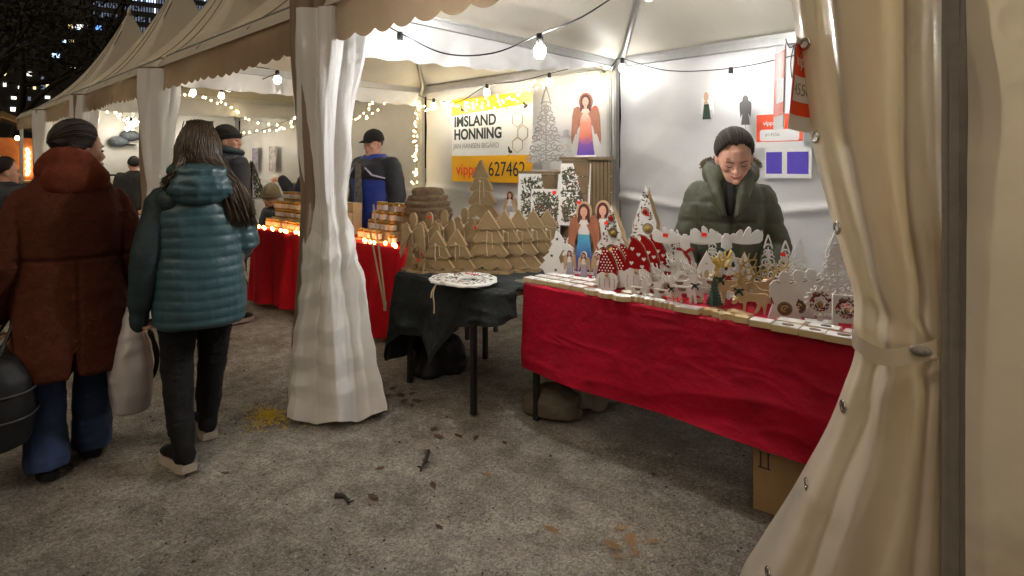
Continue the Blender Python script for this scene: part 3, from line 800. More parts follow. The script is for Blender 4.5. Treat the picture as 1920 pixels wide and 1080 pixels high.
for k in range(6): b = MB(); b.ell((-1.2 + .5 * k, -.5, 2.28 - .1 * (k % 2)), (.05, .05, .06), 8, 6); b.build('lamp', 'fairy', hut, smooth=True)
# ------------------------------------------------------------ people
V3 = lambda *a: np.array(a, float)
def hand(mb, wrist, dirv, palmn, curl=.6, size=1., point=False, mirror=1):
    """palm, four unequal bent fingers and a thumb"""
    d = Vector(dirv).normalized(); n = Vector(palmn); n = (n - d * n.dot(d)).normalized(); sde = d.cross(n) * mirror; W = Vector(wrist)
    mb.limb([W, W + d * .035 * size, W + d * .075 * size], [.024 * size, .032 * size, .030 * size], 10)
    for k, (o, L) in enumerate(((.030, .070), (.010, .078), (-.010, .072), (-.028, .056))):
        c = curl * (.1 if (point and k == 0) else 1.0 if not point else 1.5)
        p0 = W + d * .062 * size + sde * o * size; p1 = p0 + d * .032 * size; a = d * math.cos(c) + n * math.sin(c); p2 = p1 + a * L * .45 * size; a2 = d * math.cos(2.1 * c) + n * math.sin(2.1 * c); p3 = p2 + a2 * L * .4 * size
        mb.limb([p0, p1, p2, p3], [.0105 * size, .010 * size, .009 * size, .0078 * size], 8)
    t0 = W + d * .02 * size + sde * .026 * size; t1 = t0 + (d * .6 + sde * .7 + n * .3).normalized() * .035 * size; t2 = t1 + (d * .9 + n * .5).normalized() * .032 * size
    mb.limb([t0, t1, t2], [.013 * size, .0115 * size, .0095 * size], 8)

HS = 1.06; HW = 1.0
def head_frame(neck, yaw, pitch, roll=0.):
    return Matrix.Translation(Vector(neck)) @ Matrix.Rotation(yaw, 4, 'Z') @ Matrix.Rotation(roll, 4, 'Y') @ Matrix.Rotation(pitch, 4, 'X') @ Matrix.Scale(HS, 4) @ Matrix.Scale(HW, 4, (1, 0, 0))

def head_shapes(mb, M):
    """head in its own frame: base of skull at origin, +Y the face, crown at z=.20"""
    M3 = M.to_3x3(); T = lambda x, y, z: M @ Vector((x, y, z))
    mb.ell(T(0, -.012, .115), (.074, .094, .092), 20, 14, M3)              # cranium
    rings = []
    for z, wx, y0, y1 in ((-.045, .026, .048, .078), (-.036, .041, .026, .088), (-.015, .053, -.02, .092), (.02, .062, -.045, .088), (.06, .068, -.06, .092), (.10, .071, -.07, .093), (.14, .066, -.06, .082)):
        rings.append([T(wx * math.cos(a), (y0 + y1) / 2 + (y1 - y0) / 2 * math.sin(a), z) for a in np.linspace(0, 2 * PI, 19)[:-1]])
    mb.loft(rings)                                                        # face and jaw
    mb.limb([T(0, .088, .078), T(0, .100, .055), T(0, .110, .036), T(0, .100, .026)], [.010, .011, .014, .010], 10)
    mb.ell(T(-.013, .098, .032), (.009, .011, .008), 8, 6, M3); mb.ell(T(.013, .098, .032), (.009, .011, .008), 8, 6, M3)
    mb.ell(T(0, .078, .092), (.052, .018, .011), 12, 8, M3)                # brow
    mb.ell(T(.042, .060, .042), (.022, .024, .022), 10, 8, M3); mb.ell(T(-.042, .060, .042), (.022, .024, .022), 10, 8, M3)
    mb.ell(T(0, .086, -.030), (.022, .016, .016), 10, 8, M3)               # chin
    mb.ell(T(0, .091, .004), (.023, .011, .010), 10, 8, M3)                # mouth
    for s in (-1, 1):
        mb.ell(T(.076 * s, -.006, .058), (.009, .019, .032), 10, 8, M3); mb.ell(T(.074 * s, .002, .036), (.008, .010, .013), 8, 6, M3)

def face_parts(o, M, brow='hair_dark', closed=False, lipm='lips', beard=None):
    T = lambda x, y, z: M @ Vector((x, y, z)); M3 = M.to_3x3()
    for s in (-1, 1):
        b = MB(); b.tube([T(.013 * s, .098, .084), T(.032 * s, .094, .090), T(.052 * s, .076, .083)], [.0035, .0045, .002], 6, flat=.6); b.build('eyebrow', brow, o, smooth=True)
        e = MB()
        if closed: e.tube([T(.016 * s, .092, .064), T(.031 * s, .094, .060), T(.047 * s, .080, .064)], [.0015, .003, .0015], 6)
        else: e.ell(T(.031 * s, .086, .066), (.011, .008, .0055), 10, 8, M3)
        e.build('eye', 'eye_dark', o, smooth=True)
    l = MB(); l.tube([T(-.026, .089, .009), T(-.011, .101, .003), T(.011, .101, .003), T(.026, .089, .009)], [.0015, .0048, .0048, .0015], 8); l.build('lips', lipm, o, smooth=True)

def torso_rings(tab, n=28, p=2.4):
    """rows (z, rx, ry, cx, cy): superellipse sections"""
    out = []
    for z, rx, ry, cx, cy in tab:
        r = []
        for a in np.linspace(0, 2 * PI, n + 1)[:-1]:
            c, s = math.cos(a), math.sin(a)
            r.append((cx + rx * math.copysign(abs(c) ** (2 / p), c), cy + ry * math.copysign(abs(s) ** (2 / p), s), z))
        out.append(r)
    return out

def seg(a, b, t): return tuple(np.array(a) * (1 - t) + np.array(b) * t)
def wrinkle(amp, sc, seed=0.):
    def f(co, no):
        q = co * sc + seed
        return .8 * amp * crease(co, int(sc + seed), 8, sc * .75) + .7 * amp * (ridged(q) * .7 + .5 * ridged(q * np.array([1.6, 1.6, 2.6])) + .25 * vnoise(q * 4))
    return f
def puffer(amp, pitch, seed=0., sleeves=True, zlo=-9, zhi=9):
    def f(co, no):
        z = co[:, 2] + .012 * vnoise(co * 5 + seed); ph = np.abs(np.sin(PI * z / pitch))
        m = np.clip((co[:, 2] - zlo) * 20, 0, 1) * np.clip((zhi - co[:, 2]) * 20, 0, 1)
        return .7 * amp * crease(co, int(seed * 3) + 2, 8, 9.) * 1.0 + amp * (np.sqrt(ph) - .75) * m + amp * .35 * ridged(co * np.array([16, 16, 7]) + seed) + amp * .3 * vnoise(co * 9 + seed)
    return f

def shoe(o, ankle, yaw, toe_up=0., m='shoe_dark', sole='sole', size=1., heel_h=.0, tall=.095, shaft=None):
    """foot with its sole; ankle = (x, y, z of the sole)"""
    e = Matrix.Translation(Vector(ankle)) @ Matrix.Rotation(yaw, 4, 'Z') @ Matrix.Rotation(toe_up, 4, 'X')
    b = MB(); rings = []
    for y, wx, hz in ((-.075, .024, .05), (-.066, .036, .085), (-.03, .040, tall), (.02, .041, tall * .95), (.06, .043, .075), (.11, .048, .058), (.155, .045, .046), (.185, .030, .036), (.195, .012, .028)):
        rings.append([e @ Vector((wx * size * math.cos(a), y * size, (.024 + (hz - .0) * (.5 + .5 * math.sin(a))) * size)) for a in np.linspace(0, 2 * PI, 15)[:-1]])
    b.loft(rings)
    if shaft: b.limb([e @ Vector((0, -.015, .05)), e @ Vector((0, -.026, .10)), Vector(e.translation) + Vector((shaft[0], shaft[1], shaft[2]))], [.043 * size, .044 * size, .055 * size], 14)
    s = remesh(b, 'shoe', m, .007, 3, lambda co, no: .002 * crease(co, 3, 6, 12.), o)
    k = MB(); out = [(.030, -.082), (.043, -.04), (.040, .03), (.050, .10), (.047, .16), (.028, .198)]
    pts = [(x, y) for x, y in out] + [(-x, y) for x, y in reversed(out)]
    lo = [e @ Vector((x * size, y * size, 0)) for x, y in pts]; hi = [e @ Vector((x * size, y * size, .032 * size)) for x, y in pts]
    k.loft([lo, hi]); k.build('sole', sole, s)
    return s

def make_person(label, loc, rz, sk, wear, vox=.012, group=None):
    """sk: joints in the person's own frame (x right, y forward, z up)"""
    o = empty('person', loc, rz, label, 'person', group)
    M = head_frame(sk['head'], *sk['look'])
    b = MB(); head_shapes(b, M)
    nk = Vector(sk['head']); cz = sk['shoulder_z']
    b.limb([(sk.get('sx', 0), sk.get('sy', 0), cz - .02), tuple(nk + Vector((0, -.012, .03)))], [.062, .055], 14)
    s = .9
    b.loft(torso_rings([(z, rx * s - .02, ry * s - .02, cx, cy) for z, rx, ry, cx, cy in sk['torso']]))
    for side in ('l', 'r'):
        a = sk['arm_' + side]
        b.limb([a[0], seg(a[0], a[1], .5), a[1], seg(a[1], a[2], .5), a[2]], [.050, .046, .038, .034, .026], 12)
        hd = sk.get('hand_' + side)
        if hd is not None: hand(b, a[2], hd[0], hd[1], hd[2], 1., hd[3] if len(hd) > 3 else False, 1 if side == 'r' else -1)
        if 'leg_' + side in sk:
            g = sk['leg_' + side]; b.limb([g[0], seg(g[0], g[1], .5), g[1], seg(g[1], g[2], .4), g[2]], [.075, .066, .050, .050, .036], 12)
    remesh(b, 'body', wear.get('skin', 'skin'), vox * .62, 3, None, o)
    return o, M
def garment(o, name, m, parts, vox, disp, smooth=4):
    b = MB()
    for k in parts: k(b)
    return remesh(b, name, m, vox, smooth, disp, o)
def sleeve(a, rr): return lambda b: b.limb([a[0], seg(a[0], a[1], .5), a[1], seg(a[1], a[2], .5), a[2]], rr, 16)
def rings(tab, p=2.4): return lambda b: b.loft(torso_rings(tab, p=p))
def trouser_legs(sk, r0, r1, r2, r3, hipz, end=.96):
    def f(b):
        for s in ('l', 'r'):
            g = sk['leg_' + s]; kb = np.array(g[1]); P = [tuple(np.array(g[0]) + [0, 0, .06]), g[0], seg(g[0], g[1], .5), seg(g[0], g[1], .9), g[1], seg(g[1], g[2], .3), seg(g[1], g[2], .65), seg(g[1], g[2], end - .03), seg(g[1], g[2], end)]
            b.tube(P, [r0 * .7, r0, (r0 + r1) / 2 + .004, r1 * 1.02, r1, r2 * 1.04, (r2 + r3) / 2, r3, r3], 18)
        x = (sk['leg_l'][0][0] + sk['leg_r'][0][0]) / 2; y = (sk['leg_l'][0][1] + sk['leg_r'][0][1]) / 2
        b.ell((x, y, hipz), (.155, .115, .12), 18, 12)
    return f
def hair_strands(o, M, m, paths, r=.004, name='hair'):
    b = MB()
    for p in paths: b.tube(p, [r * .7] + [r] * (len(p) - 2) + [r * .3], 4)
    return b.build(name, m, o, smooth=True)
def skull(T, d, k):
    """point on the hair surface in direction d from the middle of the skull"""
    d = Vector(d).normalized(); return T(.078 * k * d.x, -.014 + .098 * k * d.y, .112 + .097 * k * d.z)
HAIRLINE = [(0, .66), (8, .80), (26, .74), (42, .42), (58, .10), (72, -.30), (92, -.50), (108, -.62), (130, -1.05), (180, -1.25)]
def hair_dir(phi, low=0.):
    s = float(np.interp(abs(math.degrees(phi)), [q[0] for q in HAIRLINE], [q[1] for q in HAIRLINE])) - low
    return Vector((math.sin(phi), math.cos(phi), s)).normalized()
def cap_hair(o, M, m, zcut=.03, k=1.06, yfront=.055, name='hair', bun=None):
    T = lambda x, y, z: M @ Vector((x, y, z)); b = MB(); n, nv = 48, 9; up = Vector((0, -.12, 1)).normalized(); rg = []
    for v in np.linspace(0, 1, nv):
        r = []
        for j in range(n):
            ph = -PI + 2 * PI * j / n; d = hair_dir(ph).lerp(up, v * .985).normalized(); kk = (1.0 + (k - 1) * min(1, v * 5)) * (1 + .010 * math.sin(j * 5.3 + v * 3))
            if v == 0: kk = .96
            r.append(skull(T, d, kk))
        rg.append(r)
    b.loft(rg, cap=False)
    if bun: b.ell(T(*bun[:3]), (bun[3],) * 3, 14, 10, M.to_3x3())
    return b.build(name, m, o, smooth=True)
def slick(o, M, m, seed, n=900, k=1.062):
    rr = np.random.default_rng(seed); T = lambda x, y, z: M @ Vector((x, y, z)); P = []
    for q in range(n):
        ph = R(rr.uniform(-118, 118)); d0 = hair_dir(ph, -.02 + rr.normal(0, .05)); d1 = Vector((0, -1, -.05)); kk = k + rr.uniform(-.02, .035)
        md = (d0 + d1 * .9 + Vector((d0.x * .9, 0, .75))).normalized(); pts = []
        for t in np.linspace(0, 1, 10):
            d = d0 * (1 - t) ** 2 + md * 2 * t * (1 - t) + d1 * t * t; pts.append(tuple(skull(T, d, kk - .05 * (t < .01))))
        P.append(pts)
    return hair_strands(o, M, m, P, .0016, 'hair_strand')
def beanie(o, M, m, h=.085, k=1.10, z0=.085, roll=True):
    T = lambda x, y, z: M @ Vector((x, y, z)); b = MB(); rg = []
    for t in np.linspace(0, 1, 9):
        z = z0 + (h + .05) * t; q = math.sqrt(max(0, 1 - (t * .985) ** 2.6)) * k
        rg.append([T(.083 * q * math.cos(a), -.010 + .103 * q * math.sin(a) - .02 * t, z + .018 * math.sin(a) * (1 - t)) for a in np.linspace(0, 2 * PI, 25)[:-1]])
    b.loft(rg); ht = b.build('beanie', m, o, smooth=True)
    if roll:
        c = MB(); rg = []
        for z, q in ((z0 - .012, 1.02), (z0 - .008, 1.08), (z0 + .02, 1.10), (z0 + .034, 1.06)): rg.append([T(.083 * k * q * math.cos(a), -.010 + .103 * k * q * math.sin(a), z + .018 * math.sin(a)) for a in np.linspace(0, 2 * PI, 25)[:-1]])
        c.loft(rg); c.build('cuff', m, ht, smooth=True)
    return ht

# --- woman in the rust brown coat, seen from behind
sk = dict(head=(.035, .02, 1.445), look=(R(-70), R(2)), shoulder_z=1.36, torso=[(.82, .19, .14, 0, 0), (1.0, .18, .14, 0, 0), (1.2, .19, .14, 0, 0), (1.34, .17, .12, 0, 0), (1.40, .09, .08, 0, 0)],
          arm_l=((-.172, 0, 1.255), (-.256, -.02, .99), (-.285, .06, .76)), arm_r=((.172, 0, 1.255), (.258, -.03, .99), (.282, .03, .755)),
          hand_l=((0, .1, -1), (1, 0, 0), .9), hand_r=((0, .1, -1), (-1, 0, 0), 1.0),
          leg_l=((-.095, 0, .82), (-.105, .02, .46), (-.105, -.06, .07)), leg_r=((.095, 0, .82), (.10, .05, .46), (.095, .06, .07)))
WA, M = make_person('woman in a long rust brown hooded coat walking away carrying bags', (-.335, -1.19, 0), R(90), sk, dict(skin='skin'), .011)
face_parts(WA, M)
cap_hair(WA, M, 'hair_dark', k=1.04)
slick(WA, M, 'hair_dark', 1, 500); slick(WA, M, 'hair_mid', 11, 320, 1.075)
def skirt(b):
    rg = []
    for z, rx, ry, cy in ((.455, .222, .185, -.01), (.47, .232, .195, -.01), (.60, .228, .19, -.01), (.80, .222, .178, 0), (.98, .205, .162, 0), (1.10, .212, .165, 0), (1.22, .216, .165, 0), (1.31, .185, .15, 0), (1.38, .145, .125, 0), (1.44, .105, .10, 0)):
        rg += torso_rings([(z, rx, ry, 0, cy)], 36, 2.5)
    b.loft(rg)
def coat_d(co, no):
    w_ = wrinkle(.005, 6.5, 1.)(co, no) + wrinkle(.003, 17, 3.)(co, no) + .006 * crease(co, 4, 9, 4.5)
    belt = -.010 * np.exp(-((co[:, 2] - 1.005) / .010) ** 2) * (np.abs(co[:, 0]) < .235)
    seam = -.006 * np.exp(-(co[:, 0] / .007) ** 2) * (co[:, 1] < -.05) * (co[:, 2] < 1.0)
    vent = -.05 * np.clip(1 - np.abs(co[:, 0] + .02) / (.022 * np.clip((.58 - co[:, 2]) / .1, 0.01, 1)), 0, 1) * (co[:, 1] < -.05) * (co[:, 2] < .58)
    return w_ + belt + seam + vent
garment(WA, 'coat', 'coat_brown', [skirt, sleeve(sk['arm_l'], [.080, .078, .073, .068, .060]), sleeve(sk['arm_r'], [.080, .078, .073, .068, .060])], .008, coat_d, 3)
def hoodf(b):
    for a in np.linspace(0, 2 * PI, 22)[:-1]:
        c, s = math.cos(a), math.sin(a); k = .030 + .022 * max(0, -s); b.ell((.102 * c - .004, .092 * s - .02, 1.41 + .055 * max(0, -s) - .05 * max(0, c) + .015 * max(0, -c)), (.040, .040 + k * .2, .055 + .018 * max(0, -s)), 10, 8)
    b.ell((0.0, -.112, 1.385), (.136, .062, .10), 18, 12)
garment(WA, 'hood', 'coat_hood', [hoodf], .010, wrinkle(.007, 9, 5.))
garment(WA, 'jeans', 'jeans', [trouser_legs(sk, .102, .080, .078, .086, .82, 1.10)], .008, wrinkle(.008, 10, 2.))
shoe(WA, (-.105, -.06, .004), 0, 0, 'shoe_dark', 'shoe_dark'); shoe(WA, (.095, .06, .004), R(-14), 0, 'shoe_dark', 'shoe_dark')

# --- woman in the teal puffer jacket
sk = dict(head=(.01, .015, 1.44), look=(R(-16), R(-4)), shoulder_z=1.37, torso=[(.84, .16, .12, 0, 0), (1.0, .15, .12, 0, 0), (1.2, .17, .13, 0, 0), (1.34, .165, .11, 0, 0), (1.40, .08, .07, 0, 0)],
          arm_l=((-.148, 0, 1.265), (-.215, -.03, 1.02), (-.245, .0, .78)), arm_r=((.148, 0, 1.265), (.215, -.04, 1.05), (.17, .14, .95)),
          hand_l=((0, .1, -1), (1, 0, 0), .8), hand_r=((-.5, 1, 0), (0, 0, -1), .8),
          leg_l=((-.085, 0, .84), (-.09, .005, .47), (-.085, -.14, .085)), leg_r=((.085, 0, .84), (.085, .10, .47), (.075, .20, .07)))
WB, M = make_person('woman with long brown hair in a teal quilted jacket seen from behind', (.02, -.735, 0), R(80), sk, dict(skin='skin'), .011)
cap_hair(WB, M, 'hair_brown', k=1.06)
rr = np.random.default_rng(5); paths = []; T = lambda x, y, z: M @ Vector((x, y, z))
for k in range(1250):
    a = rr.uniform(-2.55, 2.55); z = rr.uniform(.06, .205); q = math.sqrt(max(.02, 1 - ((z - .115) / .10) ** 2))
    st_ = T(.086 * q * math.sin(a), -.02 - .104 * q * math.cos(a), z); md = T(.098 * math.sin(a), -.04 - .105 * math.cos(a), .03 + rr.normal(0, .01))
    side = 1 if a > -.35 else -1
    if side > 0: q_ = rr.uniform(-1, 1); en = Vector((.185 + .06 * q_, -.10 + rr.uniform(-.05, .05), 1.20 + rr.uniform(-.07, .06))); mid2 = Vector((.120 + .05 * q_, -.12 + rr.uniform(-.03, .04), 1.36 + rr.uniform(-.01, .01)))
    else: en = Vector((-.115 + rr.uniform(-.05, .05), -.06 + rr.uniform(-.05, .09), 1.33 + rr.uniform(-.05, .05))); mid2 = Vector((-.10 + rr.uniform(-.02, .02), -.10 + rr.uniform(-.04, .08), 1.42))
    top = T(rr.normal(0, .02), -.01, .217)
    paths.append([tuple(p) for p in smoothpath([top, st_, md, mid2, en], 12)])
hair_strands(WB, M, 'hair_brown', paths[:1000], .0031)
hair_strands(WB, M, 'hair_light', paths[1000:], .0026, 'hair_highlight')
JT = [(.655, .19, .155, .012, 0), (.675, .205, .172, .012, 0), (.75, .212, .178, .012, 0), (.90, .208, .17, .01, 0), (1.05, .200, .158, .005, 0), (1.2, .192, .152, 0, 0), (1.29, .165, .140, 0, 0), (1.36, .125, .12, 0, 0), (1.43, .09, .095, 0, 0)]
garment(WB, 'jacket', 'puffer_teal', [rings(JT), sleeve(sk['arm_r'], [.076, .076, .072, .066, .056])], .008, puffer(.0055, .050, 2., zlo=.60, zhi=1.30))
garment(WB, 'sleeve', 'cloth_dark_teal', [sleeve(sk['arm_l'], [.080, .078, .072, .066, .056]), lambda b: b.ell((-.248, .01, .72), (.042, .048, .075), 12, 10), lambda b: b.ell((-.125, -.03, 1.27), (.07, .10, .07), 12, 10)], .010, wrinkle(.005, 9, 4.))
def hood2(b):
    b.ell((.0, -.12, 1.335), (.142, .076, .088), 20, 14); b.ell((.0, -.10, 1.41), (.130, .078, .055), 20, 12)
    for a in np.linspace(PI * .9, PI * 2.1, 11): b.ell((.105 * math.cos(a), -.03 + .10 * math.sin(a), 1.415), (.036, .036, .032), 10, 8)
garment(WB, 'hood', 'puffer_teal', [hood2], .009, lambda co, no: puffer(.008, .05, 7.)(co, no) + wrinkle(.008, 14, 3.)(co, no))
hl = MB(); hl.tube(smoothpath([(.015, -.128, 1.438), (.05, -.118, 1.442), (.082, -.095, 1.440)], 12), .006, 6); hl.build('hood_lining', 'skin', WB, smooth=True)
garment(WB, 'trousers', 'trouser_dark', [trouser_legs(sk, .096, .072, .062, .054, .84, .80)], .008, wrinkle(.007, 11, 6.))
shoe(WB, (-.085, -.14, .012), R(12), R(-4), 'shoe_dark', 'sole', 1.08, shaft=(0, .03, .185)); shoe(WB, (.075, .20, .006), R(0), 0, 'shoe_dark', 'sole', 1.08, shaft=(0, -.03, .185))

# --- stall keeper in the green parka, bent over the table
HS = 1.12; HW = 1.10
sk = dict(head=(-.02, .105, 1.43), look=(R(7), R(-30), R(3)), shoulder_z=1.37, sy=.03, torso=[(.80, .19, .14, 0, 0), (1.0, .19, .15, 0, 0), (1.2, .19, .15, 0, .02), (1.34, .17, .12, 0, .04), (1.40, .08, .08, 0, .05)],
          arm_l=((-.17, .03, 1.265), (-.25, .05, .985), (-.20, .24, .84)), arm_r=((.17, .03, 1.28), (.255, .07, .99), (.225, .24, .84)),
          hand_l=((.3, 1, -.4), (0, 0, -1), .45), hand_r=((-.3, 1, -.4), (0, 0, -1), .45),
          leg_l=((-.09, 0, .82), (-.1, .02, .45), (-.1, 0, .07)), leg_r=((.09, 0, .82), (.1, .02, .45), (.1, 0, .07)))
WS, M = make_person('stall keeper in an olive green padded parka looking down at the figures', (1.752, 1.60, 0), R(180 + 23), sk, dict(skin='skin_red'), .010)
face_parts(WS, M, closed=True)
cap_hair(WS, M, 'hair_dark', k=1.06)
slick(WS, M, 'hair_dark', 2, 500, 1.075); slick(WS, M, 'hair_mid', 12, 420, 1.085)
PT = [(.55, .205, .16, 0, 0), (.62, .212, .168, 0, 0), (.80, .208, .168, 0, .0), (.97, .198, .162, 0, .01), (1.15, .204, .165, 0, .02), (1.27, .190, .152, 0, .03), (1.35, .14, .125, 0, .03), (1.41, .10, .10, 0, .03)]
garment(WS, 'parka', 'parka_green', [rings(PT), sleeve(sk['arm_l'], [.075, .076, .074, .069, .058]), sleeve(sk['arm_r'], [.075, .076, .074, .069, .058])], .008,
        lambda co, no: puffer(.0065, .112, 1.)(co, no) + wrinkle(.005, 11, 8.)(co, no) - .012 * np.exp(-(co[:, 0] / .006) ** 2) * (co[:, 1] > .1))
def pcollar(b):
    for a in np.linspace(-.32 * PI, 1.32 * PI, 19): b.ell((.118 * math.cos(a + PI) , .03 - .115 * math.sin(a), 1.405 + .025 * math.sin(a)), (.042, .042, .062), 10, 8)
    b.limb([(-.10, .11, 1.40), (-.07, .20, 1.28), (-.035, .225, 1.17)], [.038, .034, .02]); b.limb([(.10, .11, 1.40), (.07, .20, 1.28), (.035, .225, 1.17)], [.038, .034, .02])
garment(WS, 'collar', 'parka_green', [pcollar], .009, wrinkle(.006, 12, 2.))
rr = np.random.default_rng(8); fp = []
for k in range(420):
    a = rr.uniform(-.1 * PI, 1.1 * PI); c = Vector((.135 * math.cos(a), .0 - .135 * math.sin(a), 1.445 + .035 * math.sin(a))); d = Vector((math.cos(a) * .6 + rr.normal(0, .5), -math.sin(a) * .6 + rr.normal(0, .5), .6 + rr.normal(0, .5))).normalized()
    fp.append([tuple(c), tuple(c + d * .022), tuple(c + d * .042 + Vector((0, 0, -.006)))])
hair_strands(WS, M, 'fur', fp, .0042, 'fur_trim')
sc = MB(); sc.limb([(0, .10, 1.37), (0, .15, 1.29), (0, .19, 1.18)], [.045, .042, .02]); sc.build('scarf', 'knit_black', WS, smooth=True)
garment(WS, 'trousers', 'trouser_dark', [trouser_legs(sk, .10, .08, .07, .065, .80)], .016, None)
shoe(WS, (-.1, 0, .004), 0); shoe(WS, (.1, 0, .004), 0)

HS = 1.06; HW = 1.0
# --- simpler standing figures further off
def stander(label, loc, rz, h, look, m_top, arms, wear_extra=None, vox=.016, legs='trouser_dark', skin='skin', bulk=1., hands=None, drop=0.):
    k = h / 1.70
    S_ = lambda *p: tuple(np.array(p) * k)
    sk = dict(head=S_(0, .02, 1.45), look=look, shoulder_z=1.38 * k, torso=[(z * k, a * k * bulk, b * k * bulk, 0, 0) for z, a, b in ((.82, .17, .13), (1.0, .165, .13), (1.2, .185, .14), (1.34, .175, .12), (1.41, .08, .07))],
              arm_l=[S_(*q) for q in arms[0]], arm_r=[S_(*q) for q in arms[1]], hand_l=(hands or {}).get('l', ((0, .2, -1), (1, 0, 0), .6)), hand_r=(hands or {}).get('r', ((0, .2, -1), (-1, 0, 0), .6)),
              leg_l=(S_(-.09, 0, .84), S_(-.10, .03, .47), S_(-.10, 0, .075)), leg_r=(S_(.09, 0, .84), S_(.10, .03, .47), S_(.10, 0, .075)))
    if drop:
        dn = lambda q: (q[0], q[1], q[2] - drop)
        sk['head'] = dn(sk['head']); sk['shoulder_z'] -= drop; sk['torso'] = [(a[0] - drop,) + tuple(a[1:]) for a in sk['torso']]
        for s_ in ('l', 'r'):
            sk['arm_' + s_] = [dn(q) for q in sk['arm_' + s_]]; sg = -1 if s_ == 'l' else 1
            sk['leg_' + s_] = ((sg * .09, .02, .84 * k - drop), (sg * .11, .42, .47), (sg * .11, .42, .075))
    o, M = make_person(label, loc, rz, sk, dict(skin=skin), vox)
    face_parts(o, M)
    tab = [(z * k - drop, a * k * bulk, b * k * bulk, 0, 0) for z, a, b in ((.72, .20, .155), (.76, .212, .165), (.95, .205, .16), (1.1, .205, .165), (1.25, .215, .165), (1.33, .19, .145), (1.39, .115, .11), (1.425, .08, .085))]
    sl = [.086 * bulk, .082 * bulk, .074 * bulk, .068, .054]
    garment(o, 'jacket', m_top, [rings(tab), sleeve(sk['arm_l'], sl), sleeve(sk['arm_r'], sl)], vox, wrinkle(.007, 9, rz))
    garment(o, 'trousers', legs, [trouser_legs(sk, .10 * k, .08 * k, .07 * k, .065 * k, .84 * k - drop)], vox * 1.3, wrinkle(.005, 10, 1.))
    for s_ in ('leg_l', 'leg_r'): shoe(o, (sk[s_][2][0], sk[s_][2][1], .004), 0)
    return o, M, sk
DN = (((-.2, 0, 1.31), (-.26, -.02, 1.04), (-.26, .07, .80)), ((.2, 0, 1.31), (.26, -.02, 1.04), (.26, .07, .80)))
FW = (((-.2, 0, 1.31), (-.26, .02, 1.05), (-.12, .24, 1.0)), ((.2, 0, 1.31), (.26, .02, 1.05), (.12, .24, 1.0)))

# tall man in the black beanie, looking at the honey
MB1, M, _ = stander('tall man in a black beanie and dark collar, behind the woman in teal', (-2.45, .33, 0), R(10), 1.88, (R(-50), R(0)), 'jacket_navy', DN, vox=.014)
cap_hair(MB1, M, 'hair_dark', k=1.03); beanie(MB1, M, 'knit_black', .075, 1.09, .085)
cl = MB(); cl.limb([(-.10, -.03, 1.585), (-.05, -.10, 1.60), (.05, -.10, 1.60), (.11, -.02, 1.585), (.09, .10, 1.56)], [.03, .034, .034, .034, .03]); cl.build('collar', 'cloth_dark_teal', MB1, smooth=True)

# honey seller in the blue and black jacket
MB2, M, sk2 = stander('man in a black cap and blue and black jacket behind the honey jars', (-1.93, 1.60, 0), R(188), 1.86, (R(6), R(-6)), 'jacket_blue', DN, vox=.013, bulk=1.12)
k = 1.86 / 1.70
cap_hair(MB2, M, 'hair_brown', k=1.03)
T = lambda x, y, z: M @ Vector((x, y, z)); c = MB(); rg = []
for t in np.linspace(0, 1, 8):
    q = math.sqrt(max(0, 1 - (t * .99) ** 2.4)) * 1.09; rg.append([T(.083 * q * math.cos(a), -.012 + .103 * q * math.sin(a), .100 + .118 * t) for a in np.linspace(0, 2 * PI, 25)[:-1]])
c.loft(rg); cap = c.build('cap', 'knit_black', MB2, smooth=True)
c = MB(); c.loft([[T(x, .07 + .085 * math.sqrt(max(0, 1 - (x / .085) ** 2)) * v, .112 - .014 * v + dz - .1 * x * x) for x in np.linspace(-.08, .08, 11) for dz in (0,)] + [T(x, .07 + .085 * math.sqrt(max(0, 1 - (x / .085) ** 2)) * v, .106 - .014 * v - .1 * x * x) for x in np.linspace(.08, -.08, 11)] for v in (.0, .5, 1.)]); c.build('visor', 'knit_black', cap, smooth=True)
garment(MB2, 'shoulder_yoke', 'jacket_navy', [rings([(1.19 * k, .262, .200, 0, -.0), (1.20 * k, .274, .212, 0, -.0), (1.26 * k, .276, .214, 0, 0), (1.325 * k, .248, .195, 0, 0), (1.375 * k, .165, .15, 0, 0), (1.41 * k, .110, .112, 0, 0)]), sleeve(sk2['arm_l'], [.110, .105, .098, .088, .072]), sleeve(sk2['arm_r'], [.110, .105, .098, .088, .072])], .013, wrinkle(.006, 9, 2.))
for s in (-1, 1):
    c = MB(); c.tube([(s * .09, .215, 1.30 * k), (s * .17, .20, 1.235 * k), (s * .262, .11, 1.205 * k)], [.012, .017, .012], 8, flat=.5); c.build('reflective_strip', 'reflex', MB2, smooth=True)
c = MB(); c.grid(sheet(lambda U, V: ((U - .5) * (.075 + .07 * V), .222 + .012 * np.cos((U - .5) * 3), 1.47 - V * .46), 10, 12)); c.build('shirt', 'shirt_grey', MB2, smooth=True)

# person pointing, half hidden by the curtain
MB3, M, _ = stander('person in a black jacket pointing past the honey, half behind the curtain', (-2.96, 1.47, 0), R(128), 1.66, (R(0), R(-6)), 'jacket_navy',
                    (((-.2, 0, 1.31), (-.24, .08, 1.10), (-.15, .30, 1.32)), ((.2, 0, 1.31), (.26, -.02, 1.04), (.22, .16, .9))), hands=dict(l=((-.15, 1, .05), (0, 0, -1), .75, True)))
cap_hair(MB3, M, 'hair_brown', k=1.08, bun=(0, -.1, .05, .05))
# seated person in a beige beanie
MB4, M, _ = stander('person in a beige knitted beanie sitting low behind the honey jars', (-3.92, 1.45, 0), R(175), 1.62, (R(30), R(-16)), 'jacket_navy', FW, vox=.02, drop=.40)
cap_hair(MB4, M, 'hair_light', k=1.05); beanie(MB4, M, 'knit_beige', .11, 1.14, .075)
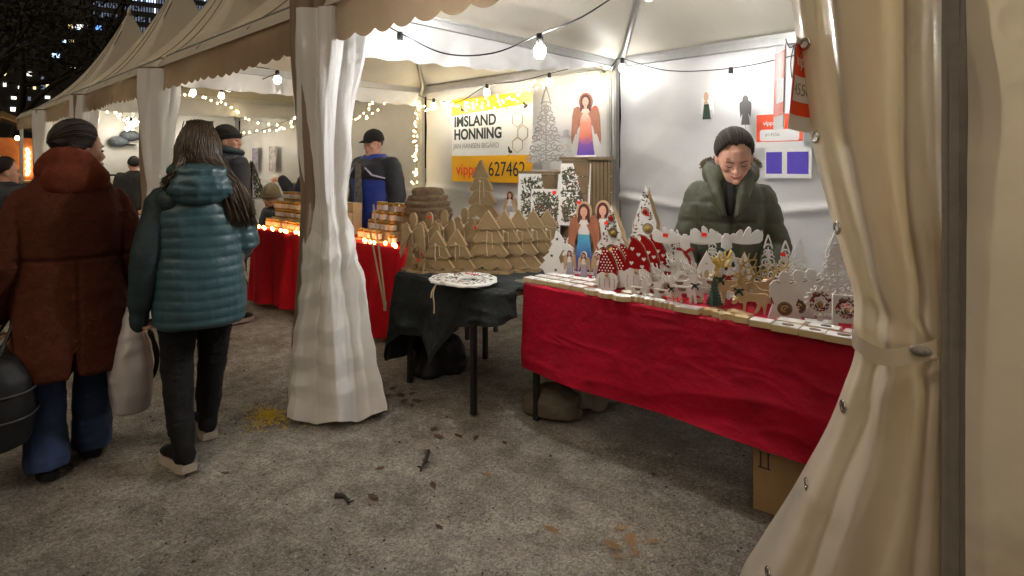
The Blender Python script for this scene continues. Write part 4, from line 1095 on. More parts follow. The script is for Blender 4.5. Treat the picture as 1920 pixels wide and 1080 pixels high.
# passer-by at the left edge
MB5, M, _ = stander('dark-haired passer-by in black at the far left edge', (-4.68, -1.0, 0), R(40), 1.53, (R(-40), R(0)), 'jacket_navy', DN, vox=.02)
cap_hair(MB5, M, 'hair_dark', k=1.12, bun=(0, -.09, .05, .06))
# two shoppers in the clothes stall
MB6, M, _ = stander('man in a dark cap among the clothes racks', (-8.15, 1.0, 0), R(80), 1.62, (R(0), R(0)), 'cloth_black', DN, vox=.024)
cap_hair(MB6, M, 'hair_dark', k=1.04); beanie(MB6, M, 'cloth_black', .06, 1.08, .09, False)
c = MB(); c.ell(M @ Vector((0, .12, .10)), (.07, .06, .008), 14, 6, M.to_3x3()); c.build('visor', 'cloth_black', MB6, smooth=True)
MB7, M, _ = stander('shopper with reddish hair next to the man in the dark cap', (-7.95, 1.16, 0), R(300), 1.60, (R(20), R(0)), 'cloth_black', DN, vox=.024)
cap_hair(MB7, M, 'hair_light', k=1.08)

# --- bags of the woman in brown
def bag_d(seed, a): return lambda co, no: a * ridged(co * np.array([7, 7, 3.5]) + seed) + a * .5 * ridged(co * 14 + seed)
pb = empty('plastic_bag', (-.10, -.905, 0), R(84), 'translucent white plastic carrier bag held by the woman in the brown coat', 'bag')
pb.location = (-.335 + .13, -1.19 + .215, 0)
b = MB()
b.loft(torso_rings([(.235, .045, .055, 0, .0), (.245, .075, .10, 0, 0), (.34, .085, .125, 0, 0), (.46, .082, .125, 0, 0), (.56, .070, .105, 0, 0), (.63, .050, .075, 0, .0), (.68, .032, .05, 0, 0), (.715, .018, .03, 0, 0)], 30, 2.6))
remesh(b, 'bag_body', 'plastic_bag', .008, 2, bag_d(2., .009), pb)
for s in (-1, 1):
    h = MB(); h.tube(smoothpath([(.02 * s, -.03, .66), (.012 * s, -.012, .72), (.0, .0, .745), (.012 * s, .02, .72), (.02 * s, .04, .66)], 14), .009, 6, flat=.4); h.build('handle', 'plastic_bag', pb, smooth=True)
h = MB(); h.tube(smoothpath([(.078, -.02, .62), (.10, -.03, .55), (.115, -.02, .45), (.10, .0, .36)], 14), [.004, .012, .014, .01, .012, .014, .014, .013, .012, .012, .012, .011, .008, .004], 6); h.build('stripe', 'black_leather', pb, smooth=True)
hb = empty('shoulder_bag', (-.335 - .03, -1.19 - .31, 0), R(90), 'large black bag with grey piping hanging from the left hand of the woman in brown', 'bag')
b = MB(); b.loft(torso_rings([(.20, .13, .20, 0, 0), (.215, .16, .24, 0, 0), (.36, .175, .26, 0, 0), (.50, .165, .25, 0, 0), (.58, .12, .21, 0, 0), (.60, .08, .18, 0, 0)], 30, 3.))
remesh(b, 'bag_body', 'black_leather', .012, 3, bag_d(5., .006), hb)
for z, q in ((.36, 1.02), (.47, 1.02)):
    b = MB(); b.tube([(.178 * q * math.copysign(abs(math.cos(a)) ** .67, math.cos(a)), .262 * q * math.copysign(abs(math.sin(a)) ** .67, math.sin(a)), z + .02 * math.sin(a)) for a in np.linspace(0, 2 * PI, 40)], .005, 6); b.build('piping', 'piping_grey', hb, smooth=True)
b = MB(); b.tube(smoothpath([(.02, -.14, .58), (.08, -.07, .70), (.10, .02, .765), (.08, .10, .70), (.02, .16, .58)], 20), .010, 6, flat=.5); b.build('strap', 'black_leather', hb, smooth=True)
# ------------------------------------------------------------ tables and cloths
def table(label, x0, x1, y0, y1, z, legs, m='pine_dark', lm='leg_black', lr=.0145):
    o = empty('market_table', ((x0 + x1) / 2, (y0 + y1) / 2, 0), 0, label, 'table'); cx, cy = o.location.x, o.location.y
    b = MB(); b.box((0, 0, z - .017), (x1 - x0, y1 - y0, .026)); b.build('table_top', m, o)
    for (x, y) in legs: b = MB(); b.box((x - cx, y - cy, (z - .03) / 2), (lr * 2, lr * 2, z - .03)); b.build('leg', lm, o)
    return o
table('folding table under the red cloth of the woodcraft stall', .99, 2.80, .67, 1.42, .775, [(1.0, .73), (2.75, .73), (1.0, 1.36), (2.75, 1.36)])
table('small square table with thin dark legs under the black cloth', .0, .93, .50, 1.32, .735, [(.03, .57), (.69, .53), (.03, 1.26), (.8, 1.26)])
table('long table under the red cloth of the honey stall', -3.0, -.64, .99, 1.70, .775, [(-2.95, 1.0), (-.7, 1.0), (-2.95, 1.62), (-.7, 1.62)])
table('back table behind the black cloth table carrying the crates', -.45, .93, 1.42, 1.85, .78, [(-.4, 1.47), (.88, 1.47), (-.4, 1.8), (.88, 1.8)])

def drape(name, label, path, z1, hem, disp, m, top, nu=260, nv=60, group=None):
    """apron hanging along a floor path plus the cloth lying on the table top"""
    P = smoothpath(path, nu) if False else None
    Q = np.asarray(path, float); d = np.r_[0, np.cumsum(np.linalg.norm(np.diff(Q, axis=0), axis=1))]; L = d[-1]
    u = np.linspace(0, L, nu); X = np.interp(u, d, Q[:, 0]); Y = np.interp(u, d, Q[:, 1])
    kk = np.ones(9) / 9; X[4:-4] = np.convolve(X, kk, 'valid'); Y[4:-4] = np.convolve(Y, kk, 'valid')
    tx, ty = np.gradient(X), np.gradient(Y); n = np.hypot(tx, ty); nx, ny = ty / n, -tx / n
    V = np.linspace(0, 1, nv)[None, :]; U = u[:, None] + 0 * V; V = V + 0 * U
    hz = np.array([hem(a) for a in u])[:, None]
    Z = z1 + (hz - z1) * V; D = disp(U, V, Z)
    G = np.stack([X[:, None] + nx[:, None] * D, Y[:, None] + ny[:, None] * D, Z + 0 * D], -1)
    # rounded shoulder at the table edge
    G[:, 0] -= np.stack([nx, ny, 0 * nx], -1) * .012; G[:, 0, 2] = z1 + .006
    b = MB(); b.grid(G)
    x0, x1, y0, y1 = top
    UX, UY = np.meshgrid(np.linspace(x0, x1, 60), np.linspace(0, 1, 30), indexing='ij')
    ya = np.interp(UX, [x0, x1], y0 if hasattr(y0, '__len__') else [y0, y0]); UY = ya + (y1 - ya) * UY
    b.grid(np.stack([UX, UY, z1 + .006 + .0025 * vnoise(np.stack([UX * 5, UY * 5, UX * 0], -1))], -1))
    o = b.build(name, m, smooth=True); return tag(o, label, 'tablecloth', group)
def red_d(U, V, Z):
    q = np.stack([U * 1.6 + V * 1.5, V * 2.2 - U * .5, U * 0 + 1.], -1)
    return .012 + .018 * V + .010 * ridged(q * 1.1) * (.3 + V) + .006 * ridged(q * 2.3 + 4) * (.3 + .7 * V) * np.clip(.5 + vnoise(q * .7), 0, 1) + .0028 * ridged(np.stack([U * 5 + V * 3 + 1.3 * vnoise(q), V * 6 - U * 2.5, U * 0 + 3], -1)) * np.clip(.4 + 1.2 * vnoise(q * .9 + 7), 0, 1) + .0022 * ridged(np.stack([U * 4 - V * 5 + vnoise(q * 2), V * 9 + U * 3, U * 0 + 6], -1)) * np.clip(.4 + 1.2 * vnoise(q * 1.1 + 2), 0, 1) + .016 * V ** 3 * np.sin(U * 7)
drape('tablecloth', 'crumpled dark red cloth hanging from the woodcraft table', [(.972, 1.40), (.972, .655), (2.82, .655)], .782, lambda a: .30 + .012 * math.sin(a * 4) + .02 * math.sin(a * 1.7), red_d, 'red_cloth', (.982, 2.82, .667, 1.42), 360, 90)
def hon_d(U, V, Z):
    return .015 + V * (.028 * np.sin(U * 17 + 1.5 * vnoise(np.stack([U * 2, V, U * 0], -1))) + .02 * np.sin(U * 31 + 1)) + .03 * V
drape('tablecloth', 'bright red cloth falling in folds to the ground at the honey stall', [(-3.05, 1.7), (-3.05, .81), (-.61, .96), (-.61, 1.7)], .782, lambda a: .05 + .02 * math.sin(a * 5), hon_d, 'honey_cloth', (-3.04, -.62, (.822, .972), 1.70), 380, 30)
HB = [(0, .20), (.5, .16), (.82, .14), (.86, .30), (.95, .365), (1.05, .37), (1.2, .365), (1.32, .25), (1.40, .40), (1.46, .50), (1.7, .56), (1.9, .60)]
def blk_d(U, V, Z):
    fl = np.clip(1 - np.abs(U - .74) / .4, 0, 1)
    q = np.stack([U * 3, V * 1.5, U * 0 + 2], -1)
    return .012 + V * (.03 * np.sin(U * 15 + 1) + .012 * np.sin(U * 33)) + .016 * ridged(q * 2) * V + .16 * V * np.clip(1 - U / .86, 0, 1) ** .5 * (U < .9) + .05 * V * np.exp(-((U - 1.34) / .07) ** 2) + .02 * V
drape('tablecloth', 'black cloth with a hanging corner on the small table', [(-.02, 1.32), (-.02, .485), (.955, .485), (.955, .60)], .742, lambda a: float(np.interp(a, [q[0] for q in HB], [q[1] for q in HB])), blk_d, 'black_cloth', (-.008, .945, .497, 1.33), 200, 40)

# ------------------------------------------------------------ wooden figures
def tagr(parent, x, z, y=-.02, s=.017): b = MB(); b.box((x, y, z), (s * 1.3, .002, s), 0, Matrix.Rotation(.15, 3, 'Y')); return b.build('price_tag', 'tag_red', parent)
def thing(name, label, cat, loc, rz, group=None): return empty(name, loc, rz, label, cat, group)

def scallop_tier(w0, w1, z0, z1, n):
    pts = [(-w0 / 2, z1), (w0 / 2, z1), (w1 / 2, z0)]
    for k in range(n):
        a, b = w1 / 2 - w1 * k / n, w1 / 2 - w1 * (k + 1) / n
        for t in (.2, .5, .8): pts.append((a + (b - a) * t, z0 - .085 * w1 * math.sin(PI * t) ** .7))
        pts.append((b, z0))
    return pts[::-1]
def mdf_tree(label, loc, rz, h, w, tiers, group, tagpos=None, m='mdf', twine=True, t=.022):
    o = thing('wooden_tree', label, 'wooden figure', loc, rz, group)
    b = MB(); b.box((0, .01, .008), (w * .9, .09, .016)); b.build('base', m, o)
    b = MB(); b.box((0, .005, .016 + h * .05), (w * .14, t, h * .1)); b.build('trunk', m, o)
    z0 = .016 + h * .07; H_ = h - z0
    for k in range(tiers):
        lo = z0 + H_ * k / (tiers + .35); hi = z0 + H_ * (k + 1.28) / (tiers + .35) if k < tiers - 1 else h
        wl = w * (1 - .66 * k / tiers); wh = wl * .36 if k < tiers - 1 else .004; y_ = -.009 * k
        sp_ = scallop_tier(wh, wl, lo, hi, 3 if k < tiers - 1 else 2)
        b = MB(); b.prism(sp_, t, y_); tr = b.build('tier', m, o)
        b = MB(); edge = sp_[:-2] + [(wh / 2, hi)]; b.ribbon([(-wh / 2, hi)] + [(x * .985, z + .003) for x, z in sp_[:-2]] + [(wh / 2, hi)], .0026, .0015, y_ - t / 2 - .0006); b.build('edge_highlight', 'mdf_highlight', tr)  # pale strips paint the bevel highlight along each tier edge
    if twine:
        b = MB(); zt = z0 + H_ * .62; b.tube([(-w * .02, -t * .5 - .02, zt), (-w * .03, -t / 2 - .026, zt * .7), (-w * .02, -t / 2 - .02, zt * .42)], .0022, 5); b.ell((-w * .02, -t * .5 - .024, zt), (.009, .008, .011), 8, 6); b.tube([(-w * .02, -t * .5 - .02, zt), (w * .08, -t / 2 - .02, zt * .98), (w * .09, -t / 2 - .015, zt * .6)], .002, 5); b.build('twine', 'twine', o)
    if tagpos: tagr(o, tagpos[0], tagpos[1], -t / 2 - .016)
    return o
def wing_pts(s, h):
    return [(s * .02 * h, .60 * h), (s * .06 * h, .71 * h), (s * .12 * h, .76 * h), (s * .18 * h, .73 * h), (s * .205 * h, .62 * h), (s * .215 * h, .45 * h), (s * .225 * h, .28 * h), (s * .215 * h, .19 * h), (s * .18 * h, .30 * h), (s * .14 * h, .40 * h), (s * .07 * h, .50 * h)]
def body_pts(h): return [(-.15 * h, .0), (-.13 * h, .12 * h), (-.095 * h, .40 * h), (-.085 * h, .60 * h), (-.05 * h, .70 * h), (.05 * h, .70 * h), (.085 * h, .60 * h), (.095 * h, .40 * h), (.13 * h, .12 * h), (.15 * h, .0)]
def mdf_angel(label, loc, rz, h, group, tagpos=None, carved=False):
    o = thing('wooden_angel', label, 'wooden figure', loc, rz, group)
    b = MB(); b.box((0, .01, .008), (.36 * h, .08, .016)); b.build('base', 'mdf', o)
    b = MB(); b.prism([(x, z + .014) for x, z in body_pts(h)][::-1], .020, .004); bd = b.build('body', 'mdf', o)
    for s in (-1, 1):
        pts = wing_pts(s, h); pts = pts if s < 0 else pts[::-1]
        b = MB(); b.prism(pts, .018, -.012); wgo = b.build('wing', 'mdf', o)
        g = MB()
        for k in range(4): x = s * (.10 + .035 * k) * h; g.ribbon([(x, (.46 - .03 * k) * h), (x + s * .02 * h, .36 * h - .02 * k * h), (x + s * .022 * h, .26 * h)], .004, .002, -.0215)
        g.build('groove', 'mdf_edge', wgo)
    b = MB(); b.prism([(.066 * h * math.cos(a), .80 * h + .115 * h * math.sin(a)) for a in np.linspace(0, 2 * PI, 19)[:-1]], .022, -.004); b.build('head', 'mdf', o)
    b = MB(); b.tube(smoothpath([(-.07 * h, -.024, .70 * h), (0, -.03, .62 * h), (.09 * h, -.026, .69 * h)], 10), .002, 5); b.ell((0, -.03, .61 * h), (.010, .008, .012), 8, 6); b.tube([(0, -.028, .61 * h), (.01, -.026, .35 * h)], .0018, 5); b.build('twine', 'twine', o)
    if carved:
        c = MB()
        for k in range(9): c.ribbon([(-.08 * h + .02 * h * math.sin(t * 4 + k) + .02 * h * k, .05 * h + t * .1 * h) for t in np.linspace(0, 1.4, 7)], .003, .002, -.0075)
        c.build('carving', 'mdf_edge', bd)
    if tagpos: tagr(o, tagpos[0], tagpos[1], -.02)
    return o
DEER = [(0, .70), (.03, .66), (.12, .64), (.16, .58), (.18, .50), (.20, .42), (.19, .30), (.17, .15), (.16, .0), (.22, 0), (.24, .16), (.27, .30), (.30, .30), (.30, .15), (.31, 0), (.37, 0), (.37, .17), (.40, .33), (.62, .33), (.64, .22), (.62, .12), (.60, 0), (.66, 0), (.70, .14), (.73, .24), (.76, .22), (.78, .12), (.78, 0), (.84, 0), (.85, .14), (.88, .30), (.90, .42), (.93, .50), (.97, .53), (.92, .57), (.84, .585), (.6, .555), (.40, .565), (.30, .63), (.25, .72), (.205, .80), (.17, .86), (.13, .80), (.07, .77), (0, .745)]
DEER2 = [(.0, .70), (.03, .66), (.12, .64), (.16, .58), (.18, .50), (.19, .44), (.12, .40), (.06, .34), (.06, .28), (.12, .26), (.16, .28), (.14, .32), (.20, .36), (.25, .34), (.30, .32), (.31, .15), (.29, 0), (.35, 0), (.37, .17), (.40, .35), (.62, .35), (.66, .24), (.63, .12), (.58, 0), (.64, 0), (.70, .12), (.74, .24), (.77, .22), (.80, .12), (.80, 0), (.86, 0), (.86, .14), (.89, .30), (.91, .42), (.95, .40), (.96, .46), (.92, .56), (.84, .60), (.6, .575), (.40, .585), (.30, .65), (.25, .73), (.205, .80), (.17, .86), (.13, .80), (.07, .77), (0, .745)]
def antlers(b, h, L, y0, t, wd=.05):
    for s, dy in ((1, 0), (.82, .012)):
        base = smoothpath([(.17 * L, .82 * h), (.22 * L, .98 * h), (.36 * L, 1.12 * h * s), (.56 * L, 1.16 * h * s)], 12); b.ribbon(base, np.linspace(wd * h, wd * .5 * h, 12), t, y0 + dy)
        for k, (i, dx) in enumerate(((3, -.10), (5, -.05), (7, .0), (9, .05))):
            p = base[i]; b.ribbon(smoothpath([tuple(p), (p[0] + dx * L, p[1] + .10 * h), (p[0] + (dx + .03) * L, p[1] + .2 * h)], 6), np.linspace(wd * .8 * h, wd * .35 * h, 6), t * .92, y0 + dy + .0005 * (k + 1))
def deer(label, loc, rz, h, group, m='mdf', am=None, t=.018, pts=DEER, tagpos=None, base=True, patch=None, ribbon=None, flip=False):
    o = thing('wooden_reindeer', label, 'wooden figure', loc, rz, group); L = h * 1.12; sg = -1 if flip else 1
    z0 = .012 if base else 0
    P = [((x - .48) * L * sg, z * h / 1.0 + z0) for x, z in pts]; P = P[::-1] if not flip else P
    P = P[::-1]
    b = MB(); b.prism(P, t); bd = b.build('body', m, o)
    b = MB(); antlers(b, h, L, .0, t * .8); V = b.v; b.v = [((x - .48 * L) * sg, y, z + z0) for x, y, z in V]; b.build('antlers', am or m, o)
    if base: b = MB(); b.box((0, 0, .006), (L * .95, .06, .012)); b.build('base', m, o)
    if patch:
        b = MB(); b.prism([((.60 + .13 * math.cos(a) - .48) * L * sg, .50 * h + .10 * h * math.sin(a) + z0) for a in np.linspace(PI * .95, PI * 2.05, 12)][::(1 if sg > 0 else -1)], .002, -t / 2 - .001); b.build('patch', patch, bd)
    if ribbon:
        b = MB(); x = (.2 - .48) * L * sg; z = .60 * h + z0
        for a, l in ((.5, .17), (2.6, .17), (-.7, .14), (-2.4, .14), (1.5, .1)): b.ribbon(smoothpath([(x, z), (x + l * .6 * h * math.cos(a), z + l * .6 * h * math.sin(a) + .008), (x + l * h * math.cos(a), z + l * h * math.sin(a))], 5), .05 * h, .004, -t / 2 - .006 - .001 * l)
        b.build('ribbon', ribbon, o)
    if tagpos: tagr(o, tagpos[0], tagpos[1], -t / 2 - .003)
    return o
GR = 'raw board figures on the black cloth'
FZ = .748
FA = R(22)                      # figures turn a little towards the walkway
mdf_angel('raw board angel with carved hem at the corner of the black cloth', (.03, .60, FZ), FA, .42, GR, carved=True)
mdf_angel('raw board angel with a red price tag on its head', (.03, .735, FZ), FA, .415, GR, tagpos=(.005, .345))
mdf_angel('raw board angel third in the line of wooden angels', (.035, .865, FZ), FA, .425, GR)
mdf_angel('raw board angel furthest back beside the straw hive', (.03, 1.06, FZ), FA, .43, GR)
deer('small raw board reindeer with a red tag at the front edge', (.115, .565, FZ), R(10), .135, GR, tagpos=(.02, .085), am='mdf')
deer('raw board reindeer just behind the small tagged one', (.14, .72, FZ), R(10), .165, GR)
deer('large raw board reindeer with broad antlers behind the small trees', (.26, 1.02, FZ), R(12), .235, GR, tagpos=(-.06, .265))
mdf_tree('small raw board tree with tag beside the tagged reindeer', (.215, .66, FZ), FA, .275, .235, 3, GR, (.018, .185))
mdf_tree('small raw board tree, right of the pair in front', (.315, .745, FZ), FA, .285, .245, 3, GR, (.0, .205))
mdf_tree('large raw board tree at the front of the big tree rank', (.465, .885, FZ), FA, .405, .32, 4, GR, (-.02, .305))
mdf_tree('large raw board tree second in the big tree rank', (.50, 1.0, FZ), FA, .40, .31, 4, GR)
mdf_tree('large raw board tree third in the big tree rank', (.555, 1.075, FZ), FA, .405, .31, 4, GR)
mdf_tree('large raw board tree fourth in the rank with two red tags', (.585, 1.19, FZ), FA, .40, .31, 4, GR, (.0, .36))
mdf_tree('large raw board tree at the back end of the big tree rank', (.63, 1.28, FZ), FA, .40, .30, 4, GR)
mdf_tree('tall tiered board tree standing in front of the yellow phone number', (-.25, 1.50, .99), FA, .50, .30, 4, GR, t=.03, twine=True)

def disc_wreath(label, loc, rz, r, seed, tilt=.05, m='white_wood'):
    o = thing('wreath_plate', label, 'wreath', loc, 0, 'round painted wreath plates'); o.rotation_euler = (tilt, .04, rz)
    b = MB(); n = 40
    pr_ = [(r * .30, 0), (r, 0), (r * 1.0, .008), (r * .97, .012), (r * .32, .012), (r * .30, .008), (r * .30, 0)]
    b.loft([[(q * (1 + (.035 * math.cos(12 * a) if q > r * .9 else 0)) * math.cos(a), q * (1 + (.035 * math.cos(12 * a) if q > r * .9 else 0)) * math.sin(a), z) for a in np.linspace(0, 2 * PI, n + 1)[:-1]] for q, z in pr_], cap=False); b.build('plate', m, o)
    rr = random.Random(seed)
    for mm, cnt in (('leaf_print', 60), ('berry_print', 26), ('brown_print', 24)):
        c = MB()
        for k in range(cnt):
            a = rr.uniform(0, 2 * PI); q = r * rr.uniform(.42, .88); s = r * rr.uniform(.06, .12); d = rr.uniform(0, PI); x, y = q * math.cos(a), q * math.sin(a); z = .0125 + rr.uniform(.0002, .003)
            c.add([(x - s * math.cos(d), y - s * math.sin(d), z), (x + s * .4 * math.sin(d), y - s * .4 * math.cos(d), z + .001), (x + s * math.cos(d), y + s * math.sin(d), z), (x - s * .4 * math.sin(d), y + s * .4 * math.cos(d), z + .001)], [(0, 1, 2, 3)])
        q_ = c.build('painted_leaves', mm, o); tag(q_, kind='stuff')
    return o
disc_wreath('round painted wreath plate lying over the edge of the black cloth', (.50, .515, .758), .3, .125, 1)
disc_wreath('round painted wreath plate resting on top of another with orange ribbon', (.66, .52, .775), 0, .165, 2, .03)
b = MB(); b.ribbon([(0, 0), (.03, .012), (.06, .004), (.10, .016)], .02, .004); o = b.build('ribbon_bow', 'ribbon_orange', None, loc=(.54, .60, .792), rot=(R(80), 0, R(10))); tag(o, 'orange ribbon bow lying on the wreath plates', 'ribbon')
b = MB(); b.tube(smoothpath([(.50, .41, .755), (.50, .385, .70), (.515, .38, .64), (.52, .375, .585)], 14), .004, 5); b.tube(smoothpath([(.505, .41, .755), (.49, .385, .71), (.485, .38, .67)], 10), .004, 5); o = b.build('cord', 'twine'); tag(o, 'pale raffia cord hanging from the wreath plates', 'cord')

# straw hive, crates, boards, tall figures at the back
o = thing('straw_hive', 'domed coiled straw beehive behind the wooden angels', 'beehive', (-.78, 1.36, .79), 0)
prof = [(.21, 0)]
for k in range(9):
    rad = .215 * math.sqrt(max(.12, 1 - (k / 9.4) ** 3.2)); z = .05 * k
    prof += [(rad * .965, z + .003), (rad, z + .018), (rad, z + .034), (rad * .965, z + .047)]
prof += [(.12, .462), (.05, .47), (.004, .472)]
b = MB(); b.lathe(prof, 36); b.build('coil', 'straw', o, smooth=True)
rs = random.Random(4); b = MB()
for k in range(520):
    a = rs.uniform(0, 2 * PI); i = rs.randint(0, 8); rad = .218 * math.sqrt(max(.12, 1 - (i / 9.4) ** 3.2)); z = .05 * i + rs.uniform(.006, .044); a2 = a + rs.uniform(.05, .16)
    b.tube([(rad * math.cos(a), rad * math.sin(a), z), ((rad + .004) * math.cos((a + a2) / 2), (rad + .004) * math.sin((a + a2) / 2), z + .004), (rad * math.cos(a2), rad * math.sin(a2), z + rs.uniform(-.006, .012))], .0022, 4)
q = b.build('loose_straw', 'straw', o); tag(q, kind='stuff')

def crate(label, x0, x1, y0, y1, z0, z1, m='pine_dark', side_slats=0):
    o = thing('display_crate', label, 'crate', ((x0 + x1) / 2, (y0 + y1) / 2, z0), 0, 'crates used as plinths'); w_, d_, h_ = x1 - x0, y1 - y0, z1 - z0
    n = max(3, int(h_ / .1))
    for k in range(n):
        z = h_ * (k + .5) / n
        b = MB(); b.box((0, -d_ / 2 + .007, z), (w_ - .002, .012, h_ / n - .008)); b.build('slat', m, o)
        b = MB(); b.box((0, d_ / 2 - .007, z), (w_ - .002, .012, h_ / n - .008)); b.build('slat', m, o)
    ns = 6
    for k in range(ns):
        y = -d_ / 2 + .014 + (d_ - .028) * (k + .5) / ns
        for s in (-1, 1): b = MB(); b.box((s * (w_ / 2 - .006), y, h_ / 2), (.012, (d_ - .03) / ns - .010, h_ - .004)); b.build('slat', m, o)
    b = MB(); b.box((0, 0, h_ + .009), (w_ + .03, d_ + .02, .018)); b.build('lid', 'pine_dark', o)
    return o
crate('dark crate plinth under the large filigree tree', .21, .53, 1.46, 1.76, .787, 1.385)
crate('dark slatted crate plinth under the purple and orange angel', .60, .82, 1.46, 1.76, .787, 1.485)
crate('low crate plinth under the tall tiered tree', -.42, .14, 1.46, 1.76, .787, .975)

def sprig_board(label, loc, rz, w_, h_, seed, lean=-.09, tagp=None, dens=420):
    o = thing('printed_board', label, 'wall board', loc, 0, 'white boards printed with winter sprigs'); o.rotation_euler = (lean, 0, rz)
    b = MB(); b.box((0, 0, h_ / 2), (w_, .014, h_)); b.build('board', 'white_wood', o)
    rr = random.Random(seed)
    for mm, cnt, s0, s1 in (('leaf_print', dens, .011, .026), ('brown_print', dens // 3, .010, .02), ('berry_print', dens // 4, .006, .011)):
        c = MB()
        for k in range(cnt):
            x, z = rr.uniform(-.42, .42) * w_, h_ * rr.uniform(.07, .93)
            if rr.random() > .35 + .75 * (.5 + .5 * math.sin(x * 40 + seed) * math.cos(z * 24 + seed * 2)): continue
            s = rr.uniform(s0, s1); d = rr.uniform(0, 2 * PI); y = -.0074 - rr.uniform(.0002, .0016)
            c.add([(x - s * math.cos(d), y, z - s * math.sin(d)), (x + s * .32 * math.sin(d), y - .0004, z - s * .32 * math.cos(d)), (x + s * math.cos(d), y, z + s * math.sin(d)), (x - s * .32 * math.sin(d), y - .0004, z + s * .32 * math.cos(d))], [(0, 1, 2, 3)])
        q = c.build('sprigs', mm, o); tag(q, kind='stuff')
    if tagp: tagr(o, tagp[0], tagp[1], -.011, .022)
    return o
sprig_board('white board printed with sprigs leaning at the filigree tree crate', (.405, 1.435, 1.04), R(20), .33, .345, 3, tagp=(.11, .31))
sprig_board('smaller white sprig board with gold spark leaning in front of another', (.52, 1.37, .955), R(20), .22, .325, 5, tagp=(.065, .30))
sprig_board('tall white sprig board on the slatted crate front', (.725, 1.435, 1.03), R(15), .22, .43, 7, tagp=(.045, .40))
sprig_board('low sprig board behind the big raw board trees', (.33, 1.40, .80), R(20), .30, .30, 11, tagp=(-.02, .25))
o = thing('wooden_easel', 'small dark plank bench carrying the leaning sprig boards', 'bench', (.60, 1.385, .786), R(8)); b = MB(); b.box((-.06, 0, .15), (.72, .05, .018)); b.build('seat', 'pine_dark', o)
for x in (-.40, .28): b = MB(); b.box((x, 0, .07), (.02, .05, .138)); b.build('leg', 'pine_dark', o)

def spiral(cx, cz, r, turns, a0, sg, n=26): return [(cx + r * (1 - .80 * t) * math.cos(a0 + sg * turns * 2 * PI * t), cz + r * (1 - .80 * t) * math.sin(a0 + sg * turns * 2 * PI * t)) for t in np.linspace(0, 1, n)]
def scroll_tree(label, loc, rz, h, w_, rows, group, m='white_wood', t=.014, wd=.011, tagp=None, stem=True):
    o = thing('filigree_tree', label, 'wooden figure', loc, rz, group); b = MB(); rs = random.Random(int(h * 1000) + rows)
    zt = .80 * h; k_ = 0
    ap = [(-.09 * w_ * 1.2, zt), (0, h), (.09 * w_ * 1.2, zt)]; b.ribbon(smoothpath([(-.11 * w_, zt - .01), (-.06 * w_, zt + .09 * h), (0, h - .004)], 8), wd, t, 0); b.ribbon(smoothpath([(.11 * w_, zt - .01), (.06 * w_, zt + .09 * h), (0, h - .004)], 8), wd, t * .97, .0003); b.ribbon([(-.12 * w_, zt), (0, zt + .012), (.12 * w_, zt)], wd, t * .94, .0005)
    rh = (zt - .10 * h) / rows
    for r in range(rows):
        z = zt - rh * (r + .5); half = w_ * (.12 + .38 * (r + .7) / rows); n = max(1, int(round(half / (rh * .62)))); rad = min(rh * .60, half / n * .66)
        for s in (-1, 1):
            for j in range(n):
                x = s * (half - rad) * (j + (.62 if n > 1 else .8)) / (n - .3 if n > 1 else 1); k_ += 1
                b.ribbon(spiral(x, z + rh * .12 * rs.uniform(-1, 1), rad * rs.uniform(.92, 1.1), 1.25, (PI * .5 if j % 2 else -PI * .5), s * (1 if j % 2 else -1)), np.linspace(wd, wd * .62, 26), t * (1 - .004 * k_), .0001 * k_)
        b.ribbon(smoothpath([(-half * .92, z - rh * .48), (-half * .45, z - rh * .25), (0, z - rh * .52), (half * .45, z - rh * .25), (half * .92, z - rh * .48)], 16), wd * .8, t * (.72 - .01 * r), 0)
    b.ribbon([(0, .10 * h), (0, zt)], wd * .8, t * .66, 0)
    b.build('filigree', m, o)
    b = MB(); b.box((0, .0, h * .05), (w_ * .16, t * .9, h * .1)); b.build('trunk', m, o); b = MB(); b.box((0, 0, .006), (w_ * .62, .07, .012)); b.build('base', m, o)
    if tagp: tagr(o, tagp[0], tagp[1], -t / 2 - .004, .018)
    return o
scroll_tree('large grey filigree tree with curled branches standing on a crate', (.372, 1.56, 1.405), R(28), .63, .335, 6, 'curled filigree trees', 'grey_wood', .016, .0095)

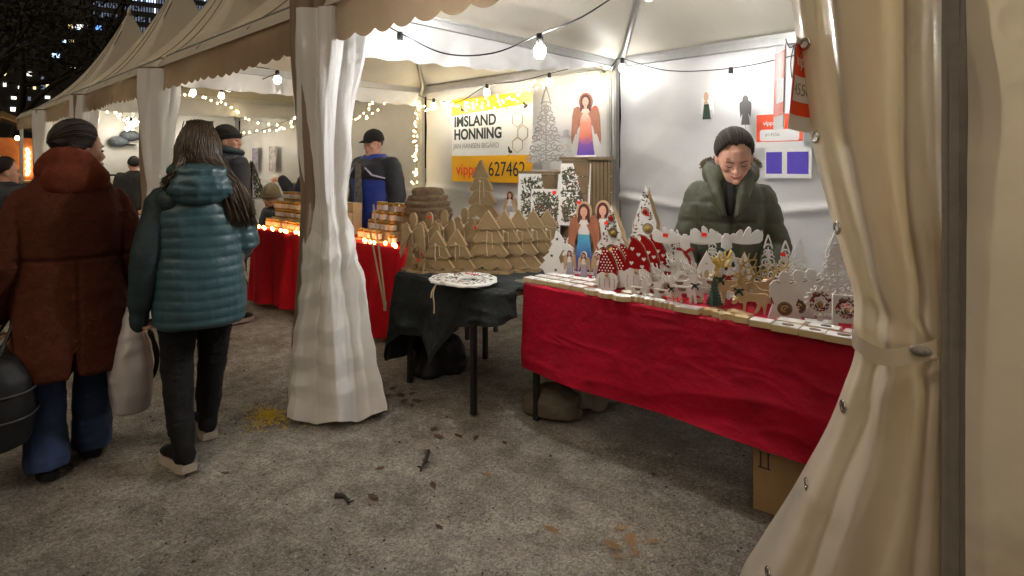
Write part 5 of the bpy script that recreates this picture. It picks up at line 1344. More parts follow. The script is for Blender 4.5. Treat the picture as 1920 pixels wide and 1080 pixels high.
def painted_angel(label, loc, rz, h, group, dress, wing='wing_pale', tagp=None, hood='wing_pale', bustm='white_wood', hair='angel_hair', base=True):
    o = thing('painted_angel', label, 'painted angel', loc, rz, group)
    b = MB(); b.prism([(x * .9, z + .004) for x, z in body_pts(h)][::-1], .018, 0); d = b.build('dress', dress, o); d.scale = (1, 1, 1)
    b = MB(); b.prism([(-.072 * h, .52 * h), (-.080 * h, .62 * h), (-.045 * h, .71 * h), (.045 * h, .71 * h), (.080 * h, .62 * h), (.072 * h, .52 * h)][::-1], .004, -.0105); b.build('bodice', bustm, d)
    for s in (-1, 1):
        pts = wing_pts(s, h); pts = pts if s < 0 else pts[::-1]; b = MB(); b.prism(pts, .014, .010); b.build('wing', wing, o)
        p2 = smoothpath([(s * .06 * h, .66 * h), (s * .125 * h, .50 * h), (s * .15 * h, .34 * h)], 8); b = MB(); b.ribbon(p2, np.linspace(.05 * h, .03 * h, 8), .012, -.008); b.build('arm', wing, o)
    oval = lambda rx, rz_, cz, n=20: [(rx * h * math.cos(a), cz * h + rz_ * h * math.sin(a)) for a in np.linspace(0, 2 * PI, n + 1)[:-1]]
    b = MB(); b.prism(oval(.105, .135, .825), .014, .004); hd = b.build('hood', hood, o)
    b = MB(); b.prism(oval(.078, .110, .822), .006, -.006); b.prism([(-.078 * h, .83 * h), (-.082 * h, .68 * h), (-.045 * h, .68 * h), (-.04 * h, .83 * h)][::-1], .005, -.0062); b.prism([(.04 * h, .83 * h), (.045 * h, .68 * h), (.082 * h, .68 * h), (.078 * h, .83 * h)][::-1], .005, -.0064); b.build('hair', hair, hd)
    b = MB(); b.prism(oval(.047, .068, .82), .003, -.0108); b.prism([(-.02 * h, .70 * h), (-.02 * h, .77 * h), (.02 * h, .77 * h), (.02 * h, .70 * h)][::-1], .0026, -.0106); fc = b.build('face', 'skin', hd)
    b = MB()
    for s in (-1, 1): b.ribbon([(s * .012 * h, .832 * h), (s * .030 * h, .832 * h)], .006 * h, .001, -.0128)
    b.ribbon([(-.01 * h, .782 * h), (.01 * h, .782 * h)], .007 * h, .001, -.0128); b.build('features', 'lips', hd)
    if base: b = MB(); b.box((0, 0, .005), (.30 * h, .06, .012)); b.build('base', 'white_wood', o)
    if tagp: tagr(o, tagp[0], tagp[1], -.012, .018)
    return o
painted_angel('painted angel in an orange to purple dress on the slatted crate', (.735, 1.56, 1.506), R(25), .47, 'painted wooden angels', 'dress_sunset', 'wing_brown', (.07, .345), 'wing_brown', 'dress_sunset')
painted_angel('painted angel in white with gold wings behind the raw board trees', (.04, 1.52, .99), R(25), .27, 'painted wooden angels', 'dress_grey')
o = thing('lantern', 'small white metal lantern hanging beside the purple angel', 'lantern', (.535, 1.59, 1.54), R(20))
b = MB(); b.lathe([(.002, 0), (.048, 0), (.048, .012), (.04, .014), (.002, .014)], 8); b.build('base', 'lantern_metal', o)
for k in range(4): a = PI / 4 + k * PI / 2; b = MB(); b.box((.035 * math.cos(a), .035 * math.sin(a), .06), (.005, .005, .095)); b.build('bar', 'lantern_metal', o)
b = MB(); b.lathe([(.004, .105), (.048, .105), (.046, .112), (.022, .128), (.018, .134), (.024, .145), (.022, .16), (.004, .17)], 16); b.build('lid', 'lantern_metal', o, smooth=True)
b = MB(); b.lathe([(.016, .016), (.016, .06), (.002, .062)], 12); b.build('candle', 'candle', o, smooth=True)
b = MB(); b.tube([(0, 0, .17), (.0, .02, .50), (-.02, .3, .84)], .0015, 4); b.build('hanging_wire', 'alu', o)

# ------------------------------------------------------------ figures on the red cloth
RZ = .790
GT = 'white ornament trees'
def zig_tree(w_, h, n=5, tip=0.):
    L = []
    for k in range(n):
        z0 = h * (.06 + .90 * k / n); z1 = h * (.06 + .90 * (k + .62) / n); wl = w_ / 2 * (1 - k / n) ** .9; L += [(wl, z0), (wl * .66 if k < n - 1 else wl * .4, z1)]
    R_ = L + [(0, h)]; return [(-x, z) for x, z in reversed(L)][0:0] + [(x, z) for x, z in R_] + [(-x, z) for x, z in reversed(L)]
def ornament_tree(label, loc, rz, h, w_, holes, seed, tagp=None, m='white_wood'):
    o = thing('ornament_tree', label, 'wooden figure', loc, rz, GT); pts = zig_tree(w_, h)
    me = plate_mesh([pts] + [circ(x, z, r) for x, z, r, _ in holes], .012, m); f_ = link('front_panel', me, o, (0, -.018, 0))
    b = MB(); b.prism([(x * 1.0 + .02, z * .985) for x, z in pts], .010, .018); b.build('back_panel', 'pine', o)
    b = MB(); b.box((0, 0, h * .04), (w_ * .2, .03, h * .08)); b.box((0, 0, .006), (w_ * .7, .08, .012)); b.build('base', m, o)
    for x, z, r, mm in holes:
        b = MB(); b.ell((x, -.016, z - r * .1), (r * .72, r * .72, r * .72), 14, 10); b.tube([(x, -.016, z + r * .5), (x, -.018, z + r)], .002, 4); b.build('bauble', mm, f_, smooth=True)
        b = MB(); b.tube([(x + r * 1.04 * math.cos(a), -.0065, z + r * 1.04 * math.sin(a)) for a in np.linspace(0, 2 * PI, 17)], .0022, 5); b.build('rim', 'brown_print', f_)
    rs = random.Random(seed); c = MB()
    for k in range(60):
        z = h * rs.uniform(.1, .9); x = rs.uniform(-.5, .5) * w_ * (1 - z / h) * .8
        if any((x - q[0]) ** 2 + (z - q[1]) ** 2 < (q[2] * 1.15) ** 2 for q in holes): continue
        if k % 5 == 0:
            for a in range(4): c.ribbon([(x - .008 * math.cos(a * PI / 4), z - .008 * math.sin(a * PI / 4)), (x + .008 * math.cos(a * PI / 4), z + .008 * math.sin(a * PI / 4))], .0016, .001, -.0068 - .0001 * a)
        else: c.prism(circ(x, z, rs.uniform(.0015, .003), 6), .001, -.0068)
    c.build('painted_stars', 'dark_print', f_)
    for mm, cnt in (('berry_print', 16), ('leaf_print', 20), ('brown_print', 14)):
        c = MB()
        for k in range(cnt):
            z = h * rs.uniform(.1, .92); x = rs.choice((-1, 1)) * w_ * .36 * (1 - z / h) * rs.uniform(.5, 1.2); s = rs.uniform(.008, .014); d = rs.uniform(0, PI)
            if any((x - q[0]) ** 2 + (z - q[1]) ** 2 < (q[2] * 1.1) ** 2 for q in holes): continue
            c.add([(x - s * math.cos(d), -.0070, z - s * math.sin(d)), (x + s * .4 * math.sin(d), -.0074, z - s * .4 * math.cos(d)), (x + s * math.cos(d), -.0070, z + s * math.sin(d)), (x - s * .4 * math.sin(d), -.0074, z + s * .4 * math.cos(d))], [(0, 1, 2, 3)])
        q = c.build('painted_leaves', mm, f_); tag(q, kind='stuff')
    if tagp: tagr(o, tagp[0], tagp[1], -.027, .018)
    return o
F2 = R(26)
ornament_tree('white ornament tree with dark red baubles beside the crescent tree', (1.0, 1.13, RZ), F2, .44, .25, [(.01, .29, .025, 'bauble_red'), (.01, .19, .028, 'brass_dark'), (.01, .09, .028, 'bauble_red')], 1)
ornament_tree('white ornament tree with gold baubles behind the polka dot gnomes', (1.20, 1.19, RZ), F2, .42, .27, [(0, .34, .02, 'bauble_red'), (.01, .255, .026, 'gold'), (.0, .15, .032, 'gold')], 2, (-.03, .31))
ornament_tree('tallest white ornament tree with gold baubles behind the heart gnomes', (1.40, 1.24, RZ), F2, .54, .29, [(.0, .39, .022, 'bauble_red'), (.015, .29, .028, 'gold'), (.01, .18, .030, 'gold')], 3, (.012, .37))
ornament_tree('second tall white ornament tree leaning behind the tallest one', (1.33, 1.33, RZ), F2, .48, .29, [(-.03, .29, .024, 'brass_dark'), (-.04, .18, .028, 'brass_dark')], 4)
# crescent tree
o = thing('crescent_tree', 'white tree with a round bite and hanging brass ornament, left end of the red cloth', 'wooden figure', (.985, .955, RZ), F2)
pts = [(.085, .0), (.10, .02), (.075, .045), (.045, .03), (.01, .055), (-.005, .105), (.02, .15), (.06, .155), (.075, .135), (.09, .16), (.06, .185), (.025, .19), (.03, .205), (.0, .25), (-.02, .265), (-.03, .22), (-.05, .20), (-.04, .185), (-.065, .15), (-.06, .135), (-.10, .10), (-.085, .085), (-.125, .04), (-.10, .03), (-.085, .0)]
b = MB(); b.prism(pts, .018); bd = b.build('body', 'white_wood', o)
b = MB()
for x, z in ((-.012, .215), (-.045, .115), (-.02, .03)):
    st_ = [((.013 if k % 2 == 0 else .005) * math.cos(PI / 2 + k * PI / 5) + x, (.013 if k % 2 == 0 else .005) * math.sin(PI / 2 + k * PI / 5) + z) for k in range(10)]; b.prism(st_, .001, -.0096)
b.build('stars', 'dark_print', bd)
b = MB(); b.ell((.055, 0, .09), (.036, .014, .036), 18, 12); b.tube([(.055, 0, .125), (.06, 0, .15)], .002, 5); b.build('ornament', 'brass_dark', o, smooth=True)
b = MB()
for r_ in (.012, .022, .030): b.tube([(.055 + r_ * math.cos(a), -.0145 + r_ * .12, .09 + r_ * math.sin(a)) for a in np.linspace(0, 2 * PI, 17)], .0018, 5)
b.build('ornament_rings', 'gold', o)

GA = 'painted wooden angels'
painted_angel('painted angel in a turquoise to violet dress with tag on its head', (1.06, 1.10, RZ), F2, .455, GA, 'dress_blue', 'wing_brown', (-.03, .43), 'wing_pale')
painted_angel('painted angel in grey white next to the turquoise angel', (1.115, 1.22, RZ), F2, .46, GA, 'dress_grey', 'wing_brown', None, 'wing_pale')
for x, y, l in ((1.055, .965, 'small white angel below the crescent tree ornament'), (1.165, .955, 'small white angel in front of the turquoise dress'), (1.205, 1.03, 'small white angel behind the last small angel'), (1.25, .985, 'small white angel next to the polka dot gnomes')):
    painted_angel(l, (x, y, RZ), F2, .165, 'small white painted angels', 'dress_grey', 'wing_pale', None, 'white_wood')

def gnome(label, loc, rz, h, group, hearts=False, m='ribbon_red'):
    o = thing('gnome_figure', label, 'gnome', loc, rz, group)
    hat = [(-.30, .36), (.30, .36), (.28, .50), (.20, .70), (.10, .86), (-.04, .97), (-.16, 1.0), (-.13, .93), (-.19, .80), (-.25, .60)]
    b = MB(); b.prism([(x * h * .8, z * h) for x, z in hat], .036); ht = b.build('hat', 'bauble_red', o)
    b = MB(); b.prism([(x * h * .8 + .002, z * h * .995) for x, z in hat], .006, .0215); b.build('hat_back', 'pine', ht)
    c = MB(); rs = random.Random(int(h * 999))
    if hearts:
        for x, z in ((-.12, .52), (.12, .46), (.04, .68), (-.10, .78), (.16, .60)): s = .035 * h; hc = MB(); hc.prism([(x * h * .8 + s * a, z * h + s * e) for a, e in ((0, -1.1), (1, 0), (.95, .6), (.5, .9), (0, .5), (-.5, .9), (-.95, .6), (-1, 0))], .001, -.0187); hc.build('heart', 'white_wood', ht)
    else:
        for i in range(9):
            for j in range(7):
                z = .40 + i * .065; x = -.27 + j * .09 + (.045 if i % 2 else 0); lim = .27 * (1 - (z - .36) / .72)
                if -lim - .10 * (z - .36) * 1.4 < x < lim - .10 * (z - .36): c.prism(circ(x * h * .8, z * h, .018 * h, 7), .001, -.0187)
    if not hearts: tag(c.build('dots', 'white_wood', ht), kind='stuff')
    beard = [(-.30, .36), (-.33, .22), (-.26, .04), (-.12, .0), (.12, .0), (.26, .04), (.33, .22), (.30, .36), (.16, .43), (0, .40), (-.16, .43)]
    b = MB(); b.prism([(x * h * .78, z * h) for x, z in beard], .044, -.002); bd = b.build('beard', 'white_wood', o)
    b = MB(); b.ell((0, -.026, .37 * h), (.05 * h, .04 * h, .05 * h), 10, 8); b.build('nose', 'wing_pale', o, smooth=True)
    c = MB()
    for x in (-.16, -.05, .06, .17): c.ribbon([(x * h, .30 * h), (x * h * 1.1, .2 * h), (x * h, .08 * h)], .004, .001, -.0247)
    c.build('beard_lines', 'grey_wood', bd)
    return o
GG = 'red hatted gnome figures'
gnome('front gnome with white dots on its red hat', (1.435, .80, RZ), R(22), .225, GG)
gnome('middle gnome with white dots on its red hat', (1.43, .90, RZ), R(22), .225, GG)
gnome('rear gnome with white dots on its red hat', (1.415, 1.0, RZ), R(22), .222, GG)
gnome('front gnome with white hearts on its tall red hat', (1.565, .88, RZ), R(22), .285, GG, True)
gnome('middle gnome with white hearts on its tall red hat', (1.565, .98, RZ), R(22), .285, GG, True)
gnome('rear gnome with white hearts on its tall red hat', (1.565, 1.08, RZ), R(22), .28, GG, True)
GD = 'white reindeer figures with brown saddle patch'
deer('front white reindeer with dark antlers and brown patch', (1.79, .76, RZ), R(18), .105, GD, 'white_wood', 'white_wood', .02, patch='brown_print', base=False, flip=True, ribbon='ribbon_green')
deer('white reindeer with brown patch left of the front one', (1.69, .83, RZ), R(18), .125, GD, 'white_wood', 'white_wood', .02, patch='brown_print', base=False, flip=True)
deer('white reindeer with brown patch right of the front one', (1.87, .82, RZ), R(18), .135, GD, 'white_wood', 'white_wood', .02, patch='brown_print', base=False, flip=True, ribbon='ribbon_green')
deer('white reindeer tucked behind the other patched reindeer', (1.80, .93, RZ), R(18), .145, GD, 'white_wood', 'white_wood', .02, patch='brown_print', base=False, flip=True)
deer('white reindeer with brown patch farthest back by the heart gnomes', (1.70, .96, RZ), R(18), .15, GD, 'white_wood', 'white_wood', .02, patch='brown_print', base=False, flip=True)
GB = 'tan reindeer with gold antlers'
deer('tan reindeer lifting a front hoof, with green ribbon', (2.17, .83, RZ), R(24), .15, GB, 'pine', 'gold', .018, DEER2, base=False, ribbon='pine_green')
deer('tan reindeer half hidden behind the one lifting its hoof', (2.20, .93, RZ), R(24), .155, GB, 'pine', 'gold', .018, DEER2, base=False)
deer('tan reindeer turned away with green bow, behind the bottle brush tree', (2.03, .93, RZ), R(62), .19, GB, 'pine', 'gold', .018, DEER2, base=False, ribbon='pine_green')
deer('tan reindeer at the back of the tan herd', (2.10, 1.05, RZ), R(24), .175, GB, 'pine', 'gold', .018, DEER2, base=False)

def moose(label, loc, rz, h, w_, rib, tagx, group='white moose figures with broad antlers'):
    o = thing('moose_figure', label, 'wooden figure', loc, rz, group)
    bodyp = [(-.17, 0), (-.11, 0), (-.09, .28), (.09, .28), (.11, 0), (.17, 0), (.19, .40), (.13, .62), (.07, .72), (-.07, .72), (-.13, .62), (-.19, .40)]
    me = plate_mesh([[(x * h, z * h) for x, z in bodyp], circ(0, .40 * h, .04 * h, 8, .07 * h), circ(-.10 * h, .45 * h, .022 * h, 8, .06 * h), circ(.10 * h, .45 * h, .022 * h, 8, .06 * h), circ(0, .56 * h, .02 * h, 8, .035 * h)], .02, 'white_wood'); link('body', me, o)
    b = MB(); b.prism([(x * h, z * h) for x, z in ((-.06, .62), (.06, .62), (.085, .74), (.07, .90), (.03, .96), (-.03, .96), (-.07, .90), (-.085, .74))], .02, -.022); b.build('head', 'white_wood', o)
    for s in (-1, 1):
        out = [(.04, .84)]; n = 4; hw = .5 * w_ / h
        for t_ in np.linspace(.15, .9, 8): out.append((t_ * hw, .83 - .045 * math.sin(PI * t_)))
        out += [(.98 * hw, .86), (hw, .95), (.97 * hw, 1.02)]
        for k in range(n):
            c0 = (.80, .56, .34, .16)[k]; rw_ = (.13, .10, .10, .07)[k]; ht_ = (.10, .15, .11, .05)[k]
            for t_ in np.linspace(0, PI, 7): out.append(((c0 + rw_ * math.cos(t_) + .07 * math.sin(t_)) * hw, .90 + .03 * (1 - k * .2) + ht_ * math.sin(t_)))
        P = [(s * x * h, z * h) for x, z in out]; P = P if s > 0 else P[::-1]
        b = MB(); b.prism(P, .016, -.004 + .0006 * s); b.build('antler', 'white_wood', o)
    if rib:
        b = MB()
        for a, l in ((.4, .16), (2.74, .16), (-1.1, .24), (-2.0, .26)): b.ribbon(smoothpath([(0, .64 * h), (l * .6 * h * math.cos(a), .64 * h + l * .6 * h * math.sin(a) + .01), (l * h * math.cos(a), .64 * h + l * h * math.sin(a))], 6), .05 * h, .004, -.036 - .004 * l)
        b.build('ribbon_bow', rib, o)
    tagr(o, tagx, .93 * h, -.014, .02)
    return o
moose('white moose with a red ribbon bow and price tag', (1.72, 1.10, RZ), R(30), .305, .34, 'ribbon_red', -.10)
moose('white moose with a green ribbon, in front of the parka hem', (1.90, 1.20, RZ), R(30), .315, .36, 'ribbon_green', -.11)
def church(label, loc, rz, h, w_):
    o = thing('cutout_house', label, 'wooden figure', loc, rz, 'white cut-out houses')
    H_ = [[(-w_ / 2, 0), (w_ / 2, 0), (w_ / 2, .55 * h), (.0, h), (-w_ / 2, .55 * h)]] + [circ(0, .70 * h, .07 * w_, 8), circ(0, .45 * h, .13 * w_, 10, .12 * h), circ(-.28 * w_, .42 * h, .07 * w_, 8, .08 * h), circ(.28 * w_, .42 * h, .07 * w_, 8, .08 * h), circ(-.2 * w_, .17 * h, .10 * w_, 8, .08 * h), circ(.2 * w_, .17 * h, .10 * w_, 8, .08 * h)]
    link('front', plate_mesh(H_, .012, 'white_wood'), o, (0, -.02, 0)); link('back', plate_mesh([H_[0]], .010, 'pine'), o, (.004, .03, 0)); b = MB(); b.box((0, .005, .004), (w_, .06, .008)); b.build('base', 'white_wood', o)
    return o
church('white cut-out house under the red bow', (1.74, 1.02, RZ), R(28), .215, .10); church('white cut-out house right of the red bow moose', (1.84, 1.10, RZ), R(28), .215, .10)
church('white cut-out house with steep gable by the tan reindeer', (2.02, 1.14, RZ), R(28), .22, .09)
o = thing('brush_tree', 'dark green bottle brush tree at the front edge', 'tree ornament', (2.035, .765, RZ), 0)
b = MB(); b.lathe([(.03, 0), (.03, .012), (.008, .014), (.006, .03), (.002, .03)], 10); b.build('stand', 'pine_dark', o)
rs = random.Random(2); b = MB()
for k in range(900):
    z = .025 + .135 * rs.random() ** 1.1; r_ = .05 * (1 - (z - .02) / .145) + .003; a = rs.uniform(0, 2 * PI); q = rs.uniform(.85, 1.12); b.add([(.001 * math.cos(a + 1.5), .001 * math.sin(a + 1.5), z), (-.001 * math.cos(a + 1.5), -.001 * math.sin(a + 1.5), z), (r_ * q * math.cos(a), r_ * q * math.sin(a), z - .008 * rs.random())], [(0, 1, 2)])
for k in range(9): z = .03 + .013 * k; r_ = .042 * (1 - (z - .02) / .15); b.lathe([(r_, z), (r_ * .4, z + .016)], 9)
q = b.build('bristles', 'pine_green', o); tag(q, kind='stuff')
GS = 'curled filigree trees'
deer('larger white reindeer with tall antlers behind the red bow', (1.66, 1.07, RZ), R(24), .175, GD, 'white_wood', 'white_wood', .016, patch='berry_print', base=False, flip=True)
deer('larger white reindeer facing the tan herd, behind the bottle brush tree', (1.94, 1.0, RZ), R(24), .17, GD, 'white_wood', 'white_wood', .016, patch='brown_print', base=False, flip=True, ribbon='ribbon_red')
deer('small white reindeer right in front of the heart gnomes', (1.66, .755, RZ), R(20), .095, GD, 'white_wood', 'white_wood', .018, patch='brown_print', base=False, flip=True)
deer('tan reindeer grazing near the plate angels', (2.245, 1.06, RZ), R(30), .16, GB, 'pine', 'gold', .018, DEER2, base=False)
scroll_tree('slim white filigree tree behind the heart gnomes', (1.60, 1.24, RZ), F2, .30, .16, 4, GS, 'white_wood', .012, .0062)
scroll_tree('white filigree tree behind the patched reindeer', (1.78, 1.30, RZ), F2, .27, .17, 4, GS, 'white_wood', .012, .0062)
scroll_tree('white filigree tree half behind the plate angels', (2.42, 1.12, RZ), F2, .33, .19, 4, GS, 'white_wood', .012, .0065)
o = thing('arch_figure', 'white domed arch with oval cut-outs behind the tan reindeer', 'wooden figure', (1.99, 1.08, RZ), R(28)); hh = .20
link('panel', plate_mesh([[(-.10, 0), (.10, 0)] + [(.10 * math.cos(a), .10 + .10 * math.sin(a)) for a in np.linspace(0, PI, 15)]] + [circ(.055 * math.cos(a), .10 + .06 * math.sin(a), .011, 8, .022) for a in (.3, .95, 1.57, 2.2, 2.84)] + [circ(0, .06, .03, 10, .035)], .014, 'white_wood'), o); b = MB(); b.box((0, 0, .005), (.2, .05, .010)); b.build('base', 'white_wood', o)
for q_, (x, y, h_, l) in enumerate(((1.62, 1.16, .10, 'white star on a stand behind the front heart gnome'), (1.90, .88, .085, 'white star on a stand between white and tan reindeer'), (2.31, 1.10, .11, 'white star on a stand behind the plate angels'))):
    o = thing('star_stand', l, 'wooden figure', (x, y, RZ), R(25), 'white stars on stands'); st5 = [((h_ * .55 if k % 2 == 0 else h_ * .25) * math.cos(PI / 2 + k * PI / 5), h_ * .62 + (h_ * .55 if k % 2 == 0 else h_ * .25) * math.sin(PI / 2 + k * PI / 5)) for k in range(10)]
    link('star', plate_mesh([st5, circ(0, h_ * .62, h_ * .12)], .012, 'white_wood'), o); b = MB(); b.box((0, 0, .006), (h_ * .6, .04, .012)); b.build('base', 'pine', o)
scroll_tree('white filigree tree with curls behind the tan reindeer', (2.10, 1.24, RZ), F2, .31, .17, 4, GS, 'white_wood', .012, .0062)
scroll_tree('white filigree tree with red tag near its tip', (2.19, 1.22, RZ), F2, .29, .17, 4, GS, 'white_wood', .012, .0062, (-.012, .22))
scroll_tree('white filigree tree standing behind the tagged filigree tree', (2.225, 1.32, RZ), F2, .305, .17, 4, GS, 'white_wood', .012, .0062)
scroll_tree('big white filigree tree next to the near door curtain', (2.475, 1.00, RZ), F2, .385, .26, 5, GS, 'white_wood', .014, .0078)
def plate_angel(label, loc, rz, h):
    o = thing('plate_angel', label, 'wooden figure', loc, rz, 'white plate angels with brown rosette')
    p = [(-.33, 0), (.33, 0), (.25, .25), (.22, .34), (.29, .44), (.30, .70), (.22, .80), (.10, .80), (.11, .92), (.06, 1.0), (-.06, 1.0), (-.11, .92), (-.10, .80), (-.22, .80), (-.30, .70), (-.29, .44), (-.22, .34), (-.25, .25)]
    b = MB(); b.prism([(x * h, z * h) for x, z in p], .016); bd = b.build('body', 'white_wood', o)
    c = MB()
    for k in range(22): a = 2 * PI * k / 22; c.ribbon(smoothpath([(.02 * h * math.cos(a), .22 * h + .02 * h * math.sin(a)), (.11 * h * math.cos(a + .35), .22 * h + .11 * h * math.sin(a + .35)), (.15 * h * math.cos(a + .2), .22 * h + .15 * h * math.sin(a + .2))], 5), .03 * h, .002 + .0001 * (k % 3), -.0095)
    c.build('rosette', 'brown_print', bd)
    c = MB(); c.tube([(.07 * h * math.cos(a) * .9, -.0125, .22 * h + .06 * h * math.sin(a)) for a in np.linspace(.4, 5.2, 14)], .0035, 5); c.build('crescent', 'gold', bd)
    c = MB()
    for s in (-1, 1):
        c.ribbon([(s * .27 * h, .45 * h), (s * .24 * h, .36 * h), (s * .22 * h, .30 * h)], .022 * h, .002, -.0093); c.ribbon([(s * .17 * h, .80 * h), (s * .09 * h, .76 * h)], .014 * h, .002, -.0093)
    c.build('wing_lines', 'dark_print', bd)
    return o
plate_angel('front white plate angel with brown rosette', (2.315, .835, RZ), R(24), .20); plate_angel('middle white plate angel with brown rosette', (2.345, .915, RZ), R(24), .20); plate_angel('rear white plate angel with brown rosette', (2.375, .99, RZ), R(24), .20)
def wreath_stand(label, loc, rz, h, spiky):
    o = thing('wreath_figure', label, 'wooden figure', loc, rz, 'standing red wreath figures')
    cz = .62 * h; r_ = .30 * h
    if spiky: p = [((r_ * (1.35 if k % 2 else 1.05)) * math.cos(2 * PI * k / 32), cz + (r_ * (1.35 if k % 2 else 1.05)) * math.sin(2 * PI * k / 32)) for k in range(32)]; me = plate_mesh([p, circ(0, cz, r_ * .42)], .014, 'white_wood')
    else: p = [(-.34 * h, 0), (-.22 * h, 0), (-.20 * h, .22 * h), (.20 * h, .22 * h), (.22 * h, 0), (.34 * h, 0), (.32 * h, .95 * h), (-.32 * h, .95 * h)]; me = plate_mesh([p, circ(0, cz, r_ * .42)], .014, 'white_wood')
    f_ = link('panel', me, o)
    if spiky: b = MB(); b.box((0, 0, .1 * h), (.12 * h, .014, .26 * h)); b.box((0, 0, .006), (.7 * h, .06, .012)); b.build('stand', 'white_wood', o)
    rs = random.Random(int(h * 777)); 
    for mm, n in (('berry_print', 46), ('dark_print', 34)):
        c = MB()
        for k in range(n):
            a = rs.uniform(0, 2 * PI); q = r_ * rs.uniform(.52, .92); s = r_ * .15; x, z = q * math.cos(a), cz + q * math.sin(a); y = -.0075 - rs.uniform(.0003, .003); d = a + rs.uniform(.6, 2.5)
            c.add([(x - s * math.cos(d), y, z - s * math.sin(d)), (x + s * .5 * math.sin(d), y - .0005, z - s * .5 * math.cos(d)), (x + s * math.cos(d), y, z + s * math.sin(d)), (x - s * .5 * math.sin(d), y - .0005, z + s * .5 * math.cos(d))], [(0, 1, 2, 3)])
        q = c.build('painted_leaves', mm, f_); tag(q, kind='stuff')
    b = MB(); b.ell((.0, -.008, cz - .01), (r_ * .26, .01, r_ * .30), 12, 8); b.build('bell', 'brass_dark', o, smooth=True)
    return o
wreath_stand('spiky white wreath figure with a red berry ring', (2.45, .85, RZ), R(26), .15, True); wreath_stand('white frame with a red berry ring next to the door curtain', (2.56, .80, RZ), R(26), .15, False)

# flat blocks along the front edge of the red cloth
rs = random.Random(21); GBk = 'flat wooden pieces along the edge of the red cloth'; cachem = {}
def block(x, y, w_, d_, h_, rz, label, top='white_wood', z=RZ, motif=None):
    key = (round(w_, 3), round(d_, 3), round(h_, 3), top)
    o = thing('wooden_block', label, 'wooden block', (x, y, z - .002), rz, GBk)
    if key not in cachem:
        a = MB(); a.box((0, 0, h_ / 2), (w_, d_, h_)); c = MB(); c.box((0, 0, h_ + .0012), (w_ - .003, d_ - .003, .0022)); cachem[key] = (a.mesh('block', 'pine'), c.mesh('top_face', top))
    link('body', cachem[key][0], o); link('top_face', cachem[key][1], o)
    if motif: c = MB(); c.prism(circ(0, 0, min(w_, d_) * .33, 12, min(w_, d_) * .22), .002); me = c.mesh('motif', motif); me.transform(Matrix.Rotation(PI / 2, 4, 'X')); link('motif', me, o, (.005, 0, h_ + .0035))
    return o
def poly_block(x, y, pts, h_, rz, label, top='white_wood', mside='pine', name='wooden_block', cat='wooden block'):
    o = thing(name, label, cat, (x, y, RZ - .002), rz, GBk)
    a = MB(); a.prism(pts, h_, -h_ / 2); me = a.mesh('body', mside); me.transform(Matrix.Rotation(-PI / 2, 4, 'X')); link('body', me, o)
    a = MB(); a.prism([(x_ * .96, z_ * .96) for x_, z_ in pts], .0022, 0); me = a.mesh('top_face', top); me.transform(Matrix.Rotation(-PI / 2, 4, 'X')); link('top_face', me, o, (0, 0, h_ + .0012))
    return o
L_ = 'pale pink-topped wooden tile among the rows at the left end of the red cloth'
for i in range(3):
    for j in range(5):
        x = .99 + j * .085 + i * .01; y = .70 + i * .085
        block(x, y, .074, .060, .022, R(rs.uniform(-8, 8)), 'pale pink-topped tile, %s from the left in the %s row at the red cloth corner' % (ORD[j], ('front', 'middle', 'rear')[i]), 'paper')
for j in range(3): block(1.02 + j * .12, .965 - .03 * j + .0, .10, .07, .03 if j else .045, R(rs.uniform(-6, 6)), 'thicker pale tile behind the left end rows', 'paper') if False else None
b = MB(); b.box((0, 0, .004), (.17, .24, .006)); o = b.build('glass_sheet', 'glass', None, loc=(.985, .77, RZ - .006)); tag(o, 'thin clear sheet under the pale tiles sticking out at the table corner', 'sheet') ; o.location.z = RZ - .0075
hexp = lambda r_, s=1.4: [(r_ * s * math.cos(a), r_ * math.sin(a)) for a in np.linspace(0, 2 * PI, 9)[:-1] + .39]
for x, y, l in ((1.43, .675, 'first white rounded wooden coaster from the left at the table edge'), (1.525, .665, 'second white rounded wooden coaster from the left'), (1.615, .66, 'third white rounded wooden coaster from the left'), (1.60, .76, 'white rounded coaster lying behind the three at the edge')):
    poly_block(x, y, hexp(.036), .022, R(8), l)
def comb(w_, d_, n, t0=.3):
    p = [(-w_ / 2, d_ / 2), (-w_ / 2, -d_ / 2)]; s = w_ / n
    for k in range(n):
        a = -w_ / 2 + k * s; p += [(a + s * (1 - t0), -d_ / 2)] + ([(a + s * (1 - t0), d_ * .1), (a + s, d_ * .1), (a + s, -d_ / 2)] if k < n - 1 else [])
    return p + [(w_ / 2, -d_ / 2), (w_ / 2, d_ / 2)] if False else p + [(w_ / 2 - s * t0, d_ / 2)]
for k, (x, y, n) in enumerate(((1.70, .695, 4), (1.785, .685, 4), (1.865, .675, 4), (1.725, .765, 4))):
    poly_block(x, y, comb(.10, .05, n), .024, R(4), ('first', 'second', 'third', 'rear')[k] + ' comb-shaped wooden word block, counted from the gnomes')
block(1.955, .675, .115, .075, .020, R(4), 'plain grey-topped rectangular block below the bottle brush tree', 'grey_wood')
star = lambda r_: [((r_ if k % 2 == 0 else r_ * .45) * math.cos(PI / 2 + k * PI / 5), (r_ if k % 2 == 0 else r_ * .45) * math.sin(PI / 2 + k * PI / 5)) for k in range(10)]
poly_block(2.055, .70, star(.055), .022, R(10), 'bare pine star at the table edge below the bottle brush tree', 'pine')
poly_block(2.12, .672, star(.05), .022, R(40), 'bare pine star, right of the first star', 'pine')
block(2.16, .745, .11, .04, .02, R(-20), 'bare pine strip block behind the stars', 'pine')
block(2.20, .665, .06, .045, .022, R(5), 'small bare pine block between star and white tiles', 'pine')
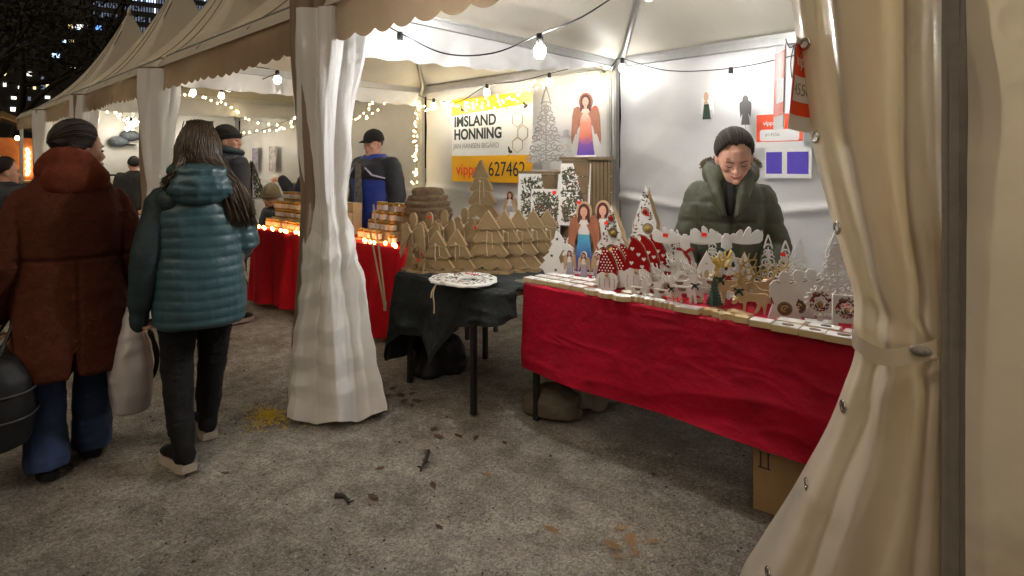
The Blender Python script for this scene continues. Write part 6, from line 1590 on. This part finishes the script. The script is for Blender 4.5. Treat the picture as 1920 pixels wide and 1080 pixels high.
for x, y, w_, d_, mt, l in ((2.285, .66, .085, .065, None, 'plain white tile at the edge below the plate angels'), (2.385, .65, .10, .07, 'brown_print', 'white tile with brown motif below the plate angels'), (2.375, .735, .10, .06, None, 'white tile behind the brown motif tile'), (2.485, .648, .09, .065, 'brown_print', 'white tile with brown motif below the spiky wreath'), (2.50, .735, .11, .06, 'dark_print', 'white tile with dark motif behind the spiky wreath tile'), (2.585, .645, .105, .07, 'brown_print', 'rightmost white tile with brown motif next to the door curtain'), (2.62, .73, .10, .06, 'dark_print', 'white tile with dark motif in the corner by the door curtain')):
    block(x, y, w_, d_, .024, R(3), l, 'white_wood', RZ, mt)
for x, y, z, l in ((1.63, .80, .0, 'orange ribbon beside the patched reindeer'), (1.875, .705, .026, 'orange ribbon lying on the comb blocks')):
    b = MB(); b.ribbon([(-.05, 0), (-.02, .012), (.01, .002), (.04, .014), (.06, .004)], .016, .004); o = b.build('ribbon', 'ribbon_orange', None, loc=(x, y, RZ + z + .012), rot=(R(75), 0, R(15))); tag(o, l, 'ribbon')
b = MB(); b.tube([(.06 * math.cos(a * 5) * .3 + a * .018, .02 * math.sin(a * 9), .003 + .006 * (math.sin(a * 7) + 1)) for a in np.linspace(-3, 3, 70)], .004, 5); o = b.build('bead_garland', 'pine', None, loc=(1.33, .80, RZ + .0), rot=(0, 0, R(20))); tag(o, 'coil of pale wooden beads in front of the dotted gnomes', 'garland')
# ------------------------------------------------------------ honey stall
def honey_stand(label, x0, x1, y0, n, z, step_h=.095, step_d=.10):
    o = thing('display_steps', label, 'display stand', ((x0 + x1) / 2, y0, z), 0, 'stepped boards under the honey')
    for k in range(n):
        b = MB(); h = .012 + step_h * k; b.box((0, step_d * k + step_d / 2, h / 2), (x1 - x0, step_d - .004, h)); b.build('step', 'pine', o)
    return o
jb = MB(); jb.lathe([(.002, 0), (.028, 0), (.031, .004), (.031, .062), (.026, .070), (.002, .071)], 12); JB = jb.mesh('jar_glass', 'honey', True)
jl = MB(); jl.lathe([(.002, .0705), (.0295, .0705), (.0295, .084), (.027, .086), (.002, .086)], 12); JLd = jl.mesh('jar_lid', 'jar_lid', True)
ja = MB(); ja.loft([[(.0316 * math.cos(a), .0316 * math.sin(a), z) for a in np.linspace(0, 2 * PI, 13)[:-1]] for z in (.012, .056)], cap=False); JA = ja.mesh('jar_label', 'jar_label', True)
def jar(x, y, z, label, group, rz):
    o = thing('honey_jar', label, 'honey jar', (x, y, z), rz, group); link('glass', JB, o); link('lid', JLd, o); link('paper_label', JA, o)
    return o
rj = random.Random(5)
honey_stand('pine steps carrying the honey jars behind the woman in teal', -3.01, -1.72, .91, 4, .79)
honey_stand('pine steps carrying the honey jars in front of the man in blue', -1.42, -.98, 1.04, 4, .79, .07)
for (xa, xb, y0, lab, grp, ex) in ((-2.97, -1.95, .91, 'by the woman in teal', 'honey jars on the stand by the woman in teal', (1, 2, 2, 2)),
                               (-1.385, -1.015, 1.04, 'by the man in blue', 'honey jars on the stand by the man in blue', (1, 2, 2, 1))):
    n = int((xb - xa) / .069) + 1
    for k in range(4):
        for i in range(n):
            for lv in range(ex[k]):
                if lv and (rj.random() < .22 or k == 1 and i % 5 == 4): continue
                if k == 0 and i % 7 == 5: continue
                jar(xa + i * .069 + rj.uniform(-.003, .003), y0 + .10 * k + .05 + rj.uniform(-.006, .006), .79 + .0125 + (.095 if xa < -2 else .07) * k + lv * .0865, 'honey jar %s from the left, %s layer, %s step %s' % (ORD[min(i, 17)], ('lower', 'upper')[lv], ('bottom', 'second', 'third', 'top')[k], lab), grp, rj.uniform(-.6, .6))
for (x, y, l) in ((-.93, 1.10, 'loose honey jar at the right end next to the wooden angels'), (-.86, 1.06, 'loose honey jar behind the corner angel')): jar(x, y, .789, l, 'loose honey jars', 0)
def led_row(label, x0, x1, y, n, seed):
    rr = random.Random(seed); o = thing('light_chain', label, 'fairy lights', (x0, y, .79), 0, 'amber light chains on the honey cloth'); pts = []
    for k in range(n):
        p = ((x1 - x0) * k / (n - 1) + rr.uniform(-.03, .03), rr.uniform(-.035, .03), .012); pts.append(p); b = MB(); b.ell(p, (.014, .014, .017), 10, 8); b.build('amber_lamp', 'ember', o, smooth=True)
    b = MB(); b.tube(smoothpath(pts, 40), .002, 4); b.build('wire', 'twine', o)
led_row('amber lights along the edge of the honey cloth behind the woman in teal', -2.98, -1.75, .868, 14, 3)
led_row('amber lights along the edge of the honey cloth left of the wooden angels', -1.5, -.72, .995, 10, 4)
o = thing('chalk_tray', 'grey plastic tray at the end of the honey table by the woman in teal', 'tray', (-2.92, 1.53, .789), 0); b = MB(); b.box((0, 0, .004), (.16, .12, .008)); b.build('tray_base', 'alu', o)
for s in (-1, 1): b = MB(); b.box((0, s * .058, .03), (.16, .004, .05)); b.build('tray_side', 'alu', o); b = MB(); b.box((s * .078, 0, .03), (.004, .11, .05)); b.build('tray_side', 'alu', o)

# banner
o = thing('banner', 'white and yellow honey banner with black lettering on the tent wall', 'banner', (-1.65, 2.955, 1.25), 0)
b = MB(); b.box((0, 0, .5), (1.32, .006, 1.0)); b.build('sheet', 'banner_white', o)
b = MB(); b.box((0, -.0045, .155), (1.32, .002, .31)); b.build('yellow_band', 'banner_yellow', o)
b = MB(); b.prism([(-.66, .80), (.66, .87), (.66, 1.0), (-.66, 1.0)], .002, -.0045); b.build('yellow_band', 'banner_yellow', o)
for txt, size, x, z, m_, bold, sx in (('IMSLAND', .175, -.62, .665, 'ink', .0055, 1.0), ('HONNING', .175, -.62, .51, 'ink', .0055, .96), ('JAN HANSEN BIGÅRD', .085, -.63, .40, 'ink_grey', .0, .95), ('vipps', .19, -.58, .085, 'vipps_orange', .003, 1.), ('627462', .235, -.02, .075, 'ink', .0, .82)):
    link('lettering', text_mesh(txt, size, m_, bold, .002, sx), o, (x, -.007, z))
for cx, cz, r_ in ((.20, .83, .085), (.36, .86, .085), (.44, .70, .085), (.52, .55, .085), (.44, .42, .085)):
    b = MB(); b.tube([(cx + r_ * math.cos(a), -.0065, cz + r_ * math.sin(a)) for a in np.linspace(PI / 6, PI / 6 + 2 * PI, 7)], .006, 4, flat=.5); b.build('hexagon', 'ink_gold', o)
for cx, cz, a in ((-.47, .865, .5), (.56, .84, -.4), (.33, .35, .2)):
    b = MB(); M3 = Matrix.Rotation(a, 3, 'Y'); b.ell((cx, -.006, cz), (.034, .003, .018), 10, 6, M3); b.ell((cx - .02, -.006, cz + .03), (.03, .002, .014), 10, 6, Matrix.Rotation(a + 1, 3, 'Y')); b.tube([(cx, -.006, cz), (cx - .03, -.006, cz - .06)], .003, 4); b.build('bee', 'dark_print', o)

# hanging pieces on the back wall of the woodcraft stall
painted_angel('small painted angel with green skirt hanging on the back wall', (.983, 2.93, 1.83), 0, .25, 'angels hung on the back wall', 'pine_green', 'paper', None, 'paper', 'wing_pale', 'wing_pale', False)
b = MB(); b.tube([(.983, 2.93, 2.08), (.985, 2.935, 2.22)], .0012, 4); o = b.build('hanging_thread', 'twine'); tag(o, 'thread above the small painted angel on the back wall', 'thread')
o = thing('angel_silhouette', 'plain backlit angel silhouette hanging on a thread by the back wall', 'ornament', (1.322, 2.90, 1.77), R(10), 'angels hung on the back wall')
h = .235; pts = [(-.14 * h, 0), (.14 * h, 0), (.09 * h, .40 * h), (.16 * h, .25 * h), (.165 * h, .30 * h), (.19 * h, .55 * h), (.19 * h, .74 * h), (.13 * h, .80 * h), (.10 * h, .82 * h), (.09 * h, .93 * h), (.04 * h, h), (-.04 * h, h), (-.09 * h, .93 * h), (-.10 * h, .82 * h), (-.13 * h, .80 * h), (-.19 * h, .74 * h), (-.19 * h, .55 * h), (-.165 * h, .30 * h), (-.16 * h, .25 * h), (-.09 * h, .40 * h)]
b = MB(); b.prism(pts, .008); b.build('body', 'silhouette', o); b = MB(); b.tube([(0, 0, h), (.0, 0, .48)], .0014, 4); b.tube([(0, 0, 0), (.003, 0, -.10)], .0014, 4); b.build('thread', 'cable', o)

def card(label, loc, rot, w_, h_, num, grp='orange payment signs'):
    o = thing('payment_sign', label, 'sign', loc, 0, grp); o.rotation_euler = rot
    b = MB(); b.box((0, 0, h_ / 2), (w_, .003, h_)); b.build('card', 'paper', o)
    b = MB(); b.box((0, -.0022, h_ * .57), (w_ * .97, .0012, h_ * .80)); b.build('orange_field', 'vipps_orange', o)
    rp = []; 
    for cx, cz, a0 in ((.36, .26, -PI / 2), (.36, .46, 0), (-.36, .46, PI / 2), (-.36, .26, PI)):
        rp += [(w_ * cx + .05 * w_ * math.cos(a0 + t), h_ * cz + .05 * w_ * math.sin(a0 + t)) for t in np.linspace(0, PI / 2, 5)]
    b = MB(); b.prism(rp, .0012, -.0034); b.build('white_field', 'paper', o)
    link('lettering', text_mesh('vipps', h_ * .17, 'paper', .001, .001), o, (-w_ * .34, -.0042, h_ * .66))
    link('lettering', text_mesh(num, h_ * .15, 'ink_grey', .0, .001, .9), o, (-w_ * .3, -.0048, h_ * .33))
    return o
def tall_card(label, loc, rz, tilt, bend, lettered=True):
    o = thing('payment_sign', label, 'sign', loc, 0, 'orange payment signs'); o.rotation_euler = (tilt, bend, rz); w_, h_ = .125, .27
    def fn(off, x0, x1, z0, z1):
        def f(U, V): x = x0 + (x1 - x0) * U; return x, off - .10 * (x / .15) ** 2 * .8 + 0 * V, z0 + (z1 - z0) * V
        return f
    b = MB(); b.grid(sheet(fn(0, -w_ / 2, w_ / 2, 0, h_), 12, 2)); b.build('card', 'paper', o, smooth=True)
    b = MB(); b.grid(sheet(fn(-.0015, -w_ / 2, w_ / 2, .045, h_ - .02), 12, 2)); b.build('orange_field', 'vipps_orange', o, smooth=True)
    b = MB(); b.grid(sheet(fn(-.003, -w_ * .38, w_ * .42, .085, .16), 10, 2)); b.build('white_field', 'paper', o, smooth=True)
    for txt, s, x, z, m_ in (('4556', .05, -.042, .105, 'ink_grey'), ('vipps', .052, -.042, .19, 'paper')) if lettered else ():
        me = text_mesh(txt, s, m_, 0, .0008, .9); n = len(me.vertices); co = np.empty(n * 3); me.vertices.foreach_get('co', co); co = co.reshape(-1, 3); co[:, 0] += x; co[:, 2] += z; co[:, 1] += -.0045 - .10 * (co[:, 0] / .15) ** 2 * .8; me.vertices.foreach_set('co', co.ravel()); me.update(); link('lettering', me, o)
    return o
tall_card('curled orange and white payment card hanging from the door curtain eyelet', (2.605, .06, 1.55), R(78), R(3), R(5))
tall_card('second payment card hanging behind the curled front one, seen edge on', (2.55, .12, 1.56), R(-58), R(-2), R(-2), False)
b = MB(); b.tube(smoothpath([(2.565, .10, 1.835), (2.59, .06, 1.80), (2.615, .03, 1.80)], 10), .0018, 5); b.tube(smoothpath([(2.612, .03, 1.80), (2.606, .02, 1.75), (2.61, .02, 1.70), (2.615, .02, 1.74), (2.615, .03, 1.79)], 14), .0015, 5); o = b.build('cord', 'cable'); tag(o, 'thin black cord tying the payment cards to the eyelet', 'cord')
card('orange payment sign fixed low on the back wall by the door curtain', (1.56, 2.965, 1.585), (0, 0, 0), .36, .27, '#14556')
o = thing('poster', 'white sheet with two violet panels pinned to the back wall', 'poster', (1.62, 2.968, 1.36), 0); b = MB(); b.box((0, 0, .105), (.34, .003, .235)); b.build('sheet', 'paper', o)
for x, w_ in ((-.10, .12), (.075, .155)): b = MB(); b.box((x, -.0025, .105), (w_, .0012, .17)); b.build('violet_panel', 'purple', o)

# under the tables, on the ground
def soft(name, label, cat, m, loc, tab, vox, amp, p=2.6, rz=0., sc=(6, 6, 4)):
    o = thing(name, label, cat, loc, rz); b = MB(); b.loft(torso_rings(tab, 30, p)); remesh(b, 'body', m, vox, 3, lambda co, no: 1.4 * amp * crease(co, 3, 9, 5.) + .5 * amp * ridged(co * np.array(sc) + loc[0]) + amp * .5 * ridged(co * 13 + 2), o); return o
soft('plastic_sack', 'cloudy clear plastic sack slumped under the table corner', 'sack', 'clear_sack', (1.0, 1.10, 0), [(.005, .20, .14, 0, 0), (.03, .23, .16, 0, 0), (.18, .22, .16, 0, 0), (.32, .17, .13, 0, 0), (.40, .08, .07, 0, 0)], .009, .024)
soft('black_bag', 'black bin bag under the left side of the black cloth', 'bag', 'black_leather', (-.02, .86, 0), [(.005, .13, .16, 0, 0), (.03, .16, .2, 0, 0), (.13, .14, .17, 0, 0), (.22, .10, .12, 0, 0), (.26, .04, .05, 0, 0)], .010, .022)
soft('cloth_bag', 'brown cloth bag under the left end of the red cloth', 'bag', 'sack', (1.02, .84, 0), [(.004, .14, .10, 0, 0), (.02, .17, .12, 0, 0), (.10, .16, .12, 0, 0), (.15, .10, .09, 0, 0), (.17, .05, .05, 0, 0)], .009, .014)
o = thing('cardboard_box', 'brown cardboard box with black bracket marks under the red cloth', 'box', (2.375, .875, 0), R(6))
for (c_, d_) in (((0, -.15, .14), (.32, .006, .28)), ((0, .15, .14), (.32, .006, .28)), ((-.157, 0, .14), (.006, .294, .28)), ((.157, 0, .14), (.006, .294, .28)), ((0, 0, .004), (.308, .294, .006))): b = MB(); b.box(c_, d_); b.build('panel', 'cardboard', o)
for s in (-1, 1): b = MB(); b.box((0, s * .073, .283), (.318, .148, .004)); b.build('flap', 'cardboard', o)
b = MB(); b.box((-.130, -.154, .215), (.006, .001, .06)); b.box((-.100, -.154, .215), (.006, .001, .06)); b.box((-.115, -.1542, .183), (.05, .001, .005)); b.box((-.130, -.1545, .246), (.016, .001, .004)); b.box((-.100, -.1545, .246), (.016, .001, .004)); b.build('bracket_mark', 'ink', o)

rs = random.Random(31)
def leaf(x, y, s, label, m='dry_leaf', rz=None):
    rz = rs.uniform(0, 2 * PI) if rz is None else rz; b = MB(); out = [(-.5, 0), (-.36, .16), (-.22, .12), (-.1, .26), (.06, .18), (.2, .24), (.3, .10), (.5, 0), (.3, -.12), (.18, -.24), (.04, -.16), (-.1, -.26), (-.24, -.12), (-.36, -.14)]
    V = [(a * s, c * s, .004 + s * (.10 * abs(c) * 2 + .12 * a * a + .05 * rs.random())) for a, c in out] + [(0, 0, .004)]
    b.add(V, [(k, (k + 1) % 14, 14) for k in range(14)]); b.tube([(.48 * s, 0, .01), (.62 * s, .02 * s, .008)], .0012, 4)
    o = b.build('fallen_leaf', m, None, loc=(x, y, float(gz(x, y)) + .004), rot=rz); return tag(o, label, 'leaf', 'leaves fallen on the gravel')
LL = 'dry tan leaf fallen on the gravel by the red cloth'; LD = 'shrivelled dark leaf lying on the open gravel'
import itertools
for x, y, s in ((1.70, .02, .075), (1.93, .10, .085), (1.97, .17, .10), (2.02, .12, .06), (1.90, .21, .07), (2.04, .22, .06), (1.21, .13, .06), (1.98, .06, .05)): leaf(x, y, s, LL)
for x, y, s in ((.98, -.34, .07), (1.10, -.10, .06), (.80, -.18, .06), (1.36, -.28, .05), (.33, -.72, .05), (.75, .22, .08), (.82, .30, .07), (.66, .26, .07), (.9, .35, .06), (1.05, .42, .05)): leaf(x, y, s, LD, 'dry_leaf_dark')
for x, y, s in ((.25, .36, .06), (.3, .42, .07), (.2, .46, .06), (.16, .40, .06), (.33, .36, .05), (.12, .33, .06), (.05, .42, .07)): leaf(x, y, s, 'curled brown leaf at the foot of the white gathered curtain', 'dry_leaf_dark')
def stick(label, pts, r, tw=6):
    b = MB(); P = smoothpath(pts, 24); b.tube(P, list(np.linspace(r, r * .35, 24)), 6)
    for k in range(tw): i = rs.randint(2, 20); p = P[i]; b.tube([p, p + np.array([rs.uniform(-.02, .02), rs.uniform(-.02, .02), rs.uniform(.004, .014)])], [r * .5, r * .2], 4)
    o = b.build('twig', 'stick', smooth=True); tag(o, label, 'twig', 'twigs on the gravel')
for lst in (LL, LD, 'curled brown leaf at the foot of the white gathered curtain'):
    for q_, o in enumerate(sorted([o for o in bpy.data.objects if o.get('label') == lst], key=lambda o: across(o.location))): o['label'] = lst + ', ' + ORD[q_] + ' from the left'
stick('long dark twig with a knobbly end in the near gravel', [(1.905, -.42, .012), (1.87, -.455, .016), (1.80, -.53, .010), (1.68, -.66, .006)], .011, 10)
stick('short crooked dark twig in the middle of the gravel', [(.89, -.47, .014), (.93, -.45, .016), (.98, -.46, .008)], .013)
stick('flat dark piece of bark near the table leg', [(.86, .06, .008), (.92, .0, .01), (.98, -.08, .006)], .014)
b = MB(); rs2 = random.Random(9)
for k in range(420):
    a = rs2.uniform(0, 2 * PI); q = abs(rs2.gauss(0, .075)); x, y = q * math.cos(a) * 1.35, q * math.sin(a); z = .004 + max(0, .035 * (1 - q / .13)) * rs2.random(); d = rs2.uniform(0, PI); l = rs2.uniform(.006, .02)
    b.tube([(x, y, z), (x + l * math.cos(d), y + l * math.sin(d), z + rs2.uniform(-.002, .008))], .0022, 4)
o = b.build('straw_heap', 'straw_yellow', None, loc=(-.12, -.32, .0)); tag(o, 'little heap of yellow shavings at the foot of the gathered curtain', 'shavings', kind='stuff')

# ------------------------------------------------------------ things in the farther tents
def wall_print(label, x, z, w_, h_, m_, y=2.955): b = MB(); b.box((0, 0, 0), (w_, .01, h_)); o = b.build('poster', m_, None, loc=(x, y, z)); return tag(o, label, 'poster', 'prints on the far white wall')
wall_print('narrow blue-grey print on the white wall behind the beanie man', -8.02, 1.56, .22, .42, 'photo_print'); wall_print('narrow pinkish print, right of the blue-grey one', -7.28, 1.56, .26, .46, 'photo_print_warm')
wall_print('small tan framed print behind the long brown hair', -8.6, 1.4, .25, .3, 'pine')
o = thing('potted_fir', 'small green potted fir behind the honey jars', 'plant', (-6.6, 2.3, 0), 0)
b = MB(); b.lathe([(.08, 0), (.11, .2), (.1, .2), (.002, .18)], 12); b.build('pot', 'pine_dark', o); b = MB(); b.tube([(0, 0, .15), (0, 0, 1.5)], .015, 6); b.build('stem', 'bark', o)
b = MB(); rs3 = random.Random(1)
for k in range(1500):
    z = .9 + .62 * rs3.random(); r_ = .20 * (1 - (z - .9) / .68); a = rs3.uniform(0, 2 * PI); q = r_ * rs3.uniform(.3, 1.1); b.add([(q * math.cos(a), q * math.sin(a), z), (q * 1.25 * math.cos(a + .1), q * 1.25 * math.sin(a + .1), z - .03), (q * 1.1 * math.cos(a - .1), q * 1.1 * math.sin(a - .1), z + .02)], [(0, 1, 2)])
q = b.build('needles', 'leaf_print', o); tag(q, kind='stuff')
# clothes rail
o = thing('clothes_rail', 'dark metal clothes rail in the far stall', 'clothes rail', (-8.35, 1.15, 0), R(60))
b = MB(); b.tube([(-.9, 0, 1.28), (.9, 0, 1.28)], .015, 8); b.build('rail', 'cable', o)
for s in (-.88, .88): b = MB(); b.tube([(s, 0, 0), (s, 0, 1.28)], .015, 8); b.tube([(s, -.2, .02), (s, .2, .02)], .015, 6); b.build('upright', 'cable', o)
def hung(label, u, m_, w_, l_, k):
    a = R(60); x, y = -8.35 + math.cos(a) * u, 1.15 + math.sin(a) * u
    o = thing('hanging_jacket', label, 'jacket', (x, y, 0), a + R(90), 'clothes on the far rail')
    b = MB(); b.loft(torso_rings([(1.22 - l_, w_ * .5, .05, 0, 0), (1.22 - l_ * .5, w_ * .46, .06, 0, 0), (1.12, w_ * .46, .055, 0, 0), (1.20, w_ * .30, .045, 0, 0), (1.235, .05, .03, 0, 0)], 16)); b.build('garment', m_, o, smooth=True)
    for s in (-1, 1): b = MB(); b.limb([(s * w_ * .40, 0, 1.15), (s * w_ * .5, .01, .9), (s * w_ * .5, .02, .72)], [.055, .05, .045], 10); b.build('sleeve', m_, o, smooth=True)
    b = MB(); b.tube([(0, 0, 1.23), (0, 0, 1.295)], .004, 5); b.build('hook', 'pine', o)
hung('black jacket on the rail, nearest the post', .75, 'cloth_black', .42, .7, 0); hung('light blue jacket hanging long on the rail', .25, 'denim_blue', .44, .85, 1); hung('dark navy jacket beside the light blue one', .02, 'jacket_navy', .42, .75, 2)
hung('blue plaid shirt on the rail', -.25, 'plaid', .42, .72, 3); hung('pale plaid shirt at the end of the rail', -.5, 'print_frame', .42, .72, 4); hung('black jacket in the middle of the rail', .5, 'cloth_black', .42, .7, 5)
for k, (y, z, l) in enumerate(((.62, 1.97, 'grey cap on the far white wall, upper one'), (.45, 1.86, 'dark grey cap on the far white wall, lower one'))):
    o = thing('wall_cap', l, 'cap', (-8.90, y + .5, z), R(90), 'caps on the far wall'); b = MB(); b.ell((0, 0, 0), (.16, .12, .10), 16, 10); b.build('crown', 'cap_grey', o, smooth=True); b = MB(); b.ell((.14, .0, -.05), (.13, .11, .014), 14, 6); b.build('brim', 'cloth_black', o, smooth=True)
for i in range(3):
    o = thing('card_rack', ('upper', 'middle', 'lower')[i] + ' cream card rack with small portraits near the rust coat', 'card rack', (-5.15, .45, .62 - .22 * i + .0), R(40), 'cream card racks'); b = MB(); b.box((0, 0, .1), (.34, .03, .2)); b.build('panel', 'jar_label', o)
    for s in (-1, 1): b = MB(); b.ell((s * .085, -.018, .1), (.045, .003, .06), 12, 6); b.build('portrait', 'photo_print', o)
o = thing('card_table', 'small white table under the card racks', 'table', (-5.15, .45, 0), R(40)); b = MB(); b.box((0, .03, .16), (.5, .3, .03)); b.build('table_top', 'paper', o)
for sx in (-1, 1):
    for sy in (-1, 1): b = MB(); b.box((sx * .22, .03 + sy * .12, .072), (.03, .03, .144)); b.build('leg', 'pine', o)
